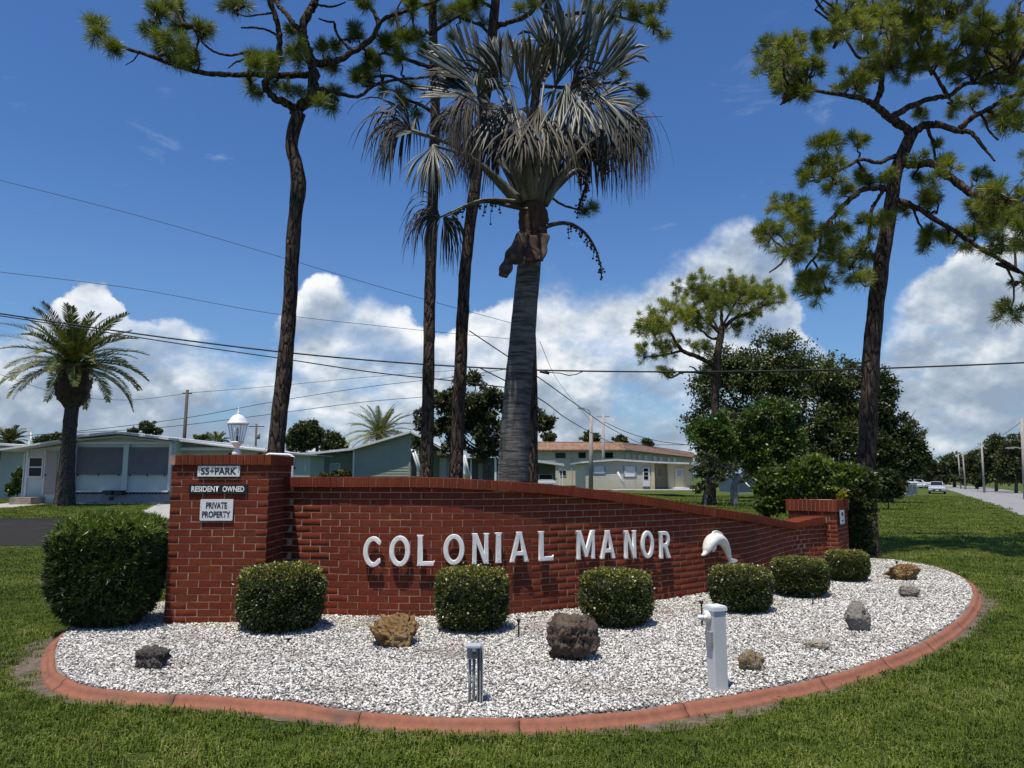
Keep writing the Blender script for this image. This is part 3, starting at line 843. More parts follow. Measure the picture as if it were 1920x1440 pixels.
# coping: bricks on edge following the slope
cop = MB()
V = []; F = []
for s in ks:
    x, y, th = wat(s); nx_, ny_ = -math.sin(th), math.cos(th); zt = copz(s)
    for dd, zz in ((-0.045, zt - COPH + 0.006), (-0.045, zt - 0.006), (WT + 0.045, zt - 0.006), (WT + 0.045, zt - COPH + 0.006)): V.append((x + nx_ * dd, y + ny_ * dd, zz))
for i in range(len(ks) - 1):
    a = 4 * i; c = a + 4
    F += [(a + q, c + q, c + (q + 1) % 4, a + (q + 1) % 4) for q in range(4)]
F += [(0, 1, 2, 3), tuple(4 * len(ks) - 4 + q for q in (3, 2, 1, 0))]
copo = MB().add(V, F).build('coping', M_MORTAR, sign_wall)
s = 0.36; cbm = []
for sd in range(5):
    L, D_, H = BH - JT * 0.8, WT + 0.106, COPH
    V, F = brick_mesh(L, H, 70 + sd, D_); me = bpy.data.meshes.new('coping_brick'); me.from_pydata(V, [], F + [(8, 9, 10, 11)]); me.materials.append(M_BRICK); me.update(); cbm.append(me)
nco = 0
while s < WS[-1] - 0.03:
    x, y, th = wat(s); z = copz(s); sl_ = math.atan2(copz(s + 0.03) - copz(s - 0.03), 0.06)
    ob = bpy.data.objects.new('coping_brick', cbm[nco % 5]); COL.objects.link(ob)
    R = Matrix.Rotation(th, 4, 'Z') @ Matrix.Rotation(-sl_, 4, 'Y')
    ob.matrix_basis = Matrix.Translation(Vector((x, y, z - COPH / 2)) + (R.to_3x3() @ Vector((0, -0.053 + random.uniform(-.002, .002), random.uniform(-.0015, .0015))))) @ R
    attach(ob, copo); s += BH * math.cos(sl_); nco += 1


# ---------------------------------------------------------------- lettering and signs
def curve_mesh(name, polys, depth, bev, m, sx=1.0, sy=1.0):
    cu = bpy.data.curves.new(name, 'CURVE'); cu.dimensions = '2D'; cu.fill_mode = 'BOTH'; cu.extrude = depth / 2; cu.bevel_depth = bev; cu.bevel_resolution = 1
    cu.offset = -bev
    for pl in polys:
        sp = cu.splines.new('POLY'); sp.points.add(len(pl) - 1); sp.use_cyclic_u = True
        for q, (x, y) in zip(sp.points, pl): q.co = (x * sx, y * sy, 0, 1)
    return _tomesh(name, cu, m)


def _tomesh(name, cu, m):
    ob = bpy.data.objects.new('tmp', cu); COL.objects.link(ob)
    dg = bpy.context.evaluated_depsgraph_get(); dg.update()
    me = bpy.data.meshes.new_from_object(ob.evaluated_get(dg)); me.name = name
    bpy.data.objects.remove(ob); bpy.data.curves.remove(cu)
    me.materials.clear(); me.materials.append(m); return me


def text_mesh(body, w, h, depth, m, bold=0.0):
    cu = bpy.data.curves.new('text', 'FONT'); cu.body = body; cu.size = 1.0; cu.extrude = 0.0; cu.offset = bold; cu.align_x = 'LEFT'
    me = _tomesh('lettering', cu, m)
    a = np.empty(len(me.vertices) * 3); me.vertices.foreach_get('co', a); a = a.reshape(-1, 3)
    mn, mx = a.min(0), a.max(0); s = np.array([w / (mx[0] - mn[0]), h / (mx[1] - mn[1])])
    a[:, :2] = (a[:, :2] - (mn[:2] + mx[:2]) / 2) * s; a[:, 2] = 0
    V = np.c_[a[:, 0], np.zeros(len(a)), a[:, 1]]; me.vertices.foreach_set('co', V.ravel()); me.update(); return me


def arc(cx, cy, rx, ry, a0, a1, n=20):
    return [(cx + rx * math.cos(math.radians(a0 + (a1 - a0) * i / n)), cy + ry * math.sin(math.radians(a0 + (a1 - a0) * i / n))) for i in range(n + 1)]


LET = {
    'C': [arc(.34, .5, .34, .5, 38, 322, 30)[:-1] + [(.60, .16), (.55, .30)] + arc(.345, .5, .185, .345, 312, 48, 24) + [(.56, .70)], ],
    'O': [arc(.35, .5, .35, .5, 0, 351, 39), arc(.35, .5, .185, .345, 0, -351, 39)],
    'L': [[(-.035, 0), (.60, 0), (.625, .19), (.575, .145), (.185, .145), (.185, .93), (.22, 1), (-.04, 1), (0, .93), (0, .06)]],
    'I': [[(-.035, 0), (.215, 0), (.18, .07), (.18, .93), (.215, 1), (-.035, 1), (0, .93), (0, .07)]],
    'N': [[(-.035, 0), (.185, 0), (.15, .06), (.15, .66), (.415, .0), (.63, 0), (.595, .06), (.595, .94), (.63, 1), (.41, 1), (.445, .94), (.445, .36), (.17, 1), (-.035, 1), (0, .94), (0, .06)]],
    'A': [[(-.035, 0), (.175, 0), (.165, .05), (.21, .215), (.51, .215), (.555, .05), (.545, 0), (.755, 0), (.72, .05), (.46, .95), (.475, 1), (.245, 1), (.26, .95), (0, .05)], [(.25, .355), (.36, .76), (.47, .355)]],
    'M': [[(-.035, 0), (.18, 0), (.15, .06), (.15, .62), (.36, .08), (.50, .08), (.71, .62), (.71, .06), (.68, 0), (.895, 0), (.86, .06), (.86, .94), (.895, 1), (.68, 1), (.43, .38), (.18, 1), (-.035, 1), (0, .94), (0, .06)]],
    'R': [[(-.035, 0), (.195, 0), (.16, .06), (.16, .40), (.26, .40), (.43, 0), (.655, 0), (.615, .05), (.44, .44)] + arc(.32, .71, .28, .29, -50, 90, 12) + [(-.035, 1), (0, .94), (0, .06)], [(.16, .545), (.16, .865), (.31, .865)] + arc(.31, .705, .125, .16, 80, -80, 10) + [(.31, .545)]],
}
word = [('C', 700, 'first letter, C of COLONIAL'), ('O', 752, 'first letter O of COLONIAL'), ('L', 801, 'first letter L of COLONIAL'), ('O', 850, 'second letter O of COLONIAL'), ('N', 899, 'letter N of COLONIAL'),
        ('I', 933, 'narrow letter I of COLONIAL'), ('A', 971, 'letter A of COLONIAL'), ('L', 1018, 'last letter L of COLONIAL'), ('M', 1092, 'letter M beginning MANOR'), ('A', 1135, 'letter A of MANOR'),
        ('N', 1176, 'letter N of MANOR'), ('O', 1209, 'letter O of MANOR'), ('R', 1241, 'last letter R of MANOR')]
SPX1 = np.array([proj((WC[i, 0], WC[i, 1], 0.6))[0] for i in range(len(WC))])
LH = 0.305; LZ0 = P(700, 1062, WC[int(np.argmin(np.abs(SPX1 - 700))), 1]).z
for ch, px, lb in word:
    i = int(np.argmin(np.abs(SPX1 - px))); x, y, th = wat(WS[i]); nrm = Vector((math.sin(th), -math.cos(th), 0)); tg = Vector((math.cos(th), math.sin(th), 0))
    nrw = 0.84 if px > 1050 else (0.90 if ch in 'LNA' else 1.0)
    me = curve_mesh('letter_face', LET[ch], 0.022, 0.0055, M_WHITEM, LH * nrw, LH)
    a = np.empty(len(me.vertices) * 3); me.vertices.foreach_get('co', a); a = a.reshape(-1, 3); wd = a[:, 0].max() + a[:, 0].min()
    a[:, 0] -= wd / 2; me.vertices.foreach_set('co', np.c_[a[:, 0], -a[:, 2], a[:, 1]].ravel()); me.update()
    zb = LZ0 + (1.0 if True else 0) * np.interp(px, [700, 1241], [0.0, P(1241, 1046, y).z - LZ0])
    base = Vector((x, y, zb)) + nrm * 0.055
    root = empty('sign_letter', base, 'white raised metal ' + lb + ' on the brick wall', 'letter', 'white letters on the brick wall')
    fo = link('letter_face', me, root, base); fo.rotation_euler = (0, 0, th)
    attach(fo, root)
    # studs that hold it off the wall and screw heads
    spots = {'C': [(.0, .08), (.0, .92)], 'O': [(0, .08), (0, .92)], 'L': [(-.22, .9), (-.22, .08), (.2, .08)], 'I': [(0, .9), (0, .1)], 'N': [(-.22, .9), (-.22, .08), (.22, .08)],
             'A': [(0, .9), (-.28, .06), (.28, .06)], 'M': [(-.35, .9), (.35, .9), (-.35, .06), (.35, .06)], 'R': [(-.2, .9), (-.2, .08), (.22, .06)]}[ch]
    for u, v in spots:
        q = base + tg * (u * LH * nrw) + Vector((0, 0, v * LH))
        MB().tube([q - nrm * 0.012, q - nrm * 0.06], 0.004, 6).build('stud', M_WHITEM, root)
        MB().tube([q + nrm * 0.012, q + nrm * 0.0185], 0.006, 8).build('screw', M_WHITEM, root)

M_SIGNW = mat('white_sign_panel', (0.70, 0.71, 0.71), (0.64, 0.65, 0.65), 20, 0.4)
M_SIGNB = mat('black_sign_panel', (0.010, 0.010, 0.013), rough=0.4)
M_INKB = mat('black_lettering', (0.010, 0.010, 0.016), rough=0.5)
M_INKW = mat('white_lettering', (0.75, 0.75, 0.75), rough=0.5)


def rrect(w, h, r):
    return arc(w / 2 - r, h / 2 - r, r, r, 0, 90, 4) + arc(-w / 2 + r, h / 2 - r, r, r, 90, 180, 4) + arc(-w / 2 + r, -h / 2 + r, r, r, 180, 270, 4) + arc(w / 2 - r, -h / 2 + r, r, r, 270, 360, 4)


def plate_sign(x0, x1, y0, y1, lines, mp, mi, label, rad=0.004, bold=0.0, border=None, th=0.012):
    D = PLY - 0.004; a = P(x0, y0, D); b_ = P(x1, y1, D); w, h = b_.x - a.x, a.z - b_.z; c = Vector(((a.x + b_.x) / 2, D, (a.z + b_.z) / 2))
    root = empty('wall_sign', (c.x, D, c.z - h / 2), label, 'sign')
    MB().prism([(c.x + u, D, c.z + v) for u, v in rrect(w, h, rad)], (0, -th, 0)).build('panel', mp, root)
    if border:
        o_ = rrect(w - 0.012, h - 0.012, rad); i_ = rrect(w - 0.018, h - 0.018, rad); k = len(o_)
        V = [(c.x + u, D - th - 0.001, c.z + v) for u, v in o_] + [(c.x + u, D - th - 0.001, c.z + v) for u, v in i_]
        MB().add(V, [(i, (i + 1) % k, k + (i + 1) % k, k + i) for i in range(k)]).build('border', border, root)
    for body, ww, hh, dz, *dx in lines:
        lo = link('lettering', text_mesh(body, ww * w, hh * h, 0, mi, bold), root, (c.x + (dx[0] * w if dx else 0), D - th - 0.0022, c.z + dz * h))
    return root, c, w, h, D - th


r_, c_, w_, h_, d_ = plate_sign(372, 450, 873.5, 893.5, [('55+PARK', .84, .62, 0)], M_SIGNW, M_INKB, 'small white sign reading 55+PARK at the top of the tall brick pillar', bold=0.028)
for sx in (-1, 1): MB().prism([(c_.x + sx * w_ * .465 + 0.0045 * math.cos(a), d_ - 0.0022, c_.z + 0.0045 * math.sin(a)) for a in np.linspace(0, 6.0, 8)], (0, -0.002, 0)).build('screw', M_INKB, r_)
plate_sign(355, 464, 908, 925.5, [('RESIDENT', .47, .62, 0, -.215), ('OWNED', .37, .62, 0, .265)], M_SIGNB, M_INKW, 'black sign reading RESIDENT OWNED in white on the tall pillar', bold=0.03)
plate_sign(377, 436.5, 936, 976, [('PRIVATE', .64, .30, .21), ('PROPERTY', .86, .30, -.21)], M_SIGNW, M_INKB, 'white sign reading PRIVATE PROPERTY on the tall pillar, lowest of three', rad=0.012, bold=0.028)
# framed notice on the far side of the low pillar
Rr = Matrix.Rotation(R2, 3, 'Z'); sc_ = PC2 + Rr @ Vector((PW2 / 2 + 0.002, 0.0 - PW2 * 0.15, 0)); zc = P(1580, 969, sc_.y).z
root = empty('framed_plaque', (sc_.x, sc_.y, zc - 0.12), 'small black framed white plaque on the side of the low brick pillar', 'plaque')
MB().box((sc_.x, sc_.y, zc) + Rr @ Vector((0.012, 0, 0)) if False else Vector((sc_.x, sc_.y, zc)) + Rr @ Vector((0.012, 0, 0)), (0.024, 0.34, 0.27), R2).build('frame', M_SIGNB, root)
MB().box(Vector((sc_.x, sc_.y, zc)) + Rr @ Vector((0.025, 0, 0)), (0.006, 0.26, 0.22), R2).build('panel', M_SIGNW, root)
for dz, hh in ((0.045, 0.055), (-0.06, 0.02)):
    MB().box(Vector((sc_.x, sc_.y, zc + dz)) + Rr @ Vector((0.029, 0, 0)), (0.003, 0.12, hh), R2).build('mark', M_INKB, root)
# ---------------------------------------------------------------- dolphin on the wall
i = int(np.argmin(np.abs(SPX1 - 1345))); wx, wy, wth = wat(WS[i]); wn = Vector((math.sin(wth), -math.cos(wth), 0)); wtg = Vector((math.cos(wth), math.sin(wth), 0))
DD = wy - 0.10
def dp(x, y, off=0.0):
    """point on the wall's own plane, off metres in front of it"""
    d = ray(x, y); o_ = Vector((0, 0, CAMZ)); p0 = Vector((wx, wy, 0)) + wn * (0.03 + off)
    t = (p0 - o_).dot(wn) / d.dot(wn); return o_ + d * t
M_DOLPH = mat('white_plaster', (0.74, 0.735, 0.70), (0.64, 0.63, 0.58), 9, 0.55, bump=0.15, bscale=40)
dol = empty('dolphin_sculpture', dp(1366, 1058), 'white leaping dolphin sculpture mounted on the wall right of the lettering', 'sculpture')
path = [(1315.5, 1041, 1.5), (1319, 1040, 3.4), (1323, 1035.5, 5.6), (1326, 1028, 9.2), (1331, 1018, 12.2), (1338, 1011, 13.2), (1346, 1010, 12.3), (1353, 1014, 10.8), (1359, 1022, 9.0), (1363.5, 1032, 7.2), (1366.5, 1042, 5.4), (1368.5, 1050, 3.8), (1370, 1056, 2.4)]
sp_ = spl(path, 5); ps = [dp(x, y, 0.06) for x, y, r in sp_]; fac = wy / FPX
mb = MB(); mb.tube(ps, [r * fac for x, y, r in sp_], 16, sq=0.8)
mb.build('body', M_DOLPH, dol)
mb = MB(); mb.prism([dp(x, y, 0.045) for x, y in ((1333, 1002), (1336, 996), (1342, 994.5), (1350, 998.5), (1352, 1003), (1345, 1004.5))], wn * 0.03); mb.build('dorsal_fin', M_DOLPH, dol)
mb = MB(); mb.prism([dp(x, y, 0.05) for x, y in ((1366, 1052), (1371, 1047), (1377, 1047.5), (1381, 1051), (1375, 1055.5), (1369, 1058.5), (1362, 1064), (1355, 1066), (1360, 1059))], wn * 0.022); mb.build('tail_fluke', M_DOLPH, dol)
mb = MB(); mb.prism([dp(x, y, 0.09) for x, y in ((1336, 1021), (1341, 1022), (1341, 1028), (1336, 1035), (1334, 1029))], wn * 0.02); mb.build('flipper', M_DOLPH, dol)
mb = MB(); mb.lathe(dp(1324.5, 1029.5, 0.125), [(0.001, -0.004), (0.005, 0), (0.001, 0.004)], 8); mb.build('eye', M_BLACK, dol)

# ---------------------------------------------------------------- lantern on the tall pillar
LC = Vector((P(443.5, 850, PC1.y - 0.1).x, PC1.y - 0.1, PT1 - 0.004)); ls = (PC1.y - 0.1) / FPX
lan = empty('lantern', LC, 'white coach lantern with clear glass panes on top of the tall pillar', 'lantern')
M_LANT = mat('white_enamel', (0.74, 0.75, 0.76), (0.66, 0.67, 0.68), 8, 0.35)
m, n, b, o = newmat('clear_glass'); b.inputs['Base Color'].default_value = (0.9, 0.93, 0.95, 1); b.inputs['Roughness'].default_value = 0.03
tr = n.n('ShaderNodeBsdfTransparent', {0: (0.86, 0.89, 0.91, 1)}); mx = n.n('ShaderNodeMixShader', {0: 0.10, 1: tr.outputs[0], 2: b.outputs[0]}); n.t.links.new(mx.outputs[0], o.inputs[0]); M_GLASS = m
lz = lambda py: (852 - py) * ls
MB().lathe(LC, [(8 * ls, 0), (8.2 * ls, lz(846)), (6 * ls, lz(842)), (2.6 * ls, lz(838.5)), (3.2 * ls, lz(837)), (8 * ls, lz(831)), (10 * ls, lz(829)), (12.5 * ls, lz(828)), (12.5 * ls, lz(825.5)), (9.5 * ls, lz(825))], 12).build('stem', M_LANT, lan)
MB().lathe(LC, [(19.5 * ls, lz(793)), (20.5 * ls, lz(791.5)), (17.5 * ls, lz(789)), (15.5 * ls, lz(785)), (12.5 * ls, lz(780)), (8 * ls, lz(776)), (3.5 * ls, lz(774.5)), (2.2 * ls, lz(772.5)), (3 * ls, lz(770.5)), (1.6 * ls, lz(769)), (0.9 * ls, lz(765)), (0.3 * ls, lz(760))], 16).build('roof', M_LANT, lan)
for k in range(6):
    a = math.pi / 6 + k * math.pi / 3; q = lambda rr, z: LC + Vector((rr * ls * math.cos(a), rr * ls * math.sin(a), z))
    MB().tube([q(10.5, lz(826)), q(17.5, lz(793))], 0.9 * ls, 6).build('cage_bar', M_LANT, lan)
    a2 = a + math.pi / 3; q2 = lambda rr, z: LC + Vector((rr * ls * math.cos(a2), rr * ls * math.sin(a2), z))
    MB().add([q(10.3, lz(826)), q2(10.3, lz(826)), q2(17.3, lz(793)), q(17.3, lz(793))], [(0, 1, 2, 3)]).build('pane', M_GLASS, lan)
MB().lathe(LC, [(2.2 * ls, lz(826)), (2.2 * ls, lz(815))], 10).build('lamp_socket', M_BLACK, lan)
MB().lathe(LC, [(1.4 * ls, lz(815)), (2.6 * ls, lz(809)), (2.3 * ls, lz(803)), (0.4 * ls, lz(798))], 10).build('bulb', mat('frosted_bulb', (0.6, 0.58, 0.5), rough=0.3), lan)

# white pipe rail behind the pillar
D = PC1.y + 1.3; q = lambda x, y, dd=0: P(x, y, D + dd)
pr = empty('pipe_rail', (q(542, 900).x, D, LZ), 'white plastic pipe rail standing behind the tall brick pillar', 'pipe')
M_PVC = mat('white_pvc', (0.76, 0.77, 0.76), (0.68, 0.69, 0.68), 5, 0.4)
a, b_, c_ = q(499, 851.5), q(547, 853), q(547, 853)
MB().tube([Vector((a.x, a.y, LZ - 0.02)), a + Vector((0, 0, -0.03)), a + Vector((0.012, 0, -0.008)), a + Vector((0.04, 0, 0)), b_ + Vector((-0.03, 0, 0.0)), b_ + Vector((0.0, 0, -0.012)), b_ + Vector((0.012, 0, -0.05)), Vector((b_.x + 0.012, b_.y, LZ - 0.02))], 0.017, 10).build('pipe', M_PVC, pr)
MB().lathe(b_ + Vector((0.012, 0, -0.075)), [(0.023, 0), (0.023, 0.06)], 10).build('elbow', M_PVC, pr)
MB().tube([Vector((b_.x - 0.022, b_.y, LZ - 0.02)), b_ + Vector((-0.022, 0, -0.02))], 0.011, 8).build('riser', M_PVC, pr)

# ---------------------------------------------------------------- rocks
def rock(px, py_base, wpx, hpx, seed, mt, label, rough=0.35, squash=1.0, holes=0.0, yaw=0.0, lift=0.0):
    p = G(px, py_base, 0); D = p.y; w = wpx * D / FPX; h = hpx * D / FPX * 0.90
    bm = bmesh.new(); bmesh.ops.create_icosphere(bm, subdivisions=5, radius=0.5)
    V = np.array([v.co[:] for v in bm.verts]); F = np.array([[v.index for v in f.verts] for f in bm.faces]); bm.free()
    r = np.random.RandomState(seed); nrm = V / np.linalg.norm(V, axis=1)[:, None]
    d = np.zeros(len(V)); 
    for o_, (sc, am) in enumerate(((2.2, .30), (4.6, .26), (9.5, .20), (19, .13), (38, .075))):
        wv = wob(nrm + 0.15 * np.c_[wob(nrm, sc, seed + 1), wob(nrm, sc, seed + 2), wob(nrm, sc, seed + 3)], sc, seed * 1.3 + o_ * 2.1)
        d += am * rough * 1.9 * (wv if o_ < 2 else (0.5 - np.abs(wv)) * 1.6)
    if holes:
        hv = wob(nrm, 6.5, seed + 9.0); d -= holes * np.clip(hv - 0.25, 0, 1)
    # a few flat broken faces
    V = nrm * (0.5 + d * 0.5)[:, None]
    for _ in range(5):
        nn = r.normal(size=3); nn /= np.linalg.norm(nn); c = r.uniform(0.30, 0.44); over = V @ nn - c; V = V - np.where(over > 0, over * 0.6, 0)[:, None] * nn
    V += 0.020 * r.normal(size=V.shape) * rough
    cy, sy = math.cos(yaw), math.sin(yaw); V = V @ np.array([[cy, sy, 0], [-sy, cy, 0], [0, 0, 1]])
    mn, mx = V.min(0), V.max(0); V = (V - (mn + mx) / 2) / (mx - mn) * np.array([w, w * 0.85, h * 1.22])
    V[:, 2] += h * 1.22 / 2 - h * 0.2
    me = npmesh('rock', V, F, mt, smooth=True)
    return link('rock', me, None, (p.x, p.y + w * 0.36, lift), label=label, category='rock', group='rocks set in the gravel bed')


def rockmat(name, a, b_, c, sc=7):
    m, n, b, o = newmat(name)
    tc = n.n('ShaderNodeTexCoord').outputs['Object']
    n1 = n.n('ShaderNodeTexNoise', {0: tc, 'Scale': sc * 1.0, 'Detail': 8.0, 'Roughness': 0.7}).outputs[0]
    n2 = n.n('ShaderNodeTexNoise', {0: tc, 'Scale': sc * 4.5, 'Detail': 8.0, 'Roughness': 0.75}).outputs[0]
    n3 = n.n('ShaderNodeTexVoronoi', {0: tc, 'Scale': sc * 5.0}).outputs['Distance']
    col = n.mix(n.ss(n1, 0.38, 0.64), a, b_); col = n.mix(n.ss(n2, 0.52, 0.72), col, c)
    n.t.links.new(col, b.inputs['Base Color']); b.inputs['Roughness'].default_value = 0.93; b.inputs['Specular IOR Level'].default_value = 0.2
    h = n.m('ADD', n2, n.m('MULTIPLY', n3, 0.6)); bp = n.n('ShaderNodeBump', {'Strength': 1.0, 'Distance': 0.02, 'Height': h}); n.t.links.new(bp.outputs[0], b.inputs['Normal'])
    return m


MR_DARK = rockmat('dark_grey_rock', (0.055, 0.050, 0.047), (0.15, 0.135, 0.12), (0.028, 0.025, 0.023))
MR_TAN = rockmat('tan_rock', (0.22, 0.125, 0.048), (0.31, 0.21, 0.105), (0.075, 0.048, 0.028))
MR_BRN = rockmat('dark_brown_rock', (0.085, 0.062, 0.048), (0.14, 0.105, 0.08), (0.045, 0.036, 0.030))
MR_GREY = rockmat('grey_rock', (0.21, 0.19, 0.17), (0.30, 0.28, 0.25), (0.13, 0.10, 0.08))
MR_OLIV = rockmat('mottled_tan_rock', (0.21, 0.155, 0.085), (0.33, 0.28, 0.19), (0.07, 0.05, 0.035))
MR_PALE = rockmat('pale_flat_rock', (0.36, 0.31, 0.24), (0.44, 0.40, 0.33), (0.22, 0.18, 0.13))
rock(276, 1256, 64, 40, 5, MR_DARK, 'jagged dark grey rock at the left end of the gravel bed', 0.55, holes=0.25)
rock(733, 1217, 94, 64, 12, MR_TAN, 'rough tan pitted rock left of the second trimmed shrub', 0.5, holes=0.3)
rock(1079, 1244, 104, 88, 21, MR_BRN, 'largest rock, dark brown and rugged, in the middle of the gravel bed', 0.4, holes=0.3)
rock(1415, 1262, 52, 44, 33, MR_OLIV, 'mottled tan rock just right of the grey square post', 0.38, holes=0.2)
rock(1539, 1219, 44, 19, 44, MR_PALE, 'small pale flat rock lying low in the gravel', 0.25)
rock(1618, 1186, 50, 58, 58, MR_GREY, 'upright pointed grey rock near the right side of the bed', 0.32)
rock(1713, 1121, 38, 23, 67, MR_GREY, 'small grey rock in front of the brown one at the right', 0.3)
rock(1704, 1090, 56, 36, 73, MR_TAN, 'brown pitted rock at the far right end of the bed', 0.5, holes=0.35)

# ---------------------------------------------------------------- electric box, post, stakes
M_GREYM = mat('galvanised_metal', (0.40, 0.41, 0.41), (0.28, 0.29, 0.29), 30, 0.5, metal=0.25)
M_GREYP = mat('grey_conduit', (0.30, 0.305, 0.31), (0.22, 0.225, 0.23), 20, 0.55)
b0 = G(889, 1316, 0); D = b0.y; u = D / FPX
eb = empty('outlet_post', (b0.x, D, 0), 'grey electrical outlet box on conduit pipes in the front of the gravel', 'outlet box')
X = lambda px: P(px, 1260, D).x
Zp = lambda py: P(890, py, D).z
MB().box(((X(876) + X(896)) / 2, D, (Zp(1212) + Zp(1233)) / 2), (X(896) - X(876), 0.075, Zp(1212) - Zp(1233))).build('box', M_GREYP, eb)
MB().box((((X(876) + X(896)) / 2 + 0.006), D - 0.006, Zp(1211) + 0.004), (X(897.5) - X(875) + .012, 0.10, 0.012)).build('lid', mat('pale_blue_grey_lid', (0.42, 0.46, 0.50), rough=0.4), eb)
MB().box(((X(885.5) + X(892.5)) / 2, D - 0.041, (Zp(1211.5) + Zp(1218.5)) / 2), (X(892.5) - X(885.5), 0.008, Zp(1211.5) - Zp(1218.5))).build('label_sticker', M_SIGNW, eb)
MB().box(((X(886) + X(893)) / 2, D - 0.041, (Zp(1220) + Zp(1229)) / 2), (X(893) - X(886), 0.01, Zp(1220) - Zp(1229))).build('socket_cover', mat('olive_plastic', (0.06, 0.06, 0.035), rough=0.4), eb)
for px in (881, 888.5): MB().tube([(X(px), D, -0.02), (X(px), D, Zp(1232))], 0.0095, 10).build('conduit', M_GREYP, eb)
ch = MB(); x0, x1 = X(894.5), X(906)
for xa, xb, dd in ((x0, x0 + 0.006, 0.03), (x1 - 0.006, x1, 0.03)): ch.bx(xa, xb, D - dd, D + 0.012, -0.02, Zp(1213))
ch.bx(x0, x1, D + 0.012, D + 0.018, -0.02, Zp(1213)); ch.bx(x0 + 0.016, x0 + 0.026, D - 0.015, D + 0.012, -0.02, Zp(1213))
ch.build('strut_channel', M_GREYM, eb)

b0 = G(1351, 1298, 0); D = b0.y + 0.06; u = D / FPX; ang = math.radians(21)
po = empty('utility_post', (b0.x, D, 0), 'pale grey square plastic post with flat cap standing in the gravel', 'post')
M_PPOST = mat('pale_grey_plastic', (0.58, 0.585, 0.575), (0.53, 0.535, 0.525), 5, 0.38)
w = 0.094; top = P(1351, 1143, D).z
MB().box((b0.x, D, top / 2 - 0.02), (w, w, top + 0.04), ang).build('shaft', M_PPOST, po)
cp = MB(); cp.box((b0.x, D, top + 0.010), (w + 0.016, w + 0.016, 0.024), ang); cp.box((b0.x, D, top + 0.025), (w + 0.008, w + 0.008, 0.008), ang); cp.build('cap', mat('white_post_cap', (0.72, 0.74, 0.75), rough=0.4), po)
R = Matrix.Rotation(ang, 3, 'Z'); q = Vector((b0.x, D, 0))
lf = lambda u_, v_, z: q + R @ Vector((-w / 2 - u_, v_, 0)) + Vector((0, 0, z))
zk = P(1320, 1156, D).z
MB().tube([lf(0.0, 0.02, zk), lf(0.016, 0.02, zk)], 0.042, 14).build('mounting_plate', M_PVC, po)
fl = MB(); fl.tube([lf(0.016, 0.02, zk), lf(0.03, 0.02, zk - 0.008), lf(0.05, 0.02, zk - 0.004)], [0.012, 0.014, 0.02], 10); fl.lathe(lf(0.06, 0.02, zk - 0.016), [(0.012, 0), (0.022, 0.008), (0.024, 0.02), (0.014, 0.03)], 10); fl.build('sensor', M_PVC, po)
MB().box(lf(0.008, 0.0, P(1330, 1197, D).z), (0.022, 0.06, 0.10), ang).build('socket_cover', M_GREYP, po)


def stake(px, y0, y1, label, w=0.010, head=True):
    b0 = G(px, y1, 0); z = P(px, y0, b0.y).z
    root = empty('ground_stake_light', b0, label, 'stake light', 'black stake lights in the gravel')
    MB().tube([b0 + Vector((0, 0, -0.03)), b0 + Vector((0, 0, z - 0.03))], w * 0.8, 8).build('stake', M_BLACK, root)
    MB().lathe(b0 + Vector((0, 0, z - 0.035)), [(w * 0.8, 0), (w * 1.7, 0.012), (w * 1.9, 0.03), (w * 1.2, 0.035)], 10).build('head', M_BLACK, root)
stake(972.5, 1160, 1194, 'black stake light right of the second trimmed shrub')
stake(1316.5, 1126, 1174, 'tall black stake light behind the grey square post', 0.011)
stake(1524.5, 1112, 1134, 'black stake light under the fifth trimmed shrub')
stake(1682, 1052, 1066, 'small black stake light at the far right edge of the bed', 0.009)
g0 = G(541, 1201, 0); gl = empty('ground_light', g0, 'small low round ground light in front of the leftmost trimmed shrub', 'ground light')
MB().lathe(g0 + Vector((0, 0, 0.0)), [(0.022, -0.02), (0.022, 0.02), (0.03, 0.025)], 12).build('base', M_BLACK, gl)
MB().lathe(g0 + Vector((0, 0, 0.025)), [(0.034, 0), (0.034, 0.006), (0.026, 0.011), (0.01, 0.013)], 14).build('lens', mat('frosted_lens', (0.5, 0.52, 0.5), rough=0.3), gl)


# ---------------------------------------------------------------- leaf tools
def rnd_rot(n, r=RS):
    q = r.normal(size=(n, 4)); q /= np.linalg.norm(q, axis=1)[:, None]; w, x, y, z = q.T
    return np.stack([np.stack([1 - 2 * (y * y + z * z), 2 * (x * y - z * w), 2 * (x * z + y * w)], -1), np.stack([2 * (x * y + z * w), 1 - 2 * (x * x + z * z), 2 * (y * z - x * w)], -1), np.stack([2 * (x * z - y * w), 2 * (y * z + x * w), 1 - 2 * (x * x + y * y)], -1)], 1)


def frame(d, r=RS):
    """matrices whose x axis is d (n,3), roll random"""
    d = d / np.maximum(np.linalg.norm(d, axis=1), 1e-9)[:, None]; a = r.normal(size=d.shape); u = a - d * (a * d).sum(1)[:, None]; u /= np.maximum(np.linalg.norm(u, axis=1), 1e-9)[:, None]
    return np.stack([d, u, np.cross(d, u)], -1)


LEAF = np.array([(0, 0, 0), (0.45, 0.5, 0.06), (1, 0, -0.04), (0.45, -0.5, 0.06)])          # pointed oval, folded
LEAFF = np.array([(0, 1, 2, 3)])


def leaves(pos, d, L, Wd, rnd, tmpl=LEAF, faces=LEAFF, r=RS):
    n = len(pos); k = len(tmpl); Rm = frame(d, r)
    T = tmpl[None] * np.stack([L, Wd, Wd], -1)[:, None, :]
    V = pos[:, None, :] + np.einsum('nij,nkj->nki', Rm, T)
    F = (faces[None] + (np.arange(n) * k)[:, None, None]).reshape(-1, faces.shape[1])
    return V.reshape(-1, 3), F, np.repeat(rnd, k)


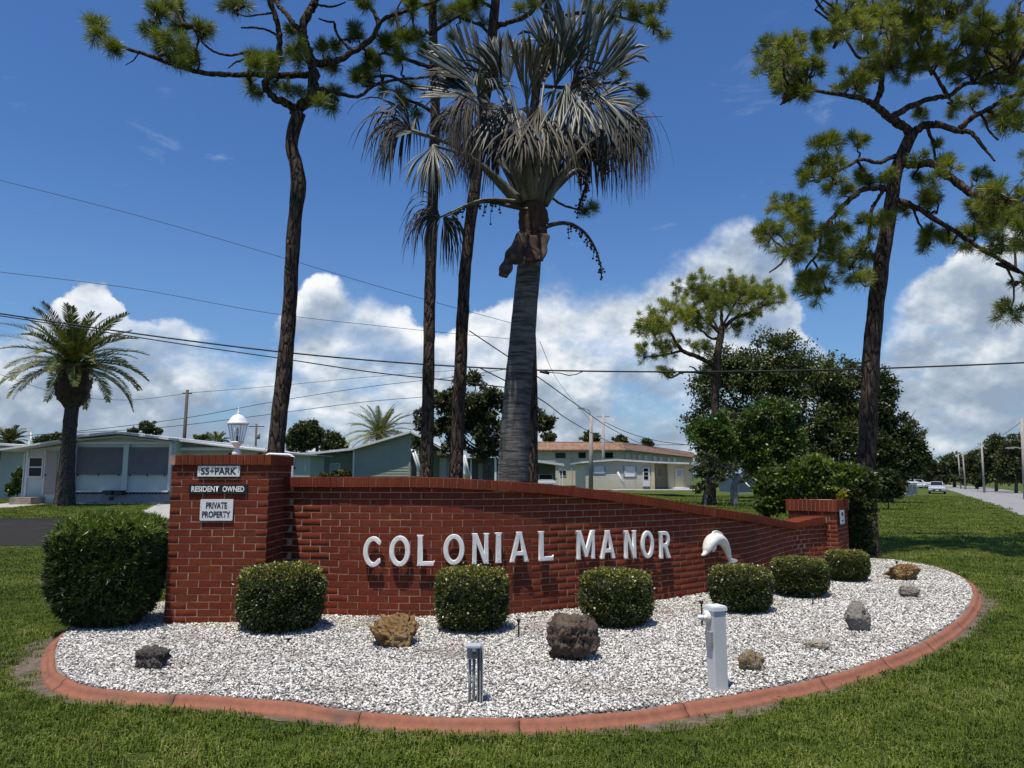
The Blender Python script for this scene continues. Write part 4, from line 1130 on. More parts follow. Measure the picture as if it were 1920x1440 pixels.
# ---------------------------------------------------------------- trimmed box shrubs
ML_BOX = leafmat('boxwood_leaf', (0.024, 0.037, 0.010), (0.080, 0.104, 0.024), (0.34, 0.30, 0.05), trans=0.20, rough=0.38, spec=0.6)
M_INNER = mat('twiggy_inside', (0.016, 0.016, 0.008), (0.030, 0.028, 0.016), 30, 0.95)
M_TWIG = mat('grey_brown_twig', (0.10, 0.085, 0.07), (0.06, 0.05, 0.04), 20, 0.9)


def supell(n, r, e=5.5, flat=0.35):
    """points on a rounded drum: unit half width 1, height 0..1"""
    u = r.normal(size=(n, 3)); u /= np.linalg.norm(u, axis=1)[:, None]
    if flat < 0: u /= (np.sum(np.abs(u) ** e, axis=1) ** (1 / e))[:, None]
    else: u /= ((np.hypot(u[:, 0], u[:, 1]) ** e + np.abs(u[:, 2]) ** e) ** (1 / e))[:, None]
    return u


def box_shrub(seed, n=20000):
    r = np.random.RandomState(seed)
    u = supell(n, r); depth = 1 - 0.20 * r.rand(n) ** 1.3
    lump = 1 + 0.035 * wob(u, 3.0, seed) + 0.02 * wob(u, 7, seed + 3)
    depth = np.where(r.rand(n) < 0.012, r.uniform(1.02, 1.10, n), depth)          # stray shoots
    p = u * (depth * lump)[:, None]
    d = u + 0.9 * r.normal(size=(n, 3)); d[:, 2] += 0.3
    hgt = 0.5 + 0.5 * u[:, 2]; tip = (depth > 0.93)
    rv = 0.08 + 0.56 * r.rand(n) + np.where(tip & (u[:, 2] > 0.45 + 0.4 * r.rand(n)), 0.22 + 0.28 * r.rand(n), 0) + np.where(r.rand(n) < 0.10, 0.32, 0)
    ok = (wob(u, 4.2, seed + 5.0) > -0.62) | (depth < 0.9); p, d, rv, u = p[ok], d[ok], rv[ok], u[ok]; n = len(p)      # thin spots
    p[:, 0] *= 0.40; p[:, 1] *= 0.40; p[:, 2] = p[:, 2] * 0.34 + 0.36
    # bottom tapers in
    low = np.clip((0.25 - p[:, 2]) / 0.25, 0, 1); p[:, :2] *= (1 - 0.10 * low)[:, None]
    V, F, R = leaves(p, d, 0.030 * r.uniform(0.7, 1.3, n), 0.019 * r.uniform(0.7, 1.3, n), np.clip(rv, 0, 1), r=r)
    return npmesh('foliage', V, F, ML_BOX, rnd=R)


SHR = [box_shrub(s) for s in (1, 2, 3)]
bm = bmesh.new(); bmesh.ops.create_icosphere(bm, subdivisions=3, radius=1.0)
SV = np.array([v.co[:] for v in bm.verts]); SF = np.array([[v.index for v in f.verts] for f in bm.faces]); bm.free()
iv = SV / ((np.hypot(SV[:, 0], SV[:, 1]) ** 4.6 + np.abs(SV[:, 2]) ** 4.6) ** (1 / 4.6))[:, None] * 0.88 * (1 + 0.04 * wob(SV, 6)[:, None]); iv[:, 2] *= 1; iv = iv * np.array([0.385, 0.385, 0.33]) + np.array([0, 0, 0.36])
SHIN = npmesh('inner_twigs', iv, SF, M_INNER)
shr = [(445, 608, 1058, 1195, 'leftmost trimmed round box shrub, in front of the tall pillar'), (814, 956, 1063, 1194, 'trimmed box shrub below the letters N I A of the wall'), (1086, 1224, 1067, 1184, 'trimmed box shrub below the word MANOR'),
       (1331, 1448, 1058, 1155, 'trimmed box shrub under the white dolphin'), (1446, 1552, 1042, 1124, 'fifth trimmed box shrub, between the dolphin and the low pillar'), (1548, 1628, 1028, 1093, 'rightmost trimmed box shrub, before the low brick pillar')]
for k, (x0, x1, y0, y1, lb) in enumerate(shr):
    g = G((x0 + x1) / 2, y1, 0); wd = (x1 - x0) * (g.y + 0.3) / FPX; c = Vector((g.x, g.y + wd * 0.42, 0)); c.x = P((x0 + x1) / 2, y1 - 40, c.y).x
    hh = P(960, y0 + 6, c.y - wd * 0.2).z
    root = empty('box_shrub', c, lb, 'shrub', 'trimmed shrubs in the gravel bed'); root.rotation_euler = (0, 0, k * 1.1)
    sx, sz_ = wd / 0.86, hh / 0.705
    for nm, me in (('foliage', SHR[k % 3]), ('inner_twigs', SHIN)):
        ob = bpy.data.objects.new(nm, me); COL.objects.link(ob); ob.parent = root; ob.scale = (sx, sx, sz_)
    st = MB(); st.tube([(0, 0, -0.05), (0.01, 0, 0.15), (0, 0.01, 0.3)], [0.02, 0.018, 0.012], 6); me = st.mesh('stem', M_TWIG); ob = bpy.data.objects.new('stem', me); COL.objects.link(ob); ob.parent = root


# ---------------------------------------------------------------- clipped yew-like hedge left of the pillar
def whorl_leaves(c, d, nl, L, Wd, rv, r, spread=1.0):
    """whorls of strap leaves: centres c, axes d"""
    n = len(c); cc = np.repeat(c, nl, 0); dd = np.repeat(d, nl, 0)
    dirs = dd * r.uniform(0.1, 0.9, (n * nl, 1)) + spread * r.normal(size=(n * nl, 3)) * 0.7
    return leaves(cc, dirs, L * r.uniform(0.6, 1.15, n * nl), Wd * r.uniform(0.8, 1.2, n * nl), np.clip(np.repeat(rv, nl) + r.normal(0, 0.07, n * nl), 0, 1), r=r)


ML_POD = leafmat('podocarpus_leaf', (0.018, 0.030, 0.009), (0.055, 0.088, 0.020), (0.20, 0.27, 0.045), trans=0.2, rough=0.40, spec=0.4)
g = G(215, 1192, 0); hc = Vector((P(207, 1100, g.y + 0.5).x, g.y + 0.45, 0))
rr_ = np.random.RandomState(5); n_ = 4200
u = supell(n_, rr_, 4.5, -1); dep = 1 - 0.22 * rr_.rand(n_) ** 1.4; lump = 1 + 0.05 * wob(u, 3.3, 2.0) + 0.03 * wob(u, 8, 1.0)
p_ = u * (dep * lump)[:, None]; hw, hh = 0.455, P(200, 970, g.y + 0.25).z / 2
p_ = p_ * np.array([hw, hw * 0.85, hh - 0.02]) + np.array([0, 0, hh + 0.02])
lowf = np.clip((0.5 - p_[:, 2]) / 0.5, 0, 1); p_[:, :2] *= (1 - 0.22 * lowf ** 1.3)[:, None]
rv_ = 0.25 + 0.25 * rr_.rand(n_) + np.where((u[:, 2] > 0.6) & (dep > 0.9), 0.30 + 0.25 * rr_.rand(n_), 0)  # outer leaves on top set brighter: sunlit look put into the leaf colour
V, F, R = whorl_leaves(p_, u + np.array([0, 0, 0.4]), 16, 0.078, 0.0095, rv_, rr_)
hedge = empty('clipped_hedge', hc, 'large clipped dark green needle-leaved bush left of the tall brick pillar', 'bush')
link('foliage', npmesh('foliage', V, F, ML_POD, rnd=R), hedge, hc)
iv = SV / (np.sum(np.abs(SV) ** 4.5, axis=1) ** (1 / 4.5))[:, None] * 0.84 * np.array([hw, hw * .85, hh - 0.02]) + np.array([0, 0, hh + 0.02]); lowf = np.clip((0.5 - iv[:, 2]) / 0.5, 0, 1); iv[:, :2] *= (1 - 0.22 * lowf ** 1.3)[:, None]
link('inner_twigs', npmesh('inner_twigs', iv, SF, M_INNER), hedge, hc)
st = MB()
for dx, dy in ((0.3, 0.0), (-.15, .1), (0.1, -.15)): st.tube([hc + Vector((dx * 0.9, dy, -0.05)), hc + Vector((dx, dy, 0.3)), hc + Vector((dx * 1.3, dy, 0.6))], [0.022, 0.018, 0.012], 6)
st.build('stem', M_TWIG, hedge)
# ---------------------------------------------------------------- leaf litter on the gravel and lawn
r_ = np.random.RandomState(77); n_ = 520
X = r_.uniform(-4.2, 7, n_); Y = r_.uniform(4.6, 12.5, n_); near_ = r_.rand(n_) < 0.45
for i in range(n_):
    if near_[i]:
        s0 = shr[r_.randint(len(shr))]; g_ = G((s0[0] + s0[1]) / 2, s0[3], 0); a_ = r_.uniform(0, 6.28); X[i] = g_.x + math.cos(a_) * r_.uniform(.3, .65); Y[i] = g_.y + 0.3 + math.sin(a_) * r_.uniform(.3, .6)
ok = inpoly(X, Y, inner2); X, Y = X[ok], Y[ok]; n_ = len(X)
d_ = np.c_[r_.normal(size=(n_, 2)), r_.normal(0, .25, n_)]
V, F, R = leaves(np.c_[X, Y, np.full(n_, 0.022) + 0.008 * r_.rand(n_)], d_, r_.uniform(.02, .055, n_), r_.uniform(.008, .02, n_), r_.rand(n_), r=r_)
link('leaf_litter', npmesh('leaf_litter', V, F, leafmat('dry_litter', (0.05, 0.03, 0.015), (0.16, 0.095, 0.04), (0.30, 0.21, 0.10), trans=0), rnd=R), kind='stuff', label='dry brown leaf litter scattered over the gravel', category='leaves')
# ---------------------------------------------------------------- trees
M_PBARK = None
def barkmat(name, a, b_, c, sc=9.0, stretch=(1, 1, 0.28), bump=1.0, dist=0.03):
    m, n, b, o = newmat(name)
    tc = n.n('ShaderNodeTexCoord').outputs['Object']; mp = n.n('ShaderNodeMapping', {0: tc, 3: stretch}).outputs[0]
    wv = n.n('ShaderNodeTexNoise', {0: mp, 'Scale': sc * 0.6, 'Detail': 4.0}).outputs[1]
    mv = n.n('ShaderNodeVectorMath', {0: wv, 1: (0.22, 0.22, 0.22), 2: mp}, operation='MULTIPLY_ADD').outputs[0]
    v = n.n('ShaderNodeTexVoronoi', {0: mv, 'Scale': sc}, feature='DISTANCE_TO_EDGE').outputs['Distance']
    nz = n.n('ShaderNodeTexNoise', {0: mp, 'Scale': sc * 3.2, 'Detail': 8.0, 'Roughness': 0.7}).outputs[0]
    col = n.mix(n.ss(v, 0.02, 0.16), c, a); col = n.mix(n.ss(nz, 0.45, 0.68), col, b_)
    n.t.links.new(col, b.inputs['Base Color']); b.inputs['Roughness'].default_value = 0.95; b.inputs['Specular IOR Level'].default_value = 0.15
    h = n.m('ADD', n.ss(v, 0.0, 0.2), n.m('MULTIPLY', nz, 0.7)); bp = n.n('ShaderNodeBump', {'Strength': bump, 'Distance': dist, 'Height': h}); n.t.links.new(bp.outputs[0], b.inputs['Normal'])
    return m


M_PBARK = barkmat('pine_bark', (0.075, 0.052, 0.042), (0.15, 0.105, 0.085), (0.020, 0.014, 0.012))
M_OBARK = barkmat('grey_bark', (0.12, 0.105, 0.09), (0.20, 0.185, 0.165), (0.05, 0.042, 0.036), 14)
ML_PINE = leafmat('pine_needle', (0.055, 0.075, 0.018), (0.175, 0.205, 0.038), (0.42, 0.40, 0.07), trans=0.36, rough=0.42, spec=0.4)


def trunk_tube(mb, pts, rad, n, D, rough=0.05, step=0.18, seed=0):
    """smooth traced trunk with an uneven surface"""
    A = spl([(*p, r) for p, r in zip(pts, rad)], 8); A, L = resample(A, step, False)
    V = []; k = len(A); up = None
    pp = [Vector(a[:3]) for a in A]; prev = Vector((1, 0, 0))
    for i, p in enumerate(pp):
        t = (pp[min(i + 1, k - 1)] - pp[max(i - 1, 0)]).normalized(); u = (prev - t * prev.dot(t)).normalized(); prev = u; w = t.cross(u)
        for j in range(n):
            a = 2 * math.pi * j / n; q = p + (u * math.cos(a) + w * math.sin(a)) * A[i, 3]
            e = 1 + rough * (wob(np.array(q) * np.array([1, 1, 0.45]), 9, seed) + 0.7 * wob(np.array(q), 23, seed + 1)) + rough * random.uniform(-.35, .35)
            V.append(p + (u * math.cos(a) + w * math.sin(a)) * (A[i, 3] * e))
    F = [(i * n + j, i * n + (j + 1) % n, (i + 1) * n + (j + 1) % n, (i + 1) * n + j) for i in range(k - 1) for j in range(n)]
    F += [tuple(range(n - 1, -1, -1)), tuple((k - 1) * n + j for j in range(n))]
    mb.add(V, F, 0, True)


def crooked(a, b_, k, amp, r, sag=0.0):
    a, b_ = Vector(a), Vector(b_); L = (b_ - a).length; out = []
    for i in range(k + 1):
        t = i / k; w = math.sin(math.pi * t) ** 0.7 if 0 < t < 1 else 0
        out.append(a.lerp(b_, t) + Vector((r.uniform(-1, 1), r.uniform(-1, 1), r.uniform(-1, 1))) * amp * L * w - Vector((0, 0, sag * L * math.sin(math.pi * t))))
    return out


def tuft_mesh(C, Dv, L, n, rv, r, width=0.009):
    """needle tufts: every needle one slim triangle"""
    m_ = len(C); cc = np.repeat(C, n, 0); dd = np.repeat(Dv / np.linalg.norm(Dv, axis=1)[:, None], n, 0)
    k = m_ * n; v = r.normal(size=(k, 3)); v /= np.linalg.norm(v, axis=1)[:, None]
    nd = dd * r.uniform(0.25, 1.5, (k, 1)) + v; nd /= np.linalg.norm(nd, axis=1)[:, None]
    ln = np.repeat(L, n) * r.uniform(0.65, 1.1, k)
    base = cc + dd * (-np.repeat(L, n) * r.uniform(0.0, 0.45, k))[:, None]
    tip = base + nd * ln[:, None]; tip[:, 2] -= 0.10 * ln
    sd = np.cross(nd, r.normal(size=(k, 3))); sd /= np.maximum(np.linalg.norm(sd, axis=1), 1e-6)[:, None]
    mid = base + nd * (ln * 0.55)[:, None]
    V = np.stack([base, mid + sd * width / 2, tip, mid - sd * width / 2], 1).reshape(-1, 3)
    F = np.arange(k * 4).reshape(-1, 4)
    return V, F, np.repeat(np.clip(np.repeat(rv, n) + r.normal(0, 0.10, k), 0, 1), 4)


def pine(label, D, trunk, limbs, clusters, seed, needle=0.255, per=6.5, nn=150, extra=(), group='tall pine trees', tone=0.45, dead=(), width=0.0072):
    """trunk, limbs: traced (x, y, radius px); a limb may end with a number, the depth its tip gains; clusters: (x, y, radius px)"""
    r = random.Random(seed); rn = np.random.RandomState(seed); u = D / FPX
    base = P(trunk[0][0], 888, D); gx_, gy_ = base.x, base.y; gzv = float(gz(gx_, gy_))
    tp = [P(x, y, D) for x, y, w in trunk]; tr_ = [w * u for x, y, w in trunk]
    t0 = tp[0]; d = (tp[0] - tp[1]).normalized(); foot = Vector((t0.x + d.x * 0.3, D, gzv - 0.1))
    tp = [foot, Vector((t0.x + d.x * 0.2, D, gzv + 0.25))] + tp; tr_ = [tr_[0] * 1.55, tr_[0] * 1.15] + tr_
    root = empty('pine_tree', (foot.x, foot.y, gzv), label, 'tree', group)
    mb = MB(); trunk_tube(mb, tp, tr_, 22, D, 0.07, 0.14, seed); mb.build('trunk', M_PBARK, root)
    net = []                                            # samples of every limb: x, y, depth, 3d, radius
    for (x, y, w), p in zip(trunk, tp[2:]): pass
    A = spl([(x, y, w) for x, y, w in trunk], 8)
    for x, y, w in A[len(A) // 3:]: net.append((x, y, D, w * u * 0.5))
    br = MB()
    for lb in list(limbs) + list(dead):
        gain = lb[-1] if not isinstance(lb[-1], tuple) else r.uniform(-1.6, 1.6)
        pts = [q for q in lb if isinstance(q, tuple)]
        # start depth from the nearest limb already grown
        st = min(net, key=lambda q: (q[0] - pts[0][0]) ** 2 + (q[1] - pts[0][1]) ** 2)
        A = spl([(x, y, w * 0.82) for x, y, w in pts], 6); k = len(A); P3 = []
        for i, (x, y, w) in enumerate(A):
            dd = st[2] + gain * (i / (k - 1)) ** 1.2; P3.append(P(x, y, dd) + Vector((r.uniform(-1, 1), r.uniform(-1, 1), r.uniform(-1, 1))) * 0.25 * w * u)
            net.append((x, y, dd, w * u))
        j0 = P(st[0], st[1], st[2]); rd = [max(w * u * (1 + r.uniform(-.12, .12)), 0.006) for x, y, w in A]
        if 0.02 < (P3[0] - j0).length < 60 * u: P3 = [j0] + P3; rd = [rd[0]] + rd
        br.tube(P3, rd, 9)
    TC, TD, TL, TR = [], [], [], []
    for (x, y, rad) in list(clusters) + list(extra):
        st = min(net, key=lambda q: (q[0] - x) ** 2 + (q[1] - y) ** 2)
        dd = st[2] + r.gauss(0, 0.35 + rad * u * 0.8)
        c = P(x, y, dd); a = P(st[0], st[1], st[2])
        if (c - a).length > 0.08:
            pth = crooked(a, c, 5, 0.13, r, sag=0.05); br.tube(pth, [max(0.006, (0.022 + 0.010 * (c - a).length) * (1 - 0.7 * i / 5)) for i in range(6)], 6)
            for q in pth[2:4]:
                if r.random() < 0.35:                   # short dead spur
                    e = q + Vector((r.uniform(-1, 1), r.uniform(-1, 1), r.uniform(-.4, .8))) * 0.28; br.tube(crooked(q, e, 3, 0.15, r), [0.009, 0.007, 0.005, 0.003], 5)
        R_ = rad * u; m_ = max(3, int(per * (rad / 26.0) ** 1.3))
        v0 = (c - a).normalized() if (c - a).length > 0.05 else Vector((0, 0, 1))
        tn = tone + r.uniform(-.16, .16)
        for i in range(m_):
            v = Vector((r.gauss(0, 1), r.gauss(0, 1), r.gauss(0, 0.8) + 0.25)).normalized() * R_ * 0.68 * r.random() ** 0.45
            q = c + v; TC.append(q[:]); dv = v.normalized() * 0.8 + v0 * 0.4 + Vector((0, 0, 0.75)); TD.append(dv[:]); TL.append(needle * r.uniform(0.8, 1.15)); TR.append(tn + r.uniform(-.1, .1))
            b0_ = c - v0 * R_ * 0.25
            if (q - b0_).length > 0.06: br.tube(crooked(b0_, q, 3, 0.10, r), [0.011, 0.009, 0.008, 0.006], 5)
    br.build('branches', M_PBARK, root)
    V, F, R = tuft_mesh(np.array(TC), np.array(TD), np.array(TL), nn, np.array(TR), rn, width)
    link('crown', npmesh('crown', V, F, ML_PINE, rnd=R), root)
    return root


def cr(sc, ox, oy, L):
    """points read off an enlarged view of the photograph"""
    return [tuple([ox + q[0] / sc, oy + q[1] / sc] + ([q[2]] if len(q) > 2 else [])) if isinstance(q, tuple) else q for q in L]


def above(x0, x1, y0, y1, n, r0, r1, seed):
    r = random.Random(seed); return [(r.uniform(x0, x1), r.uniform(y0, y1), r.uniform(r0, r1)) for _ in range(n)]


# left pine
lim = [
    [(551, 208, 13), (581, 187, 13), (588, 153, 12.5), (584, 115, 12), (570, 76, 11), (567, 45, 10.5), (581, 21, 10), (592, -5, 9), (605, -80, 8), (600, -170, 6), (615, -260, 3), 0.3],
    [(553, 205, 10), (530, 190, 9), (515, 184, 8.5), (497, 156, 8), (518, 128, 7.5), (525, 80, 7), (518, 35, 6.5), (504, 0, 6), (490, -70, 4), (470, -130, 2.5), -0.8],
    [(578, 141, 7.5), (530, 141, 7.5), (487, 140, 7), (430, 140, 6.5), (383, 137, 6), (324, 121, 5.2), (279, 104, 4.5), (227, 87, 3.5), (199, 69, 3), (182, 49, 2), -0.9],
    [(560, 55, 7), (545, 38, 6), (532, 21, 5.5), (515, 0, 5), (490, -50, 3.5), 0.9],
    [(590, 119, 9), (620, 116, 8), (643, 108, 7.5), (692, 76, 6.8), (709, 45, 6), (695, 14, 4.5), (668, 0, 3.5), (640, -40, 2), 0.6],
    [(709, 48, 5), (722, 34, 5), (737, 28, 4.5), (782, 14, 4), (815, 2, 3), (860, -20, 2), -0.6],
    [(592, 165, 5), (620, 171, 4.8), (671, 181, 4.3), (702, 160, 4), (748, 149, 3.5), (790, 146, 3), (825, 140, 2), 0.8],
    [(468, 97, 3), (450, 100, 3.2), (428, 104, 3), (400, 96, 2.6), (380, 80, 2), (378, 70, 1.2), -0.4],
    [(473, 108, 2.6), (455, 112, 2.6), (440, 118, 2.2), (428, 128, 1.5), -0.2],
    [(370, 134, 2.6), (374, 118, 2.4), (368, 95, 2.2), (372, 72, 2), (360, 50, 1.6), -0.5],
    [(330, 122, 2.4), (318, 100, 2.2), (300, 84, 2), (290, 60, 1.6), (292, 35, 1.2), 0.4],
]
dead = [[(657, 94, 4), (645, 80, 3.6), (633, 66, 3.4), (628, 50, 3.2), (626, 42, 2.8), (612, 40, 2.4), (598, 35, 1.6), -0.4], [(519, 66, 3), (500, 56, 2.8), (480, 52, 2.6), (452, 52, 1.8), -0.3],
        [(517, 24, 2.6), (490, 27, 2.4), (460, 30, 1.8), (440, 22, 1), 0.2], [(262, 97, 1.6), (250, 113, 1.4), (235, 122, 1), 0.1], [(600, 10, 3), (625, 12, 2.5), (648, 4, 1.5), 0.2]]
cl = [(185, 45, 27), (178, 62, 20), (205, 86, 20), (216, 95, 16), (292, 22, 26), (280, 60, 26), (312, 12, 22), (345, 22, 24), (338, 50, 22), (378, 50, 22), (385, 66, 18), (325, 80, 26), (348, 98, 26), (335, 116, 22), (310, 105, 22), (365, 115, 18), (300, 78, 22),
      (430, 12, 22), (455, 8, 24), (472, 105, 20), (490, 118, 22), (478, 126, 18), (520, 118, 18), (548, 60, 22), (552, 90, 24), (556, 112, 20), (468, 160, 19), (480, 175, 16), (500, 118, 18), (605, 92, 22), (622, 88, 20), (612, 118, 20), (628, 130, 16),
      (540, 165, 16), (556, 172, 15), (520, 160, 15), (607, 178, 18), (625, 165, 20), (620, 200, 20), (606, 196, 16), (663, 52, 20), (670, 70, 18), (735, 88, 22), (722, 75, 20), (760, 72, 20), (785, 70, 18), (700, 112, 22), (712, 128, 20), (672, 145, 18), (688, 150, 20), (750, 110, 18), (690, 8, 16), (770, 5, 18)]
ex = above(440, 720, -300, -15, 46, 26, 44, 3)
pine('tall crooked pine tree behind the tall brick pillar, forking near the top', 13.4, [(517, 850, 15.2), (534, 690, 14.6), (544, 560, 13.2), (549, 460, 13), (554, 400, 13), (560, 345, 14.4), (554, 305, 12.2), (547, 275, 12), (552, 240, 13), (561, 212, 12.5)], lim, cl, 21, extra=ex, dead=dead)

# two slim pines in the middle and one behind the palm
lim = [[(814, 130, 6), (780, 118, 5), (748, 108, 4.2), (720, 100, 3.5), (690, 108, 2.4), 0.6], [(814, 165, 5.5), (790, 165, 5), (757, 155, 4), (730, 142, 3.2), (690, 146, 2.6), (660, 152, 1.6), -0.7], [(815, 215, 5), (795, 200, 4.5), (770, 190, 3.5), (748, 182, 2), 0.5],
       [(812, 60, 5), (835, 45, 4), (860, 30, 3), (890, 12, 2), -0.6], [(811, 20, 5), (780, 0, 4), (740, -30, 3), 0.7], [(814, 190, 4), (835, 172, 3.2), (848, 148, 2), 0.5], [(810, -20, 6), (812, -120, 4), (806, -220, 2), 0.0], [(811, -60, 4), (850, -100, 3), (880, -130, 2), 0.6]]
cl = [(727, 80, 22), (748, 75, 22), (781, 68, 18), (700, 105, 20), (690, 125, 20), (665, 152, 16), (683, 140, 20), (748, 180, 18), (760, 195, 14), (813, 130, 22), (846, 142, 22), (830, 160, 18), (835, 25, 24), (817, 8, 24), (862, 20, 20), (888, 12, 18), (777, 215, 14), (770, 165, 16), (853, 262, 14), (795, 95, 18), (720, 165, 16), (740, 30, 16), (770, 20, 18)]
pine('slim straight pine tree left of the palm, the left one of the close pair', 14.6, [(800, 892, 12.6), (803, 720, 11.4), (806, 560, 11), (810, 420, 10.6), (814, 300, 10), (816, 200, 9.6), (813, 110, 9), (811, 0, 8)], lim, cl, 33, extra=above(700, 900, -270, -15, 30, 24, 40, 5))
lim = [[(930, 50, 7), (950, 44, 6.5), (983, 32, 6), (1008, 11, 5.5), (1040, -20, 4), (1090, -50, 3), -0.7], [(924, 72, 4), (905, 50, 3.4), (880, 40, 2.8), (850, 30, 2), 0.6], [(932, 20, 5), (905, 5, 4), (870, -10, 3), -0.6], [(928, 0, 7), (935, -90, 5), (925, -190, 3), 0.1], [(932, -60, 4), (890, -100, 3), (860, -120, 2), 0.4]]
cl = [(905, 40, 14), (880, 32, 16), (858, 26, 16), (870, 5, 20), (900, 4, 18), (1000, 8, 16), (975, 18, 12), (842, 240, 14), (850, 70, 14)]
pine('slim pine tree just left of the palm, the right one of the close pair', 15.2, [(855, 892, 13), (862, 720, 11.8), (868, 580, 11.5), (873, 500, 11.2), (884, 400, 11.2), (893, 330, 11), (904, 230, 10.5), (918, 120, 10), (929, 0, 9)], lim, cl, 47, extra=above(830, 1040, -260, -15, 34, 24, 42, 9))
lim = [[(1022, 40, 6), (1060, 30, 5), (1110, 22, 4.5), (1163, 32, 3.6), (1200, 42, 2.8), (1236, 58, 2), -0.7], [(1014, 90, 5), (1060, 100, 4), (1120, 118, 3), (1160, 128, 2), 0.6], [(1006, 160, 5), (1080, 165, 4), (1150, 155, 3), (1195, 172, 2), -0.5], [(996, 330, 4), (1040, 375, 3.4), (1080, 392, 2.6), (1110, 390, 1.8), 0.5], [(1028, 0, 6), (1080, -20, 5), (1150, -40, 4), (1220, -30, 3), 0.8], [(1030, -20, 6), (1040, -110, 4), (1030, -200, 2), 0]]
cl = [(1165, 8, 24), (1195, 12, 24), (1222, 18, 22), (1240, 10, 18), (1225, 42, 18), (1243, 62, 16), (1185, 32, 20), (1160, 118, 14), (1172, 140, 12), (1196, 172, 14), (1205, 182, 12), (1108, 388, 12), (1096, 398, 10), (1130, 5, 22), (1100, 8, 20), (1150, 35, 18), (1120, 60, 14)]
pine('pine tree half hidden behind the palm trunk', 16.0, [(998, 893, 11), (998, 760, 10.5), (994, 600, 10), (990, 450, 9.5), (994, 300, 9), (1006, 160, 8.5), (1028, 10, 8)], lim, cl, 59, extra=above(980, 1240, -250, -15, 36, 24, 42, 13))

# right pine
K = lambda L: cr(2.4, 1380, 0, L)
lim = [K(q) for q in [
    [(790, 600, 11), (735, 555, 10.5), (680, 520, 9.5), (620, 470, 7.5), (550, 440, 6), (430, 420, 4.6), (330, 410, 3.8), (260, 440, 3), (200, 470, 2), -0.8],
    [(622, 472, 7), (650, 420, 7), (655, 330, 6), (640, 250, 4.5), (560, 262, 3.6), (510, 200, 3), (480, 140, 2), 0.5],
    [(655, 335, 5.5), (690, 220, 4.6), (705, 130, 4), (725, 40, 3.2), (735, -60, 2.4), -0.5],
    [(700, 525, 8), (760, 490, 7.5), (800, 470, 7), (900, 440, 6.5), (960, 430, 6), (1030, 380, 5), (1120, 370, 3.8), (1230, 330, 2.6), 0.7],
    [(950, 432, 5), (905, 350, 4), (860, 285, 3.4), (820, 200, 2.8), (800, 100, 2), -0.4],
    [(800, 590, 9.5), (850, 565, 9), (900, 560, 8.5), (1000, 590, 7), (1060, 600, 5), (1110, 660, 3.6), (1165, 725, 2), -0.9],
    [(1000, 590, 7), (1060, 530, 6.4), (1140, 490, 5.6), (1220, 440, 5), (1290, 420, 4.4), (1400, 380, 3), -1.0],
    [(1130, 500, 4), (1180, 520, 3.4), (1250, 570, 3), (1320, 600, 2.4), 0.3],
    [(1120, 545, 3), (1140, 590, 2.6), (1180, 630, 2), -0.2],
    [(785, 745, 8.5), (840, 735, 9), (880, 738, 9), (950, 790, 9), (1030, 850, 8.5), (1110, 895, 8), (1200, 900, 6.5), (1300, 930, 5), -1.6],
    [(740, 905, 7), (800, 930, 6.5), (900, 990, 5.6), (1000, 1050, 5), (1100, 1120, 4.6), (1190, 1170, 4), (1290, 1230, 3.4), (1370, 1290, 2.4), -1.2],
    [(1190, 1170, 2.8), (1240, 1250, 2.4), (1250, 1340, 2), (1235, 1390, 1.4), -0.1],
    [(720, 700, 5.5), (680, 715, 5), (640, 732, 4.6), (560, 720, 4), (480, 760, 3), (380, 800, 2), -0.8],
    [(545, 725, 3), (580, 770, 2.6), (600, 800, 1.6), 0.2],
    [(675, 850, 7), (630, 846, 6.8), (580, 850, 6.6), (520, 890, 6), (450, 960, 5.4), (380, 1040, 5), (320, 1060, 4.2), (240, 1130, 3), (200, 1190, 2.4), (150, 1225, 1.4), -0.9],
    [(380, 1042, 4), (375, 1130, 3.4), (320, 1200, 2.6), (300, 1270, 1.6), 0.3],
    [(655, 870, 4), (625, 915, 4), (610, 950, 4), (600, 1040, 3.6), (580, 1090, 3), (540, 1150, 2), -0.4],
    [(345, 1170, 2.6), (380, 1230, 2), (400, 1290, 1.4), -0.1],
    [(800, 940, 3), (820, 1000, 2.6), (850, 1050, 2), (838, 1140, 1.2), 0.3],
    [(870, 605, 4), (890, 650, 3.4), (895, 715, 2.6), 0.3],
]]
dead = [K(q) for q in [[(610, 490, 2.2), (560, 520, 1.8), (500, 550, 1), -0.2], [(545, 600, 1.6), (540, 640, 1.8), (520, 690, 2), 0.1], [(1110, 820, 2.4), (1170, 820, 2), (1175, 770, 1.2), 0], [(1225, 840, 2.4), (1250, 770, 1.8), (1268, 690, 1), 0], [(600, 1040, 1.6), (560, 1060, 1.2), (530, 1040, 1), 0]]]
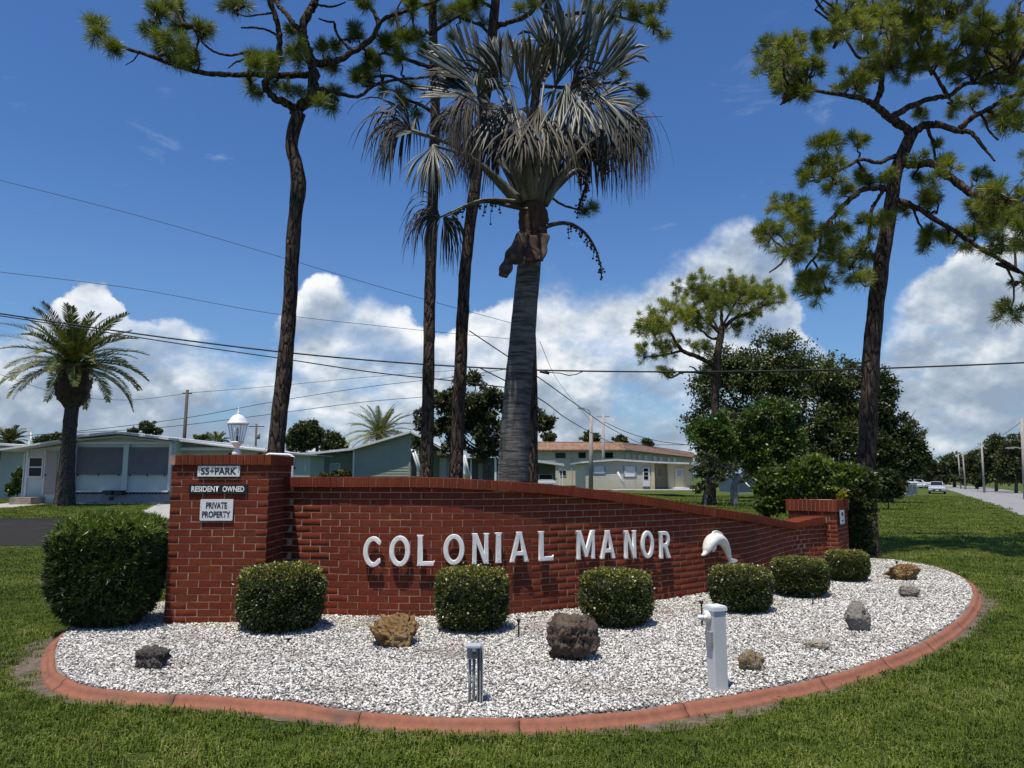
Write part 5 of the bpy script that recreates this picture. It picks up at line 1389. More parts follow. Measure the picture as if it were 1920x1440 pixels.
cl = K([(170, 200, 45), (230, 240, 55), (290, 240, 50), (150, 330, 48), (210, 400, 55), (270, 420, 45), (330, 330, 40), (240, 320, 50), (310, 390, 40), (390, 190, 40), (430, 180, 48), (500, 60, 58), (460, 120, 50), (550, 130, 50), (600, 50, 58), (650, 120, 60), (720, 60, 60), (790, 50, 60), (860, 50, 60), (800, 150, 60), (880, 130, 60), (930, 80, 55), (1000, 60, 50), (740, 160, 50), (600, 200, 40),
     (560, 335, 48), (600, 365, 40), (500, 360, 40), (540, 380, 36), (690, 235, 50), (720, 300, 50), (780, 280, 50), (660, 290, 40), (860, 250, 50), (930, 240, 55), (1000, 220, 60), (1060, 260, 60), (1120, 190, 60), (1180, 130, 60), (1250, 140, 60), (1200, 240, 60), (1270, 250, 60), (1100, 100, 50), (1050, 160, 50), (1140, 290, 50), (1230, 320, 50), (1290, 350, 50), (960, 320, 40), (1050, 330, 40), (1180, 380, 45),
     (1050, 460, 35), (830, 515, 30), (990, 485, 30), (1160, 530, 30), (1250, 500, 40), (390, 640, 38), (440, 645, 28), (545, 655, 34), (365, 735, 32), (420, 755, 38), (320, 795, 28), (350, 800, 24), (450, 835, 36), (490, 870, 25), (560, 800, 30), (590, 820, 30), (650, 820, 25),
     (210, 930, 50), (260, 970, 48), (120, 1040, 35), (170, 1045, 45), (310, 960, 28), (330, 1050, 36), (250, 1110, 40), (290, 1150, 36), (450, 1015, 45), (430, 1060, 36), (430, 1130, 40), (480, 1160, 35), (580, 1110, 35), (590, 1150, 30), (520, 1210, 35), (555, 1265, 34), (335, 1270, 38), (375, 1315, 36), (290, 1290, 34), (400, 1240, 30), (330, 1230, 30), (630, 1010, 40), (590, 1000, 26),
     (690, 770, 20), (820, 800, 28), (900, 895, 34), (850, 890, 34), (880, 920, 28), (1090, 780, 30), (980, 740, 28), (910, 790, 28), (920, 660, 20), (830, 700, 24), (940, 710, 20), (890, 1050, 38), (870, 1085, 34), (930, 1060, 30), (980, 1090, 38), (1040, 1070, 34), (750, 960, 28), (1150, 920, 64), (1220, 890, 74), (1180, 1000, 60), (1260, 970, 66), (1200, 1080, 50), (1290, 1050, 50), (1280, 1110, 40), (1100, 950, 40), (1090, 1040, 36), (1232, 1392, 40), (1280, 1270, 24), (1290, 560, 36), (1220, 570, 28)])
pine('tall pine tree on the right with broad twisted limbs reaching out of frame', 13.9, [(1624, 895, 16.4), (1628, 800, 15.6), (1633, 680, 15.2), (1641, 590, 15), (1652, 500, 14.4), (1667, 408, 12.6), (1680, 325, 12), (1700, 272, 11.5), (1711, 248, 11)], lim, cl, 71, needle=0.21, per=5.2, nn=150, extra=above(1480, 2080, -190, -10, 40, 24, 40, 17) + above(1930, 2030, 60, 380, 9, 24, 40, 19), tone=0.56)

# smaller pine further back
K = lambda L: cr(3.13, 1180, 500, L)
lim = [K(q) for q in [[(505, 590, 5.5), (470, 565, 5.2), (400, 530, 5), (310, 490, 4.4), (270, 440, 3.8), (245, 390, 3), (180, 350, 2), -0.8], [(310, 492, 3.2), (260, 505, 2.8), (200, 520, 2.2), (90, 530, 1.4), 0.6], [(545, 372, 5), (620, 300, 4.2), (720, 265, 3.4), (820, 205, 2.4), 0.8], [(538, 400, 4), (490, 350, 3.6), (450, 320, 3.2), (380, 260, 2), -0.7], [(545, 380, 4.5), (542, 300, 4), (540, 230, 3), (560, 150, 2), 0.3], [(540, 420, 3.6), (480, 420, 3), (430, 380, 2.6), (370, 340, 2), 0.8], [(545, 350, 3), (600, 250, 2.6), (640, 170, 2), -0.6], [(500, 640, 3), (440, 628, 2.6), (320, 620, 2.4), (245, 652, 2), (200, 625, 1.4), -0.3], [(400, 620, 2), (380, 595, 1.8), (350, 585, 1.2), 0], [(530, 380, 2.6), (450, 240, 2), (420, 150, 1.4), 0.4]]]
cl = K([(110, 320, 40), (80, 380, 38), (140, 410, 45), (200, 370, 40), (180, 340, 36), (240, 480, 34), (190, 470, 34), (90, 515, 28), (60, 500, 22), (220, 255, 38), (265, 245, 38), (350, 120, 48), (420, 105, 48), (390, 180, 55), (470, 140, 48), (540, 140, 52), (550, 210, 48), (620, 115, 52), (640, 185, 52), (700, 145, 48), (680, 215, 48), (760, 165, 48), (820, 135, 42), (855, 175, 38), (835, 220, 32), (460, 230, 48), (370, 320, 38), (340, 290, 40), (450, 340, 38), (610, 350, 30), (680, 290, 28), (770, 265, 24), (200, 610, 28), (225, 630, 20), (380, 470, 28), (450, 490, 30), (300, 280, 36), (420, 280, 36), (500, 260, 36), (150, 350, 36), (640, 365, 20)])
pine('smaller pine tree standing in front of the big dark tree mass, middle distance', 38.0, [(1330, 930, 11.5), (1335, 880, 9.5), (1340, 800, 7.6), (1342, 720, 7.2), (1345, 670, 7), (1352, 625, 6.4), (1354, 612, 6)], lim, cl, 83, needle=0.38, per=8, nn=90, tone=0.66, width=0.018)


# ---------------------------------------------------------------- fan palm
ML_FAN = leafmat('silver_fan_leaf', (0.020, 0.027, 0.021), (0.040, 0.053, 0.045), (0.088, 0.108, 0.094), trans=0.12, rough=0.45, spec=0.4, tcol=(1.0, 1.1, 0.85))
ML_FAND = leafmat('dry_fan_leaf', (0.028, 0.023, 0.018), (0.062, 0.053, 0.042), (0.145, 0.128, 0.105), trans=0.06, rough=0.6, spec=0.25)
ML_FANB = leafmat('brown_fan_leaf', (0.045, 0.038, 0.020), (0.075, 0.066, 0.032), (0.11, 0.105, 0.055), trans=0.10, rough=0.5, spec=0.3)
M_PETI = mat('palm_petiole', (0.125, 0.13, 0.10), (0.045, 0.042, 0.034), 9, 0.5, bump=0.2, bscale=30, stretch=(1, 1, 0.3))
M_BOOT = mat('reddish_leaf_base', (0.040, 0.016, 0.012), (0.085, 0.045, 0.032), 14, 0.95, bump=1.0, bscale=40, stretch=(1, 1, 0.4))
m, n, b, o = newmat('palm_trunk')
tc = n.n('ShaderNodeTexCoord').outputs['Object']
nz = n.n('ShaderNodeTexNoise', {0: tc, 'Scale': 3.0, 'Detail': 6.0, 'Roughness': 0.65}).outputs[0]
mp = n.n('ShaderNodeMapping', {0: tc, 3: (1, 1, 9)}).outputs[0]
rg = n.n('ShaderNodeTexNoise', {0: mp, 'Scale': 3.2, 'Detail': 6.0, 'Roughness': 0.6}).outputs[0]
mpv = n.n('ShaderNodeMapping', {0: tc, 3: (1, 1, 0.08)}).outputs[0]
vz = n.n('ShaderNodeTexNoise', {0: mpv, 'Scale': 26.0, 'Detail': 4.0, 'Roughness': 0.6}).outputs[0]
col = n.mix(n.ss(rg, 0.35, 0.62), (0.050, 0.046, 0.042), (0.150, 0.142, 0.130)); col = n.mix(n.m('MULTIPLY', n.ss(nz, 0.5, 0.7), 0.8), col, (0.045, 0.042, 0.04))
n.t.links.new(col, b.inputs['Base Color']); b.inputs['Roughness'].default_value = 0.92; b.inputs['Specular IOR Level'].default_value = 0.2
bp = n.n('ShaderNodeBump', {'Strength': 0.8, 'Distance': 0.02, 'Height': n.m('ADD', rg, n.m('MULTIPLY', vz, 0.6))}); n.t.links.new(bp.outputs[0], b.inputs['Normal'])
M_PTRUNK = m

PD = 10.3
palm = empty('fan_palm', (P(965, 888, PD).x, PD, LZ), 'silvery fan palm with thick grey trunk and drooping leaves behind the wall', 'palm', None)
pu = PD / FPX
tpx = [(961, 900, 29), (966, 800, 27), (972, 720, 25.6), (979, 640, 24.4), (985, 570, 23.6), (990, 520, 22.8), (993, 480, 22.5)]
tp = [Vector((P(950, 900, PD).x, PD, LZ - 0.1)), Vector((P(953, 900, PD).x, PD, 0.6))] + [P(x, y, PD) for x, y, w in tpx]
mb = MB(); trunk_tube(mb, tp, [35 * pu, 31 * pu] + [w * pu for x, y, w in tpx], 30, PD, 0.018, 0.07, 5); mb.build('trunk', M_PTRUNK, palm)
mb = MB(); trunk_tube(mb, [P(993, 482, PD), P(996, 455, PD), P(1000, 430, PD), P(1001, 405, PD), P(1000, 385, PD), P(1000, 360, PD)], [22 * pu, 24 * pu, 27 * pu, 29 * pu, 26 * pu, 16 * pu], 24, PD, 0.10, 0.04, 9); mb.build('crown_base', M_BOOT, palm)
CRN = P(1000, 385, PD)
rp = random.Random(4); rnp = np.random.RandomState(4)


def ribbonpath(path, widths, fold, nrm, mb_v, mb_f):
    pass


def fan(hx, hy, dd, dirx, diry, dird, Rpx, spread, droop, fused, nseg, mt, seed, tone=0.5, start=None, cup=0.25, side=None, ragged=0.15):
    """one fan leaf. hub at photo place hx, hy and depth PD + dd; dir*: way the blade points (px right, px up, m away)"""
    r = random.Random(seed); h = P(hx, hy, PD + dd); R_ = Rpx * pu; dry = mt is not ML_FAN; wild = 0.13 if dry else 0.06; snap = 0.10 if not dry else 0.2; ragged = 0.32 if dry else 0.18
    a = Vector((dirx, dird, diry)).normalized()
    if side is None: nrm = Vector((0, -1, 0.35)) if abs(a.y) < 0.8 else Vector((0, 0, 1))
    else: nrm = Vector(side)
    nrm = (nrm - a * nrm.dot(a)).normalized()
    V, F, RV = [], [], []
    for i in range(nseg):
        ph = spread * (2 * (i + 0.5) / nseg - 1); q = Matrix.Rotation(ph, 3, nrm)
        d = (q @ a + nrm * cup * abs(ph) / max(spread, 1e-3)).normalized()
        L = R_ * (0.80 + 0.20 * math.cos(ph * 0.8)) * r.uniform(1 - ragged, 1.05)
        wbase = 2 * math.sin(spread / nseg); steps = 8; p = h.copy(); pos = [p.copy()]; dirs = [d.copy()]
        dr = droop * r.uniform(0.55, 1.5)
        if r.random() < snap: dr += r.uniform(0.5, 1.0)          # tip snapped over
        for s in range(steps):
            t = (s + 1) / steps; g = 0.04 * dr + (dr * 0.80 if t > fused else 0.0)
            d = (d + Vector((r.uniform(-wild, wild), r.uniform(-wild, wild), -g))).normalized()
            p = p + d * (L / steps); pos.append(p.copy()); dirs.append(d.copy())
        o_ = len(V); lat0 = q @ nrm.cross(a); tn = min(max(tone + r.uniform(-.3, .3), 0), 1)
        for s, (pp, d_) in enumerate(zip(pos, dirs)):
            t = s / steps; lat = lat0 - d_ * lat0.dot(d_); lat = lat.normalized() if lat.length > 1e-4 else d_.orthogonal().normalized(); nn_ = d_.cross(lat)
            w = wbase * R_ * min(t, fused) * 0.70 * (1.0 if t <= fused else max(0.03, 1 - ((t - fused) / (1 - fused)) ** 1.9))
            w = max(w, 0.0016); k_ = 0.55 * w
            V += [pp - lat * w, pp + nn_ * k_, pp + lat * w]; RV += [tn] * 3
        for s in range(steps):
            b0 = o_ + 3 * s; F += [(b0, b0 + 3, b0 + 4, b0 + 1), (b0 + 1, b0 + 4, b0 + 5, b0 + 2)]
    fo = npmesh('frond', np.array([v[:] for v in V]), np.array(F), mt, rnd=RV, smooth=False)
    fr = link('frond', fo, palm)
    s0 = start if start is not None else CRN + Vector(((h.x - CRN.x) * 0.12, (h.y - CRN.y) * 0.2, 0.02))
    v1 = s0.lerp(h, 0.5) + Vector((0, 0, 0.12 * (h - s0).length)); path = spl([s0[:], v1[:], (h - a * 0.0)[:]], 6)
    pm = MB(); k = len(path); pm.tube([Vector(q) for q in path], [(0.050 * (1 - i / (k - 1)) ** 2.2 + 0.020) for i in range(k)], 8, sq=0.6)
    # hub rib that runs into the blade
    pm.tube([h, h + a * R_ * 0.22, h + a * R_ * 0.42 + Vector((0, 0, -0.04 * droop))], [0.022, 0.015, 0.005], 6, sq=0.6)
    pm.build('petiole', M_PETI, fr)


fans = [
    # hx, hy, dd, dirx, diry, dird, R, spread, droop, fused, n, mat, tone
    (905, 170, -0.2, -0.72, 0.85, 0.1, 150, 0.55, 0.02, 0.80, 24, 'g', .62),
    (895, 182, 0.30, -0.95, 0.40, 0.3, 135, 0.62, 0.05, 0.72, 22, 'g', .40),
    (925, 150, 0.55, -0.30, 0.95, 0.3, 120, 0.5, 0.02, 0.74, 20, 'g', .30),
    (988, 195, -0.75, 0.0, 1.0, -0.10, 132, 0.33, 0.0, 0.92, 22, 'b', .5),
    (1000, 190, -0.60, 0.12, 1.0, -0.05, 125, 0.30, 0.0, 0.90, 20, 'b', .35),
    (1078, 140, 0.1, 0.05, 1.0, 0.1, 175, 0.50, 0.02, 0.78, 28, 'g', .45),
    (1098, 170, -0.4, 0.55, 0.90, -0.1, 150, 0.44, 0.0, 0.84, 22, 'g', .7),
    (1050, 130, 0.6, -0.15, 1.0, 0.3, 150, 0.55, 0.02, 0.74, 22, 'g', .35),
    (1020, 155, 0.7, 0.0, 1.0, 0.4, 140, 0.6, 0.02, 0.74, 22, 'g', .28),
    (1112, 190, 0.2, 1.0, 0.20, 0.1, 108, 0.65, 0.14, 0.62, 22, 'g', .70),
    (1090, 150, -0.60, 0.18, -1.0, -0.25, 160, 0.42, 0.12, 0.72, 24, 'g', .55),
    (1062, 158, -0.70, 0.02, -1.0, -0.25, 150, 0.40, 0.12, 0.70, 24, 'g', .35),
    (1120, 175, -0.35, 0.40, -1.0, -0.15, 150, 0.40, 0.12, 0.70, 22, 'g', .45),
    (1100, 195, 0.1, 0.30, -1.0, 0.2, 140, 0.5, 0.2, 0.6, 24, 'd', .30),
    (1168, 226, -0.30, 0.75, -0.05, -0.4, 185, 1.15, 1.1, 0.20, 62, 'd', .75),
    (1172, 222, -0.15, 0.35, 0.15, -0.6, 180, 1.2, 1.2, 0.18, 62, 'd', .62),
    (1158, 230, 0.15, 0.30, -0.1, 0.5, 180, 1.2, 1.1, 0.20, 52, 'd', .50),
    (1150, 240, -0.35, -0.25, -0.2, -0.4, 160, 1.0, 1.0, 0.22, 46, 'd', .40),
    (893, 192, -0.75, -0.45, -0.05, -0.6, 195, 1.2, 1.1, 0.20, 62, 'd', .38),
    (885, 200, -0.25, -0.5, -0.1, 0.1, 185, 1.15, 1.1, 0.20, 54, 'd', .30),
    (905, 205, -0.6, 0.25, -0.15, -0.3, 180, 1.0, 1.1, 0.22, 50, 'd', .32),
    (896, 182, -0.85, 0.35, 0.10, -0.5, 100, 0.7, 0.5, 0.5, 26, 'g', .85),
    (770, 243, -0.2, -0.75, 0.42, -0.3, 165, 0.95, 0.75, 0.34, 44, 'd', .48),
    (812, 272, -0.35, 0.02, -0.8, -0.3, 130, 0.62, 0.40, 0.55, 34, 'g', .60),
    (775, 248, 0.15, -0.6, 0.30, 0.5, 150, 0.95, 0.75, 0.36, 38, 'g', .35),
    (826, 407, -0.25, -0.75, 0.05, -0.3, 135, 1.2, 0.95, 0.30, 50, 'd', .25),
    (832, 408, 0.0, 0.15, -0.2, 0.2, 115, 1.0, 0.95, 0.30, 40, 'd', .22),
    (978, 208, -0.95, -0.10, -1.0, -0.30, 150, 0.42, 0.15, 0.7, 28, 'd', .28),
    (1012, 198, -0.90, 0.08, -1.0, -0.30, 165, 0.38, 0.15, 0.7, 28, 'b', .30),
    (955, 185, -0.85, -0.12, -1.0, -0.25, 150, 0.42, 0.15, 0.7, 28, 'g', .22),
    (1040, 215, -0.80, 0.20, -1.0, -0.25, 150, 0.40, 0.2, 0.6, 28, 'd', .22),
    (925, 205, -0.70, -0.15, -1.0, -0.2, 150, 0.45, 0.2, 0.6, 28, 'd', .25),
    (955, 155, 0.3, -0.3, 0.9, 0.2, 125, 0.55, 0.05, 0.74, 22, 'g', .30),
    (960, 210, 0.9, -0.3, 0.5, 0.9, 140, 0.8, 0.25, 0.6, 26, 'g', .40),
    (1060, 175, 1.0, 0.4, 0.5, 0.9, 140, 0.8, 0.25, 0.6, 26, 'g', .40),
    (900, 260, 0.6, -0.5, -0.3, 0.6, 140, 0.9, 0.8, 0.35, 36, 'd', .30),
    (1105, 262, 0.6, 0.4, -0.3, 0.7, 140, 0.9, 0.8, 0.35, 36, 'd', .30),
    (1075, 235, 0.3, 0.25, -0.4, 0.3, 150, 0.8, 0.6, 0.4, 34, 'd', .22),
    (945, 175, -0.5, -0.5, 0.7, -0.4, 120, 0.5, 0.25, 0.6, 22, 'd', .3),
    (1040, 165, -0.5, 0.3, 0.8, -0.4, 130, 0.4, 0.2, 0.65, 20, 'g', .3),
    (1070, 170, -0.55, 0.5, 0.5, -0.5, 120, 0.6, 0.6, 0.45, 26, 'd', .35),
    (1130, 150, 0.2, 0.6, 0.9, 0.2, 120, 0.5, 0.15, 0.6, 22, 'd', .6),
    (870, 150, 0.3, -0.6, 0.6, 0.3, 120, 0.6, 0.4, 0.5, 26, 'd', .35),
    (860, 215, 0.2, -0.7, 0.2, 0.2, 130, 0.7, 0.8, 0.35, 30, 'd', .3),
    (930, 240, 0.2, -0.25, -0.4, 0.3, 150, 0.8, 0.6, 0.4, 34, 'd', .22),
]
for q, f in enumerate(fans):
    fan(*f[:11], {'g': ML_FAN, 'd': ML_FAND, 'b': ML_FANB}[f[11]], 100 + q, tone=f[12])
# old boots hanging
for q, (pts, w) in enumerate([([(985, 440), (965, 470), (952, 495), (943, 518)], 14), ([(1000, 445), (998, 470), (1000, 490)], 17), ([(982, 455), (972, 480), (962, 492)], 13), ([(1020, 440), (1018, 465), (1012, 488)], 10)]):
    A = spl([P(x, y, PD - 0.30 - 0.06 * i)[:] for i, (x, y) in enumerate(pts)], 6); k = len(A)
    MB().tube([Vector(a) for a in A], [pu * w * (1 - 0.30 * i / k) * (1 + 0.15 * math.sin(i)) for i in range(k)], 16, sq=0.45, jit=0.03).build('old_leaf_base', mat('dry_leaf_base_%d' % q, [(0.10, 0.066, 0.045), (0.065, 0.028, 0.02), (0.06, 0.03, 0.024), (0.11, 0.08, 0.06)][q], (0.03, 0.015, 0.012), 9, 0.9, bump=0.6, bscale=40), palm)
# fruit stalks
M_FRUIT = mat('dark_fruit', (0.022, 0.014, 0.010), (0.045, 0.03, 0.02), 30, 0.6)


def stalk(pts, depth, beads, seed, w=5):
    r = random.Random(seed); A = spl([P(x, y, PD + depth + 0.1 * i)[:] for i, (x, y) in enumerate(pts)], 6); k = len(A); mb = MB()
    mb.tube([Vector(a) for a in A], [pu * w * (1 - 0.75 * i / k) for i in range(k)], 6)
    for i in range(k // 3, k):
        for _ in range(beads):
            p = Vector(A[i]) + Vector((r.gauss(0, .02), r.gauss(0, .03), -abs(r.gauss(0, .09))))
            mb.tube([Vector(A[i]), p], 0.004, 4); mb.lathe(p, [(0.003, -0.018), (0.017, -0.008), (0.018, 0.006), (0.004, 0.017)], 6)
    mb.build('fruit_stalk', M_FRUIT, palm)


stalk([(1008, 432), (1040, 420), (1070, 420), (1098, 438), (1118, 470), (1128, 508)], -0.2, 3, 1)
stalk([(1000, 395), (950, 385), (915, 378), (880, 385), (850, 402)], -0.2, 3, 2)
stalk([(1030, 350), (1070, 300), (1110, 280), (1140, 310)], 0.1, 9, 3, 7)
stalk([(1035, 360), (1080, 320), (1100, 340), (1085, 385)], 0.0, 8, 4, 7)
stalk([(1030, 340), (1065, 270), (1100, 250), (1125, 290)], 0.25, 9, 5, 7)
# ---------------------------------------------------------------- broadleaf trees, bushes
ML_OAK = leafmat('oak_leaf', (0.022, 0.034, 0.010), (0.062, 0.082, 0.022), (0.19, 0.20, 0.055), trans=0.25, rough=0.45, spec=0.4)
ML_LITE = leafmat('light_green_leaf', (0.032, 0.058, 0.012), (0.085, 0.140, 0.022), (0.18, 0.24, 0.04), trans=0.32, rough=0.4, spec=0.4)
ML_GLOS = leafmat('glossy_leaf', (0.030, 0.050, 0.010), (0.080, 0.125, 0.020), (0.21, 0.26, 0.045), trans=0.28, rough=0.3, spec=0.5)
ML_OLIV = leafmat('olive_leaf', (0.036, 0.044, 0.018), (0.082, 0.094, 0.036), (0.18, 0.18, 0.075), trans=0.25, rough=0.5)


def broadleaf(name, label, D, blobs, n, leaf, mt, trunk=None, seed=1, cat='tree', group=None, hole=-0.30, flat=0.75, tone=0.4, aspect=0.55, bark=None, core=True, twigs=0):
    """blobs: (x, y, rx, ry px[, depth shift]); leaves sit in clumps through each blob, the gaps stay open"""
    r = np.random.RandomState(seed); u = D / FPX
    B = np.array([(*P(b_[0], b_[1], D + (b_[4] if len(b_) > 4 else 0)), b_[2] * u, b_[3] * u) for b_ in blobs])
    wts = (B[:, 3] * B[:, 4]) ** 0.9; wts /= wts.sum()
    # clumps first, then leaves within each clump
    n = int(n * 2.2); leaf = leaf * 1.12; nc = max(20, n // 45); ci = r.choice(len(B), nc, p=wts); v = r.normal(size=(nc, 3)); v /= np.linalg.norm(v, axis=1)[:, None]
    rad = r.rand(nc) ** 0.38; lump = 1 + 0.18 * wob(v, 2.5, seed)
    C = B[ci, :3] + v * (rad * lump)[:, None] * np.stack([B[ci, 3], B[ci, 3] * flat, B[ci, 4]], -1)
    ok = wob(C, 1.9 / max(B[:, 3].mean(), 0.2), seed + 3.0) > hole; C, v, rad = C[ok], v[ok], rad[ok]; nc = len(C)
    k = 45; cs = np.repeat(C, k, 0); vv = np.repeat(v, k, 0); sz = np.repeat(0.24 * B[:, 3:].mean() * r.uniform(0.6, 1.25, nc), k)
    pos = cs + r.normal(size=cs.shape) * sz[:, None] * np.array([0.62, 0.62, 0.42])
    d = vv * 0.5 + r.normal(size=cs.shape); d[:, 2] -= 0.15
    ct = np.repeat(tone + 0.13 * r.normal(size=nc), k)
    rv = np.clip(ct + 0.10 * r.normal(size=len(cs)), 0, 1)
    V, F, R = leaves(pos, d, leaf * r.uniform(0.6, 1.3, len(pos)), leaf * aspect * r.uniform(0.7, 1.2, len(pos)), rv, r=r)
    cx = B[:, 0].mean(); base = trunk[0] if trunk else None
    if base: g = P(base[0], base[1], D); gx_, gy_ = g.x, D
    else: gx_, gy_ = float(cx), D
    root = empty(name, (gx_, gy_, float(gz(gx_, gy_))), label, cat, group)
    link('crown' if cat == 'tree' else 'foliage', npmesh('crown', V, F, mt, rnd=R), root)
    rr = random.Random(seed); mb = MB(); bk = bark or M_OBARK
    if trunk:
        pts = [P(x, y, D) for x, y, w in trunk]; pts[0] = Vector((pts[0].x, D, float(gz(pts[0].x, D)) - 0.1)); trunk_tube(mb, pts, [w * u for x, y, w in trunk], 12, D, 0.05, max(0.15, D * 0.008), seed)
        fork = pts[-1]; w0 = trunk[-1][2] * u
    else:
        fork = Vector((gx_, gy_, float(B[:, 2].min()))); w0 = (0.10 if cat == 'tree' else 0.012) + 0.02 * B[:, 3].max(); mb.tube([Vector((gx_, gy_, float(gz(gx_, gy_)) - 0.1)), fork], [w0 * 1.3, w0], 8)
    mb.build('trunk' if cat == 'tree' else 'stem', bk, root)
    mb = MB()
    for b_ in B:
        c = Vector(b_[:3]); mb.tube(crooked(fork, c, 5, 0.10, rr), [max(0.012, w0 * 0.55 * (1 - 0.8 * i / 5)) for i in range(6)], 6)
        for _ in range(3 + twigs):
            e = c + Vector((rr.gauss(0, 1) * b_[3] * .55, rr.gauss(0, 1) * b_[3] * .4, rr.gauss(0, 1) * b_[4] * .5)); mb.tube(crooked(c, e, 3, 0.12, rr), [w0 * 0.18 + 0.006, w0 * 0.14 + .005, w0 * 0.09 + .004, 0.004], 5)
    mb.build('branches', bk, root)
    return root


# big dark tree mass right of centre
broadleaf('broadleaf_tree', 'large dense dark green tree behind the smaller pine, right of centre', 50, [(1450, 690, 62, 50), (1520, 705, 85, 58), (1585, 745, 70, 62), (1400, 715, 52, 60), (1480, 775, 105, 75), (1580, 820, 80, 66, -2), (1385, 800, 52, 60), (1440, 640, 36, 22), (1470, 638, 22, 14), (1318, 735, 26, 42), (1305, 790, 22, 36), (1350, 690, 30, 40), (1450, 860, 110, 48, -2), (1550, 865, 90, 48), (1620, 800, 42, 60), (1340, 850, 40, 50)], 42000, 0.21, ML_OAK, [(1470, 935, 16), (1472, 880, 13), (1475, 840, 10)], 3, hole=-0.36, tone=0.52)
broadleaf('broadleaf_tree', 'dark green rounded tree at the right behind the tall pine trunk', 46, [(1650, 770, 26, 62), (1660, 730, 18, 40), (1690, 818, 38, 40), (1712, 850, 26, 34), (1675, 870, 48, 42), (1640, 850, 40, 60), (1725, 868, 15, 18)], 15000, 0.19, ML_OAK, [(1665, 928, 10), (1664, 900, 8)], 5, hole=-0.40, tone=0.33)
broadleaf('bush', 'dark bush at the foot of the dark tree right of the tall pine', 34, [(1662, 905, 26, 26), (1680, 915, 14, 18), (1650, 915, 20, 20)], 4200, 0.13, ML_OAK, None, 6, 'bush', hole=-0.6, tone=0.3)
# lighter tree with pale forked trunk
M_PALEB = mat('pale_bark', (0.26, 0.235, 0.20), (0.13, 0.115, 0.095), 6, 0.85, bump=0.4)
lt = broadleaf('broadleaf_tree', 'light green small tree with pale forked trunk before the dark tree', 36, [(1338, 800, 38, 30), (1320, 830, 34, 30), (1350, 830, 40, 34), (1425, 820, 34, 36), (1435, 860, 30, 34), (1400, 790, 30, 22), (1408, 850, 24, 36), (1450, 780, 44, 36), (1470, 840, 40, 40)], 21000, 0.15, ML_LITE, [(1378, 945, 8), (1376, 915, 6.5), (1382, 900, 5.5), (1396, 888, 5), (1408, 876, 4.5)], 7, hole=-0.25, tone=0.38, bark=M_PALEB)
u = 36 / FPX; mb = MB()
for L in ([(1384, 900, 5), (1370, 878, 4), (1352, 850, 3.4), (1335, 828, 2.6), (1322, 806, 1.6)], [(1372, 880, 3.4), (1352, 872, 2.8), (1330, 850, 2.2), (1318, 838, 1.4)], [(1398, 886, 3.6), (1412, 878, 3.2), (1410, 862, 2.4)]): mb.tube([P(x, y, 36 + 0.35 * i) for i, (x, y, w) in enumerate(L)], [w * u * 0.6 for x, y, w in L], 7)
mb.build('limb', M_PALEB, lt)
broadleaf('bush', 'scraggly half bare bush left of the forked tree with pale twigs', 33, [(1325, 870, 20, 24), (1310, 890, 16, 22), (1340, 890, 20, 22), (1312, 915, 10, 16)], 3400, 0.10, ML_OLIV, [(1322, 940, 3), (1322, 905, 2.4)], 8, 'bush', hole=-0.1, tone=0.35, twigs=5, bark=M_PALEB)
# tree behind the slim pines
broadleaf('broadleaf_tree', 'bushy green tree behind the slim pines and the palm', 24, [(830, 770, 34, 36), (880, 745, 44, 34), (855, 800, 46, 36), (915, 790, 40, 48), (800, 790, 22, 26), (1018, 792, 18, 18), (985, 770, 24, 24), (888, 712, 16, 14), (860, 835, 34, 22), (920, 838, 34, 24), (925, 745, 22, 24), (790, 828, 16, 14)], 15000, 0.12, ML_OLIV, [(922, 900, 6), (914, 870, 5), (905, 845, 4)], 9, hole=-0.12, tone=0.42)
broadleaf('broadleaf_tree', 'dark domed tree behind the green house roof, left of the date palm crown', 60, [(575, 815, 30, 26), (560, 830, 24, 20), (610, 825, 28, 18), (635, 832, 14, 10)], 7000, 0.22, ML_OAK, None, 10, hole=-0.5, tone=0.42)
broadleaf('broadleaf_tree', 'small dark tree above the roof of the pale green mobile home', 72, [(278, 802, 16, 12), (250, 810, 8, 6), (295, 808, 8, 6)], 2600, 0.20, ML_OAK, None, 11, hole=-0.4, tone=0.42)
broadleaf('broadleaf_tree', 'low dark tree at the far left between two roofs', 75, [(95, 824, 22, 10), (110, 818, 8, 9), (75, 828, 10, 8)], 2600, 0.20, ML_OAK, None, 12, hole=-0.4, tone=0.4)
broadleaf('broadleaf_tree', 'small tree peeking over the mobile home roof beside the lantern', 80, [(372, 822, 10, 6), (388, 820, 8, 6)], 900, 0.22, ML_LITE, None, 13, hole=-0.5, tone=0.4)
for q, (x, y, rx, ry, lb) in enumerate([(1028, 818, 13, 9, 'nearest the palm trunk'), (1106, 819, 15, 11, 'beside the street lamp pole'), (1162, 824, 14, 7, 'over the bend of the roof'), (1214, 829, 11, 6, 'farthest right over the roof')]):
    broadleaf('treetop', 'small treetop above the tiled motel roof, ' + lb, 118, [(x, y, rx, ry), (x + rx * .5, y + 4, rx * .6, ry * .6)], 1100, 0.34, ML_OAK, None, 20 + q, group='treetops behind the motel', hole=-0.6, tone=0.45)
far = [(1752, 880, 22, 18, 120, 'nearest the parked car'), (1790, 872, 28, 22, 128, 'behind the pair of thin poles'), (1832, 868, 28, 24, 115, 'behind the third pole'), (1868, 850, 26, 34, 98, 'tallest of the row'), (1905, 852, 30, 36, 90, 'at the right edge of the picture'), (1950, 850, 40, 36, 88, 'beyond the right edge')]
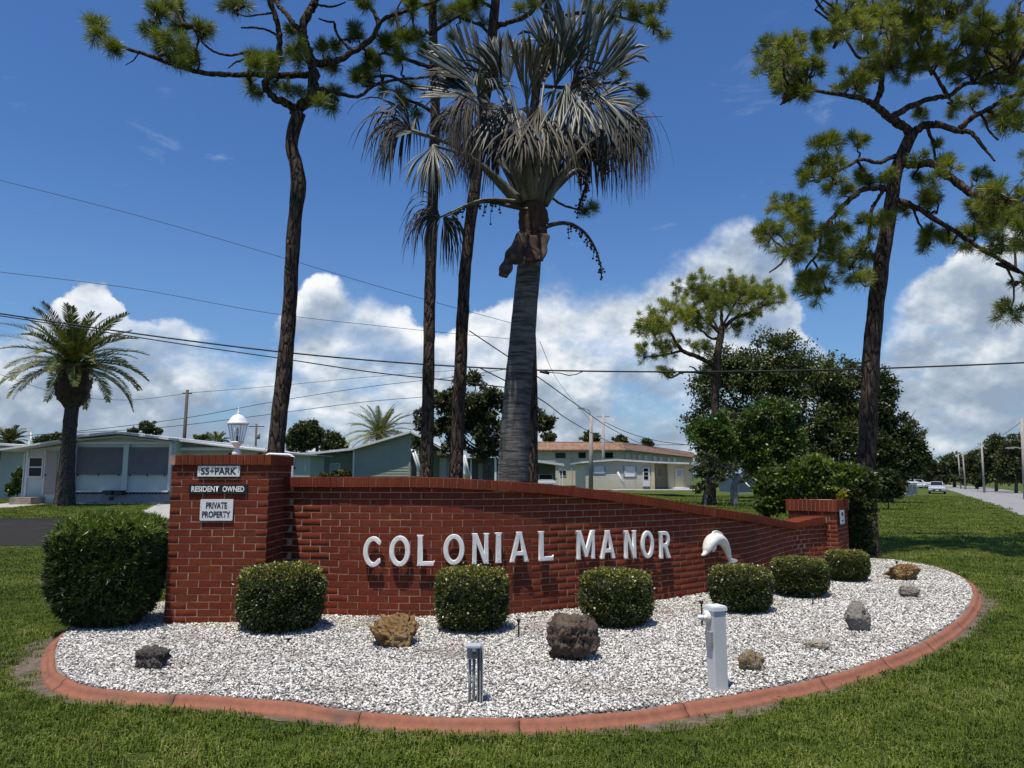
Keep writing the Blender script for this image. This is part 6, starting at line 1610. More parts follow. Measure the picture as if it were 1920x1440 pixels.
for q, (x, y, rx, ry, D, lb) in enumerate(far):
    if x > 1930: continue
    broadleaf('roadside_tree', 'distant green tree along the right road, ' + lb, D, [(x, y, rx, ry), (x - rx * .6, y + ry * .5, rx * .6, ry * .5), (x + rx * .6, y + ry * .5, rx * .6, ry * .6), (x, y + ry * .8, rx * .9, ry * .4), (x - rx * .5, min(905, y + ry * 1.1), rx * .6, ry * .4), (x + rx * .5, min(905, y + ry * 1.1), rx * .6, ry * .4)], 6500, 0.36, ML_OAK if q % 2 else ML_OLIV, [(x, 920, 3), (x, y + ry * .6, 2.2)], 40 + q, group='trees along the right road', hole=-0.5, tone=0.42)
broadleaf('bush', 'dark rounded roadside bush beside the third pole on the right', 100, [(1832, 900, 9, 11)], 1500, 0.24, ML_OAK, None, 51, 'bush', hole=-0.7, tone=0.25)
far2 = [(1715, 888, 24, 14, 135, 'left of the parked silver car')]
for q, (x, y, rx, ry, D, lb) in enumerate(far2): broadleaf('roadside_tree', 'low distant trees ' + lb, D, [(x, y, rx, ry), (x - 15, y + 4, rx * .7, ry * .7), (x + 15, y + 3, rx * .7, ry * .7)], 3500, 0.36, ML_OAK, None, 61 + q, group='trees along the right road', hole=-0.6, tone=0.35)

# hedge and bushes round the low pillar
HD = 13.1
hd = broadleaf('hedge', 'dense glossy hedge directly behind the low brick pillar', HD, [(1455, 912, 36, 34, 0.2), (1445, 940, 24, 26, 0.1), (1500, 900, 36, 34, 0.3), (1540, 905, 34, 30, 0.2), (1600, 912, 30, 34, 0.2), (1570, 895, 34, 26, 0.3)], 17000, 0.078, ML_GLOS, None, 70, 'hedge', hole=-0.65, tone=0.36)
hd = broadleaf('hedge', 'tall dark hedge clump right of the low pillar reaching the lawn', HD - 0.1, [(1608, 935, 26, 40, 0.1), (1600, 985, 24, 44), (1612, 965, 22, 36), (1606, 1015, 24, 20), (1628, 905, 16, 22)], 12000, 0.07, ML_OAK, None, 71, 'hedge', hole=-0.5, tone=0.40, twigs=6)
broadleaf('bush', 'bright leafy bush rising above the low brick pillar', HD - 0.55, [(1525, 880, 32, 26), (1500, 895, 26, 26), (1550, 900, 28, 24), (1480, 905, 18, 24), (1530, 918, 34, 18), (1590, 890, 28, 16)], 9000, 0.085, ML_GLOS, None, 72, 'bush', hole=-0.35, tone=0.55)
broadleaf('bush', 'yellow-green croton twig above the low brick pillar', HD - 0.8, [(1579, 925, 3, 5), (1574, 931, 4, 3)], 40, 0.05, leafmat('yellow_leaf', (0.20, 0.20, 0.02), (0.36, 0.34, 0.03), (0.45, 0.42, 0.06), trans=0.3), None, 73, 'bush', hole=-0.9, tone=0.5)
# strap leaved plant left of the low pillar
rS = random.Random(9); c = Vector((P(1440, 960, 12.9).x, 12.9, LZ)); V, F, RV = [], [], []
for _ in range(150):
    a = rS.uniform(0, 6.28); x, y = c.x + rS.gauss(0, .22), c.y + rS.gauss(0, .12); L = rS.uniform(.35, .6); o_ = len(V); lean = rS.uniform(.1, .9); w = .008
    for s in range(5):
        t = s / 4; V += [(x + math.cos(a) * lean * L * t * t - math.sin(a) * w * (1 - t * .9), y + math.sin(a) * lean * L * t * t + math.cos(a) * w * (1 - t * .9), c.z + L * (t - .35 * lean * t * t)), (x + math.cos(a) * lean * L * t * t + math.sin(a) * w * (1 - t * .9), y + math.sin(a) * lean * L * t * t - math.cos(a) * w * (1 - t * .9), c.z + L * (t - .35 * lean * t * t))]; RV += [rS.random()] * 2
    F += [(o_ + 2 * s, o_ + 2 * s + 1, o_ + 2 * s + 3, o_ + 2 * s + 2) for s in range(4)]
link('strap_leaf_plant', npmesh('strap_leaf_plant', np.array(V), np.array(F), ML_GLOS, rnd=RV), label='clump of strappy leaves growing left of the low pillar', category='plant')


# ---------------------------------------------------------------- feather palms
ML_DATE = leafmat('date_palm_leaf', (0.040, 0.054, 0.018), (0.11, 0.13, 0.036), (0.30, 0.26, 0.06), trans=0.2, rough=0.5, tcol=(1.1, 1.15, 0.6))
def frond_mesh(L, sag, seed, nl=46, ll=0.38, w=0.020, tone=0.45):
    """along +x, up +z; sags with distance; two rows of leaflets in a V"""
    r = random.Random(seed); V, F, RV = [], [], []; pts = []; d = Vector((1, 0, 0.0)); p = Vector((0, 0, 0)); k = 16
    for i in range(k + 1):
        pts.append(p.copy()); t = i / k; d = (d + Vector((0, 0, -sag * (0.25 + 1.6 * t) / k * 1.6))).normalized(); p = p + d * (L / k)
    for i in range(k):
        a, b_ = pts[i], pts[i + 1]; h = 0.024 * (1 - i / k) + 0.004; o_ = len(V); h2 = 0.024 * (1 - (i + 1) / k) + 0.004
        V += [a + Vector((0, -h, 0)), a + Vector((0, h, 0)), b_ + Vector((0, h2, 0)), b_ + Vector((0, -h2, 0))]; F += [(o_, o_ + 1, o_ + 2, o_ + 3)]; RV += [0.85] * 4
    for i in range(nl):
        t = 0.10 + 0.88 * (i + 0.5) / nl; f = t * k; j = min(int(f), k - 1); q = pts[j].lerp(pts[j + 1], f - j); tg = (pts[j + 1] - pts[j]).normalized()
        le = ll * (0.45 + 0.55 * math.sin(math.pi * min(1, 0.15 + t * 0.85))) * (1.0 if t < 0.9 else 0.75); up = Vector((0, 1, 0)).cross(tg) * -1
        if up.z < 0: up = -up
        for s in (-1, 1):
            dd = (tg * r.uniform(0.55, 0.85) + Vector((0, s, 0)) * 0.75 + up * r.uniform(0.1, 0.5)).normalized(); o_ = len(V); tn = min(max(tone + r.uniform(-.25, .25) + (0.15 if t < 0.3 else 0), 0), 1)
            e = q + dd * le + Vector((0, 0, -0.10 * le)); m_ = q + dd * le * 0.5; sd = dd.cross(up).normalized() * w * 0.5 + up * w * 0.2
            V += [q - sd * .6, q + sd * .6, m_ + sd, e, m_ - sd]; F += [(o_, o_ + 1, o_ + 2, o_ + 4), (o_ + 4, o_ + 2, o_ + 3)]; RV += [tn] * 5
    Fq = np.array([f for f in F if len(f) == 4]); Ft = np.array([f for f in F if len(f) == 3])
    return npmesh('frond', np.array([v[:] for v in V]), [Fq, Ft], ML_DATE, rnd=RV)


def feather_palm(label, D, cx, cy, Lpx, nfr, trunk, boot, seed, lo=-0.45, ll=0.38, w=0.02, meshes=None, nl=46, group='feather palms'):
    r = random.Random(seed); u = D / FPX; c = P(cx, cy, D); L = Lpx * u
    g0 = Vector((P(trunk[0][0], trunk[0][1], D).x, D, LZ)); root = empty('date_palm', g0, label, 'palm', group)
    pts = [P(x, y, D) for x, y, w_ in trunk]; pts[0] = g0 + Vector((0, 0, -0.1)); mb = MB(); trunk_tube(mb, pts, [w_ * u for x, y, w_ in trunk], 14, D, 0.05, 0.15, seed); mb.build('trunk', M_DTRUNK, root)
    if boot:
        mb = MB(); trunk_tube(mb, [P(x, y, D) for x, y, w_ in boot], [w_ * u for x, y, w_ in boot], 18, D, 0.16, 0.12, seed + 1)
        for _ in range(70):
            x, y, w_ = boot[r.randrange(1, len(boot) - 1)]; a = r.uniform(0, 6.28); q = P(x, y, D) + Vector((math.cos(a) * w_ * u * .8, math.sin(a) * w_ * u * .8, r.uniform(-.2, .2))); mb.tube([q, q + Vector((math.cos(a) * .25, math.sin(a) * .25, .28))], [0.05, 0.02], 5)
        mb.build('leaf_boots', mat('dark_palm_boots', (0.030, 0.022, 0.016), (0.07, 0.05, 0.035), 6, 0.95, bump=0.8), root)
    fm = meshes or [frond_mesh(L, s, seed * 7 + i, nl, ll, w, tone=tn) for i, (s, tn) in enumerate(((0.40, .42), (0.60, .42), (0.85, .52), (0.75, .66)))]
    for i in range(nfr):
        t = (i + 0.5) / nfr; e = 1.42 - (1.42 - lo) * t ** 0.85; a = i * 2.39996 + r.uniform(-.2, .2)
        me = fm[0] if t < 0.3 else (fm[1] if t < 0.55 else (fm[3] if r.random() < 0.35 else fm[2]))
        ob = bpy.data.objects.new('frond', me); COL.objects.link(ob); s = r.uniform(0.85, 1.08) * (0.92 if t < 0.15 else 1)
        ob.matrix_basis = Matrix.Translation(c + Vector((math.cos(a) * .10, math.sin(a) * .10, -0.25 * t))) @ Matrix.Rotation(a, 4, 'Z') @ Matrix.Rotation(-e, 4, 'Y') @ Matrix.Rotation(r.uniform(-.3, .3), 4, 'X') @ Matrix.Scale(s, 4)
        attach(ob, root)
    return root


M_DTRUNK = barkmat('date_palm_trunk', (0.085, 0.072, 0.062), (0.155, 0.135, 0.115), (0.035, 0.028, 0.024), 7.0, (1, 1, 1.3), 0.9, 0.04)
feather_palm('feathery date palm with dark bulbous crown base on the lawn at the left', 34.5, 137, 678, 134, 64, [(121, 946, 20), (122, 925, 16.5), (125, 880, 14), (129, 830, 12.5), (133, 780, 12), (136, 755, 12)], [(136, 764, 13), (136, 748, 25), (137, 722, 28), (138, 702, 27), (138, 684, 18), (138, 674, 8)], 3, lo=-0.22, ll=0.52, w=0.040, nl=64)
feather_palm('feathery palm rising behind the green sided house', 52, 712, 812, 66, 46, [(712, 900, 8), (712, 812, 8)], None, 5, lo=-0.35, ll=0.42, w=0.040, nl=36)
feather_palm('distant drooping palm left of the white lantern', 78, 408, 828, 26, 26, [(408, 900, 5), (408, 828, 4)], None, 7, lo=-0.5, ll=0.5, w=0.06, nl=22)
feather_palm('distant bushy palm at the far left edge above a roof', 62, 18, 826, 32, 30, [(18, 900, 6), (18, 826, 5)], None, 8, lo=-0.2, ll=0.5, w=0.06, nl=24)
feather_palm('distant palm among the trees along the right road', 112, 1868, 836, 22, 24, [(1868, 905, 3), (1868, 836, 2.5)], None, 9, lo=-0.4, ll=0.7, w=0.09, nl=20)
# ---------------------------------------------------------------- houses
M_MINT = mat('mint_siding', (0.56, 0.64, 0.57), (0.52, 0.60, 0.53), 1.5, 0.6)
M_MINTD = mat('pale_mint_wall', (0.48, 0.54, 0.50), (0.44, 0.50, 0.46), 1.5, 0.65)
M_SAGE = mat('sage_siding', (0.25, 0.295, 0.245), (0.22, 0.265, 0.215), 1.2, 0.6)
M_TRIM = mat('white_trim', (0.70, 0.71, 0.70), (0.60, 0.61, 0.60), 2, 0.5)
M_ROOFW = mat('white_metal_roof', (0.62, 0.63, 0.63), (0.52, 0.53, 0.53), 1.0, 0.4)
M_SHUT = mat('grey_shutter', (0.36, 0.345, 0.345), (0.31, 0.295, 0.295), 2, 0.5)
M_TAUPE = mat('taupe_door', (0.30, 0.27, 0.25), rough=0.5)
M_SKIRT = mat('grey_skirting', (0.34, 0.35, 0.36), (0.28, 0.29, 0.30), 3, 0.8)
M_CREAM = mat('cream_siding', (0.56, 0.50, 0.31), (0.52, 0.46, 0.28), 1.0, 0.7)
M_CREAMG = mat('grey_cream_siding', (0.52, 0.51, 0.41), (0.48, 0.47, 0.37), 1.0, 0.7)
M_STUC = mat('beige_stucco', (0.52, 0.48, 0.36), (0.47, 0.43, 0.32), 0.8, 0.9, bump=0.2, bscale=8)
M_TILE = mat('red_brown_roof_tile', (0.34, 0.195, 0.13), (0.24, 0.125, 0.08), 2, 0.8)
M_BLUE = mat('blue_shutter', (0.12, 0.30, 0.42), rough=0.5)
M_GREYB = mat('grey_wall', (0.36, 0.37, 0.38), (0.32, 0.33, 0.34), 1, 0.8)


class H:
    """a building seen square on at depth D, measured in the photograph"""
    def __init__(s, name, label, D, x, cat='building', group=None):
        s.D = D; s.root = empty(name, (P(x, 888, D).x, D, float(gz(P(x, 888, D).x, D))), label, cat, group)

    def x(s, px): return P(px, 888, s.D).x
    def z(s, py): return P(960, py, s.D).z

    def slab(s, name, x0, x1, y0, y1, m, f=0.0, d=0.1, parent=None):
        """flat piece; f: how far its front stands before the plane D, d: depth"""
        mb = MB(); z1 = s.z(y0); z0 = s.z(y1) if y1 is not None else LZ - 0.1
        mb.bx(s.x(x0), s.x(x1), s.D - f, s.D - f + d, z0, z1); return mb.build(name, m, parent or s.root)

    def siding(s, name, poly, m, f=0.0, lap=0.14, back=6.0):
        """lapped boards within a top line poly [(px,py)...] down to the ground"""
        xs = [s.x(a) for a, b_ in poly]; zs = [s.z(b_) for a, b_ in poly]; z0 = LZ - 0.1; mb = MB(); y = s.D - f
        mb.prism([(xs[0], y + 0.03, z0), (xs[-1], y + 0.03, z0)] + [(a, y + 0.03, b_) for a, b_ in reversed(list(zip(xs, zs)))], (0, back, 0))
        zmax = max(zs); z = z0
        while z < zmax - 0.02:
            zz = min(z + lap, zmax); X0 = X1 = None
            # clip the board to the wall under the sloping top
            fine = np.linspace(xs[0], xs[-1], 160); tops = np.interp(fine, xs, zs); ok = fine[tops > z + lap * 0.6]
            if len(ok): X0, X1 = ok.min(), ok.max(); mb.add([(X0, y, z), (X1, y, z), (X1, y + 0.025, zz), (X0, y + 0.025, zz), (X0, y + 0.03, z), (X1, y + 0.03, z)], [(0, 1, 2, 3), (0, 4, 5, 1)])
            z += lap
        return mb.build(name, m, s.root)

    def window(s, x0, x1, y0, y1, f=0.0, pane=M_DARKPANE, frame=M_TRIM, fr=0.06, mid=True, name='window'):
        X0, X1, Z1, Z0 = s.x(x0), s.x(x1), s.z(y0), s.z(y1); y = s.D - f; mb = MB()
        for a, b_, c, d in ((X0, X1, Z1 - fr, Z1), (X0, X1, Z0, Z0 + fr), (X0, X0 + fr, Z0 + fr, Z1 - fr), (X1 - fr, X1, Z0 + fr, Z1 - fr)): mb.bx(a, b_, y - 0.05, y + 0.02, c, d)
        if mid: mb.bx(X0 + fr, X1 - fr, y - 0.04, y + 0.02, (Z0 + Z1) / 2 - fr / 2, (Z0 + Z1) / 2 + fr / 2)
        w = mb.build(name, frame, s.root)
        pm = MB()
        pm.bx(X0 + fr * .5, X1 - fr * .5, y - 0.012, y + 0.008, Z0 + fr * .5, Z1 - fr * .5); pm.build('pane', pane, w); return w

    def roofline(s, name, pts, th, m, f=0.4, back=8.0):
        """sheet roof following the photo line pts, th px thick"""
        k = len(pts); y = s.D - f; mb = MB(); T = th * s.D / FPX
        top = [(s.x(a), y, s.z(b_)) for a, b_ in pts]; bot = [(a, b_, c - T) for a, b_, c in top]
        for i in range(k - 1): mb.prism([bot[i], bot[i + 1], top[i + 1], top[i]], (0, back, 0))
        return mb.build(name, m, s.root)


# pale green mobile home at the left
h = H('mobile_home', 'pale mint mobile home with two grey shuttered windows behind the date palm', 38, 230)
h.siding('wall', [(140, 820), (228, 813), (322, 823)], M_MINT, lap=0.17, back=14)
h.roofline('roof', [(134, 818.5), (228.6, 810), (326, 821.5)], 4.5, M_ROOFW, f=0.80, back=15)
h.roofline('soffit', [(140, 825), (228.6, 817), (322, 828)], 3, M_MINTD, f=0.42, back=0.5)
h.slab('beam', 142, 322, 828.5, 833, M_TRIM, f=0.10, d=0.1)
for a, b_, c, d in ((144, 230.5, 838, 889.5), (242, 315.5, 838, 890)):
    z1, z0 = h.z(c), h.z(d); mb = MB(); k = 17
    for i in range(k):
        zz = z0 + (z1 - z0) * i / k; zt = z0 + (z1 - z0) * (i + 0.97) / k
        mb.add([(h.x(a), h.D - 0.12, zz), (h.x(b_), h.D - 0.12, zz), (h.x(b_), h.D - 0.02, zt), (h.x(a), h.D - 0.02, zt), (h.x(a), h.D - 0.015, zz), (h.x(b_), h.D - 0.015, zz)], [(0, 1, 2, 3), (0, 4, 5, 1)])
    so = mb.build('shutter', M_SHUT, h.root)
    for t in (0.06, 0.5, 0.94): MB().box((h.x(a + (b_ - a) * t), h.D - 0.14, z0 - 0.03), (0.05, 0.05, 0.10)).build('latch', M_BLACK, so)
h.slab('post', 231.5, 241, 833, 920, M_MINT, f=0.14, d=0.12); h.slab('corner_post', 316.5, 321.5, 830, 922, M_TRIM, f=0.12, d=0.1); h.slab('corner_post', 139.5, 143.5, 830, 922, M_TRIM, f=0.12, d=0.1)
h.slab('ledge', 139, 322, 919.5, 922.5, M_TRIM, f=0.35, d=0.34)
h.slab('skirting', 140, 321, 926, None, M_SKIRT, f=0.10, d=0.1)
mb = MB()
for i in range(26): mb.box((h.x(146 + i * 6.8), h.D - 0.06, h.z(924.5)), (0.10, 0.06, 0.07))
mb.build('trim_blocks', M_BLACK, h.root)
h.slab('vent', 209.5, 218, 931, 938, M_BLACK, f=0.12, d=0.03)
# left wing with door
mb = MB(); mb.prism([(h.x(61.5), h.D - 0.5, LZ - .1), (h.x(140), h.D - 0.5, LZ - .1), (h.x(140), h.D - 0.5, h.z(833)), (h.x(61.5), h.D - 0.5, h.z(844))], (0, 9, 0)); mb.build('wing_wall', M_MINTD, h.root)
h.roofline('wing_roof', [(30, 844), (75, 838), (119, 830.5), (142, 827)], 3.0, M_ROOFW, f=1.6, back=10)
h.slab('corner_post', 59.5, 64, 846, None, M_TRIM, f=0.55, d=0.1); h.slab('gutter_pipe', 54.5, 56.5, 850, None, M_TRIM, f=0.5, d=0.07)
h.window(65, 92.5, 857, 895, f=0.52, mid=True)
do = h.slab('door', 96, 118, 847, 926, M_TAUPE, f=0.55, d=0.08); h.slab('handle', 98, 99.5, 889, 892, M_BLACK, f=0.60, d=0.06, parent=do)
h.slab('door_frame', 93.5, 95.5, 845, 927, M_TRIM, f=0.54, d=0.08)
st = h.slab('step', 61, 99, 931, None, mat('paver_step', (0.30, 0.26, 0.21), (0.2, 0.17, 0.14), 3, 0.9), f=1.6, d=1.1)
# right extension behind the pillar
h.siding('extension_wall', [(322, 829), (497, 846)], mat('pale_green_wall', (0.44, 0.50, 0.43), rough=0.6), f=-1.2, back=12)
h.roofline('extension_roof', [(318, 822.5), (400, 833), (505, 845)], 3, M_ROOFW, f=-0.4, back=12)
h.slab('gutter', 320, 484, 838, 843.5, M_TRIM, f=-0.9, d=0.16)
for x in (410, 468): h.slab('window', x, x + 6, 848, 853, M_DARKPANE, f=-1.15, d=0.04)
h.slab('corner_post', 480, 484, 843, None, M_TRIM, f=-1.0, d=0.1)
for q, x in enumerate((208, 228)):
    t = empty('planter_box', (h.x(x + 8), h.D - 0.65, h.z(926)), 'dark planter box by the mobile home skirting, ' + ('left one' if q == 0 else 'right one'), 'planter', 'planter boxes by the mobile home')
    mb = MB(); X0, X1, Z0, Z1 = h.x(x), h.x(x + 16.5), h.z(926), h.z(919); y = h.D - 0.655
    mb.prism([(X0 + .05, y, Z0), (X1 - .05, y, Z0), (X1, y, Z1), (X0, y, Z1)], (0, 0.3, 0)); mb.build('box', mat('dark_green_plastic_%d' % q, (0.02, 0.035, 0.03), rough=0.5), t)
    MB().bx(X0 - .02, X1 + .02, y - .02, y + .32, Z1 - .06, Z1).build('rim', M_BLACK, t)
    mb = MB()
    for xx in (X0 + .12, X1 - .12): mb.bx(xx - .03, xx + .03, y + .12, h.D - 0.345, Z0 - .05, Z0 + .01)
    mb.build('bracket', M_BLACK, t)
# strip of white stones before the skirting
n_ = 2600; r_ = np.random.RandomState(3); X = r_.uniform(h.x(146), h.x(318), n_); Y = h.D - 0.3 - 1.2 * r_.rand(n_); s = 0.07 + 0.08 * r_.rand(n_)
gn_scatter('stones', CV, CF, CG, np.c_[X, Y, np.full(n_, LZ + 0.02)], np.c_[r_.normal(0, .3, n_), r_.normal(0, .3, n_), r_.uniform(0, 6, n_)], s[:, None] * np.ones((n_, 3)), M_SHELL, kind='stuff', label='white stones along the foot of the mobile home', category='stones')

# home at the far left edge
h = H('mobile_home', 'partly seen pale grey-green home at the far left edge', 44, 10)
mb = MB(); mb.prism([(h.x(-150), h.D, LZ - .1), (h.x(48), h.D, LZ - .1), (h.x(48), h.D, h.z(845)), (h.x(-150), h.D, h.z(838))], (0, 8, 0)); mb.build('wall', M_MINTD, h.root)
h.roofline('roof', [(-160, 824), (0, 831), (60, 836), (74, 838)], 3.5, M_ROOFW, f=1.0, back=10); h.slab('fascia', -160, 70, 836, 843, mat('grey_fascia', (0.30, 0.32, 0.33), rough=0.6), f=0.9, d=0.1)
h.slab('porch_post', 3, 8.5, 843, 930, M_TRIM, f=0.9, d=0.15); h.slab('porch_rail', -60, 3, 866, 870, M_TRIM, f=0.9, d=0.1); h.slab('window', -30, -2, 845, 864, M_DARKPANE, f=0.03, d=0.05)
h.slab('eave', -90, 8, 840, 844, M_TRIM, f=1.1, d=0.3); h.slab('roof_vent', 50.5, 53.5, 826, 836, M_TRIM, f=0.1, d=0.15)
broadleaf('bush', 'dark flowering bush between the far left home and the mint home', 39, [(36, 905, 14, 20), (42, 888, 9, 10), (26, 915, 12, 14)], 2600, 0.12, ML_GLOS, None, 91, 'bush', hole=-0.6, tone=0.3)

# sage green house in the middle
h = H('house', 'sage green lap sided house with sloping roofline behind the middle of the wall', 45, 690)
h.siding('wall', [(662, 843), (768, 812), (785, 818)], M_SAGE, f=0.0, lap=0.16, back=16)
h.siding('side_wall', [(580, 853.5), (662, 846)], M_SAGE, f=-0.8, lap=0.16, back=14)
h.roofline('roof', [(571, 850), (660, 840.5), (770, 808.5)], 4, M_ROOFW, f=0.5, back=16); h.roofline('roof_slope', [(770, 808.5), (800, 822), (842, 848)], 4, M_ROOFW, f=0.2, back=12)
h.slab('corner_trim', 661, 664, 843, None, M_TRIM, f=0.04, d=0.06); h.slab('corner_trim', 766, 769.5, 815, None, M_SAGE, f=0.04, d=0.08)
h.siding('rear_wall', [(785, 822), (842, 850)], M_SAGE, f=-3.0, lap=0.16, back=10)
h.window(612.5, 632.5, 868, 892, f=-0.76, pane=mat('aqua_curtain', (0.30, 0.45, 0.46), rough=0.4), mid=False)
h.slab('awning', 814, 830, 844.5, 852, M_TRIM, f=-1.4, d=1.2); h.slab('door', 815, 828, 857, None, mat('grey_door', (0.42, 0.44, 0.44), rough=0.5), f=-2.9, d=0.1)
u = 45 / FPX
for q, ((x0, y0), (x1, y1)) in enumerate((((772, 842), (788, 893)), ((777, 842), (792, 893)), ((867, 853), (876, 893)), ((871, 853), (881, 893)))):
    MB().tube([P(x0, y0, 43.8), P(x1, y1, 43.8)], 0.06, 6).build('stair_stringer', M_TRIM, h.root)
h.slab('dark_opening', 771, 781, 846, 892, M_DARKPANE, f=0.02, d=0.05)
# shed left of it
h2 = H('shed', 'pale green shed with small roof left of the sage green house', 40, 575)
h2.slab('wall', 546, 581, 853, None, mat('shed_green', (0.30, 0.38, 0.35), rough=0.6), f=0, d=3.0); h2.roofline('roof', [(541, 851), (596, 852.5)], 2, M_SAGE, f=0.3, back=3.5); h2.slab('light', 549.5, 553.5, 875, 880, M_BLACK, f=0.06, d=0.08); h2.slab('door_handle', 571.5, 573, 872, 882, M_TRIM, f=0.05, d=0.06)
broadleaf('bush', 'small shrub peeking over the wall before the sage house', 30, [(626, 890, 15, 6), (648, 887, 8, 7), (605, 892, 8, 4)], 1200, 0.10, ML_OLIV, None, 92, 'bush', hole=-0.6, tone=0.5)

# carports
def carport(label, D, x0, x1, y0, y1, wallx):
    c = H('carport', label, D, (x0 + x1) / 2, 'carport', 'carports'); c.roofline('roof', [(x0, y0), (x1, y1)], 4, M_ROOFW, f=2.0, back=5)
    c.slab('back_wall', wallx[0], wallx[1], y0 + 5, None, mat('carport_wall', (0.22, 0.21, 0.17), rough=0.8), f=-3, d=0.2)
    for px in (x1 - 4, x1 - 9): c.slab('post', px, px + 2, y1 + 3, None, M_TRIM, f=1.8, d=0.12)
    c.slab('window', wallx[0] + 12, wallx[0] + 26, y0 + 18, y0 + 30, M_DARKPANE, f=-2.9, d=0.06); return c
carport('open carport with cream roof beside the motel, over a parked car', 70, 960, 1055, 857, 870, (985, 1045))
c = H('carport', 'shaded porch with white post and slanting roof behind the tree', 48, 900, 'carport', 'carports')
c.roofline('roof', [(872, 858), (931, 850)], 3, M_ROOFW, f=1.5, back=4); c.slab('post', 928, 931.5, 852, None, M_TRIM, f=1.2, d=0.12); c.slab('back_wall', 868, 935, 857, None, mat('porch_wall', (0.10, 0.11, 0.11), rough=0.8), f=-2.5, d=0.2); c.slab('door', 893, 902, 868, None, mat('porch_door', (0.25, 0.27, 0.28), rough=0.5), f=-2.4, d=0.08); c.slab('post', 884, 886, 862, None, M_TRIM, f=1.2, d=0.1)

# two storey motel
h = H('motel', 'two storey beige motel with reddish tiled mansard roof', 100, 1090)
X0, X1 = h.x(940), h.x(1165); zt, zr = h.z(841), h.z(830); z0 = LZ - .1
EX = P(1300, 888, 150)                                  # far end of the receding wing
D = 100; mb = MB(); mb.prism([(X0, D, z0), (X1, D, z0), (EX.x, EX.y, z0), (EX.x - 4, EX.y + 12, z0), (X0, D + 14, z0)], (0, 0, zt - z0)); mb.build('wall', M_STUC, h.root)
mb = MB(); rows = 3
nrm = Vector((EX.y - D, -(EX.x - X1), 0)).normalized()
for i in range(rows):
    za = zt - 0.15 + (zr - zt + 0.15) * i / rows; zb = zt - 0.15 + (zr - zt + 0.15) * (i + 1) / rows; o0 = 0.75 - 0.5 * i / rows; o1 = 0.75 - 0.5 * (i + 1) / rows
    c0 = Vector((X1, D, 0)); e0 = Vector((EX.x, EX.y, 0)); dv = lambda o_: Vector((nrm.x * o_ * 0.7, -o_, 0))
    q = [Vector((X0, D - o0, za)), c0 + dv(o0) + Vector((0, 0, za)), e0 + nrm * o0 + Vector((0, 0, za)), e0 + nrm * o1 + Vector((0, 0, zb)), c0 + dv(o1) + Vector((0, 0, zb)), Vector((X0, D - o1, zb))]
    lp = 0.12; V = q + [p + Vector((0, 0, -lp)) for p in q[:3]]
    mb.add(V, [(0, 1, 4, 5), (1, 2, 3, 4), (6, 7, 1, 0), (7, 8, 2, 1)])
mb.build('roof', M_TILE, h.root)
mb = MB(); mb.prism([(X0, D - 0.2, zr), (X1, D - 0.2, zr), (EX.x, EX.y, zr), (EX.x - 4, EX.y + 12, zr), (X0, D + 14, zr)], (0, 0, 0.12)); mb.build('flat_roof', M_TILE, h.root)
C5 = lambda x: 1000 + x / 6.0
R5 = lambda y: 780 + y / 6.0
for a, b_, c, d in ((245, 370, 408, 478), (505, 597, 405, 478), (805, 905, 405, 478), (295, 370, 608, 675), (505, 580, 610, 682)): h.window(C5(a), C5(b_), R5(c), R5(d), f=0.03, fr=0.05, mid=False, frame=M_STUC)
h.slab('downpipe', C5(428), C5(434), 843, None, M_STUC, f=0.12, d=0.12)
# windows along the receding wing
A0 = Vector((X1, D, 0)); A1 = Vector((EX.x, EX.y, 0)); tgm = (A1 - A0).normalized(); nm = Vector((tgm.y, -tgm.x, 0))
for a, b_ in ((1030, 1060), (1105, 1120), (1165, 1205), (1240, 1280), (1340, 1380), (1410, 1445), (1500, 1535), (1565, 1600)):
    def hit(px):
        d = ray(px, 860); cr_ = d.x * tgm.y - d.y * tgm.x; t = (A0.x * tgm.y - A0.y * tgm.x) / cr_; return Vector((d.x * t, d.y * t, 0))
    p0, p1 = hit(C5(a)), hit(C5(b_)); zb, zt_ = 2.75, 4.25
    mb = MB(); mb.prism([p0 + nm * 0.02 + Vector((0, 0, zb)), p1 + nm * 0.02 + Vector((0, 0, zb)), p1 + nm * 0.02 + Vector((0, 0, zt_)), p0 + nm * 0.02 + Vector((0, 0, zt_))], nm * 0.06); w_ = mb.build('window', M_STUC, h.root)
    e = (p1 - p0) * 0.08; mb = MB(); mb.prism([p0 + e + nm * 0.08 + Vector((0, 0, zb + .08)), p1 - e + nm * 0.08 + Vector((0, 0, zb + .08)), p1 - e + nm * 0.08 + Vector((0, 0, zt_ - .08)), p0 + e + nm * 0.08 + Vector((0, 0, zt_ - .08))], nm * 0.02); mb.build('pane', M_DARKPANE, w_)

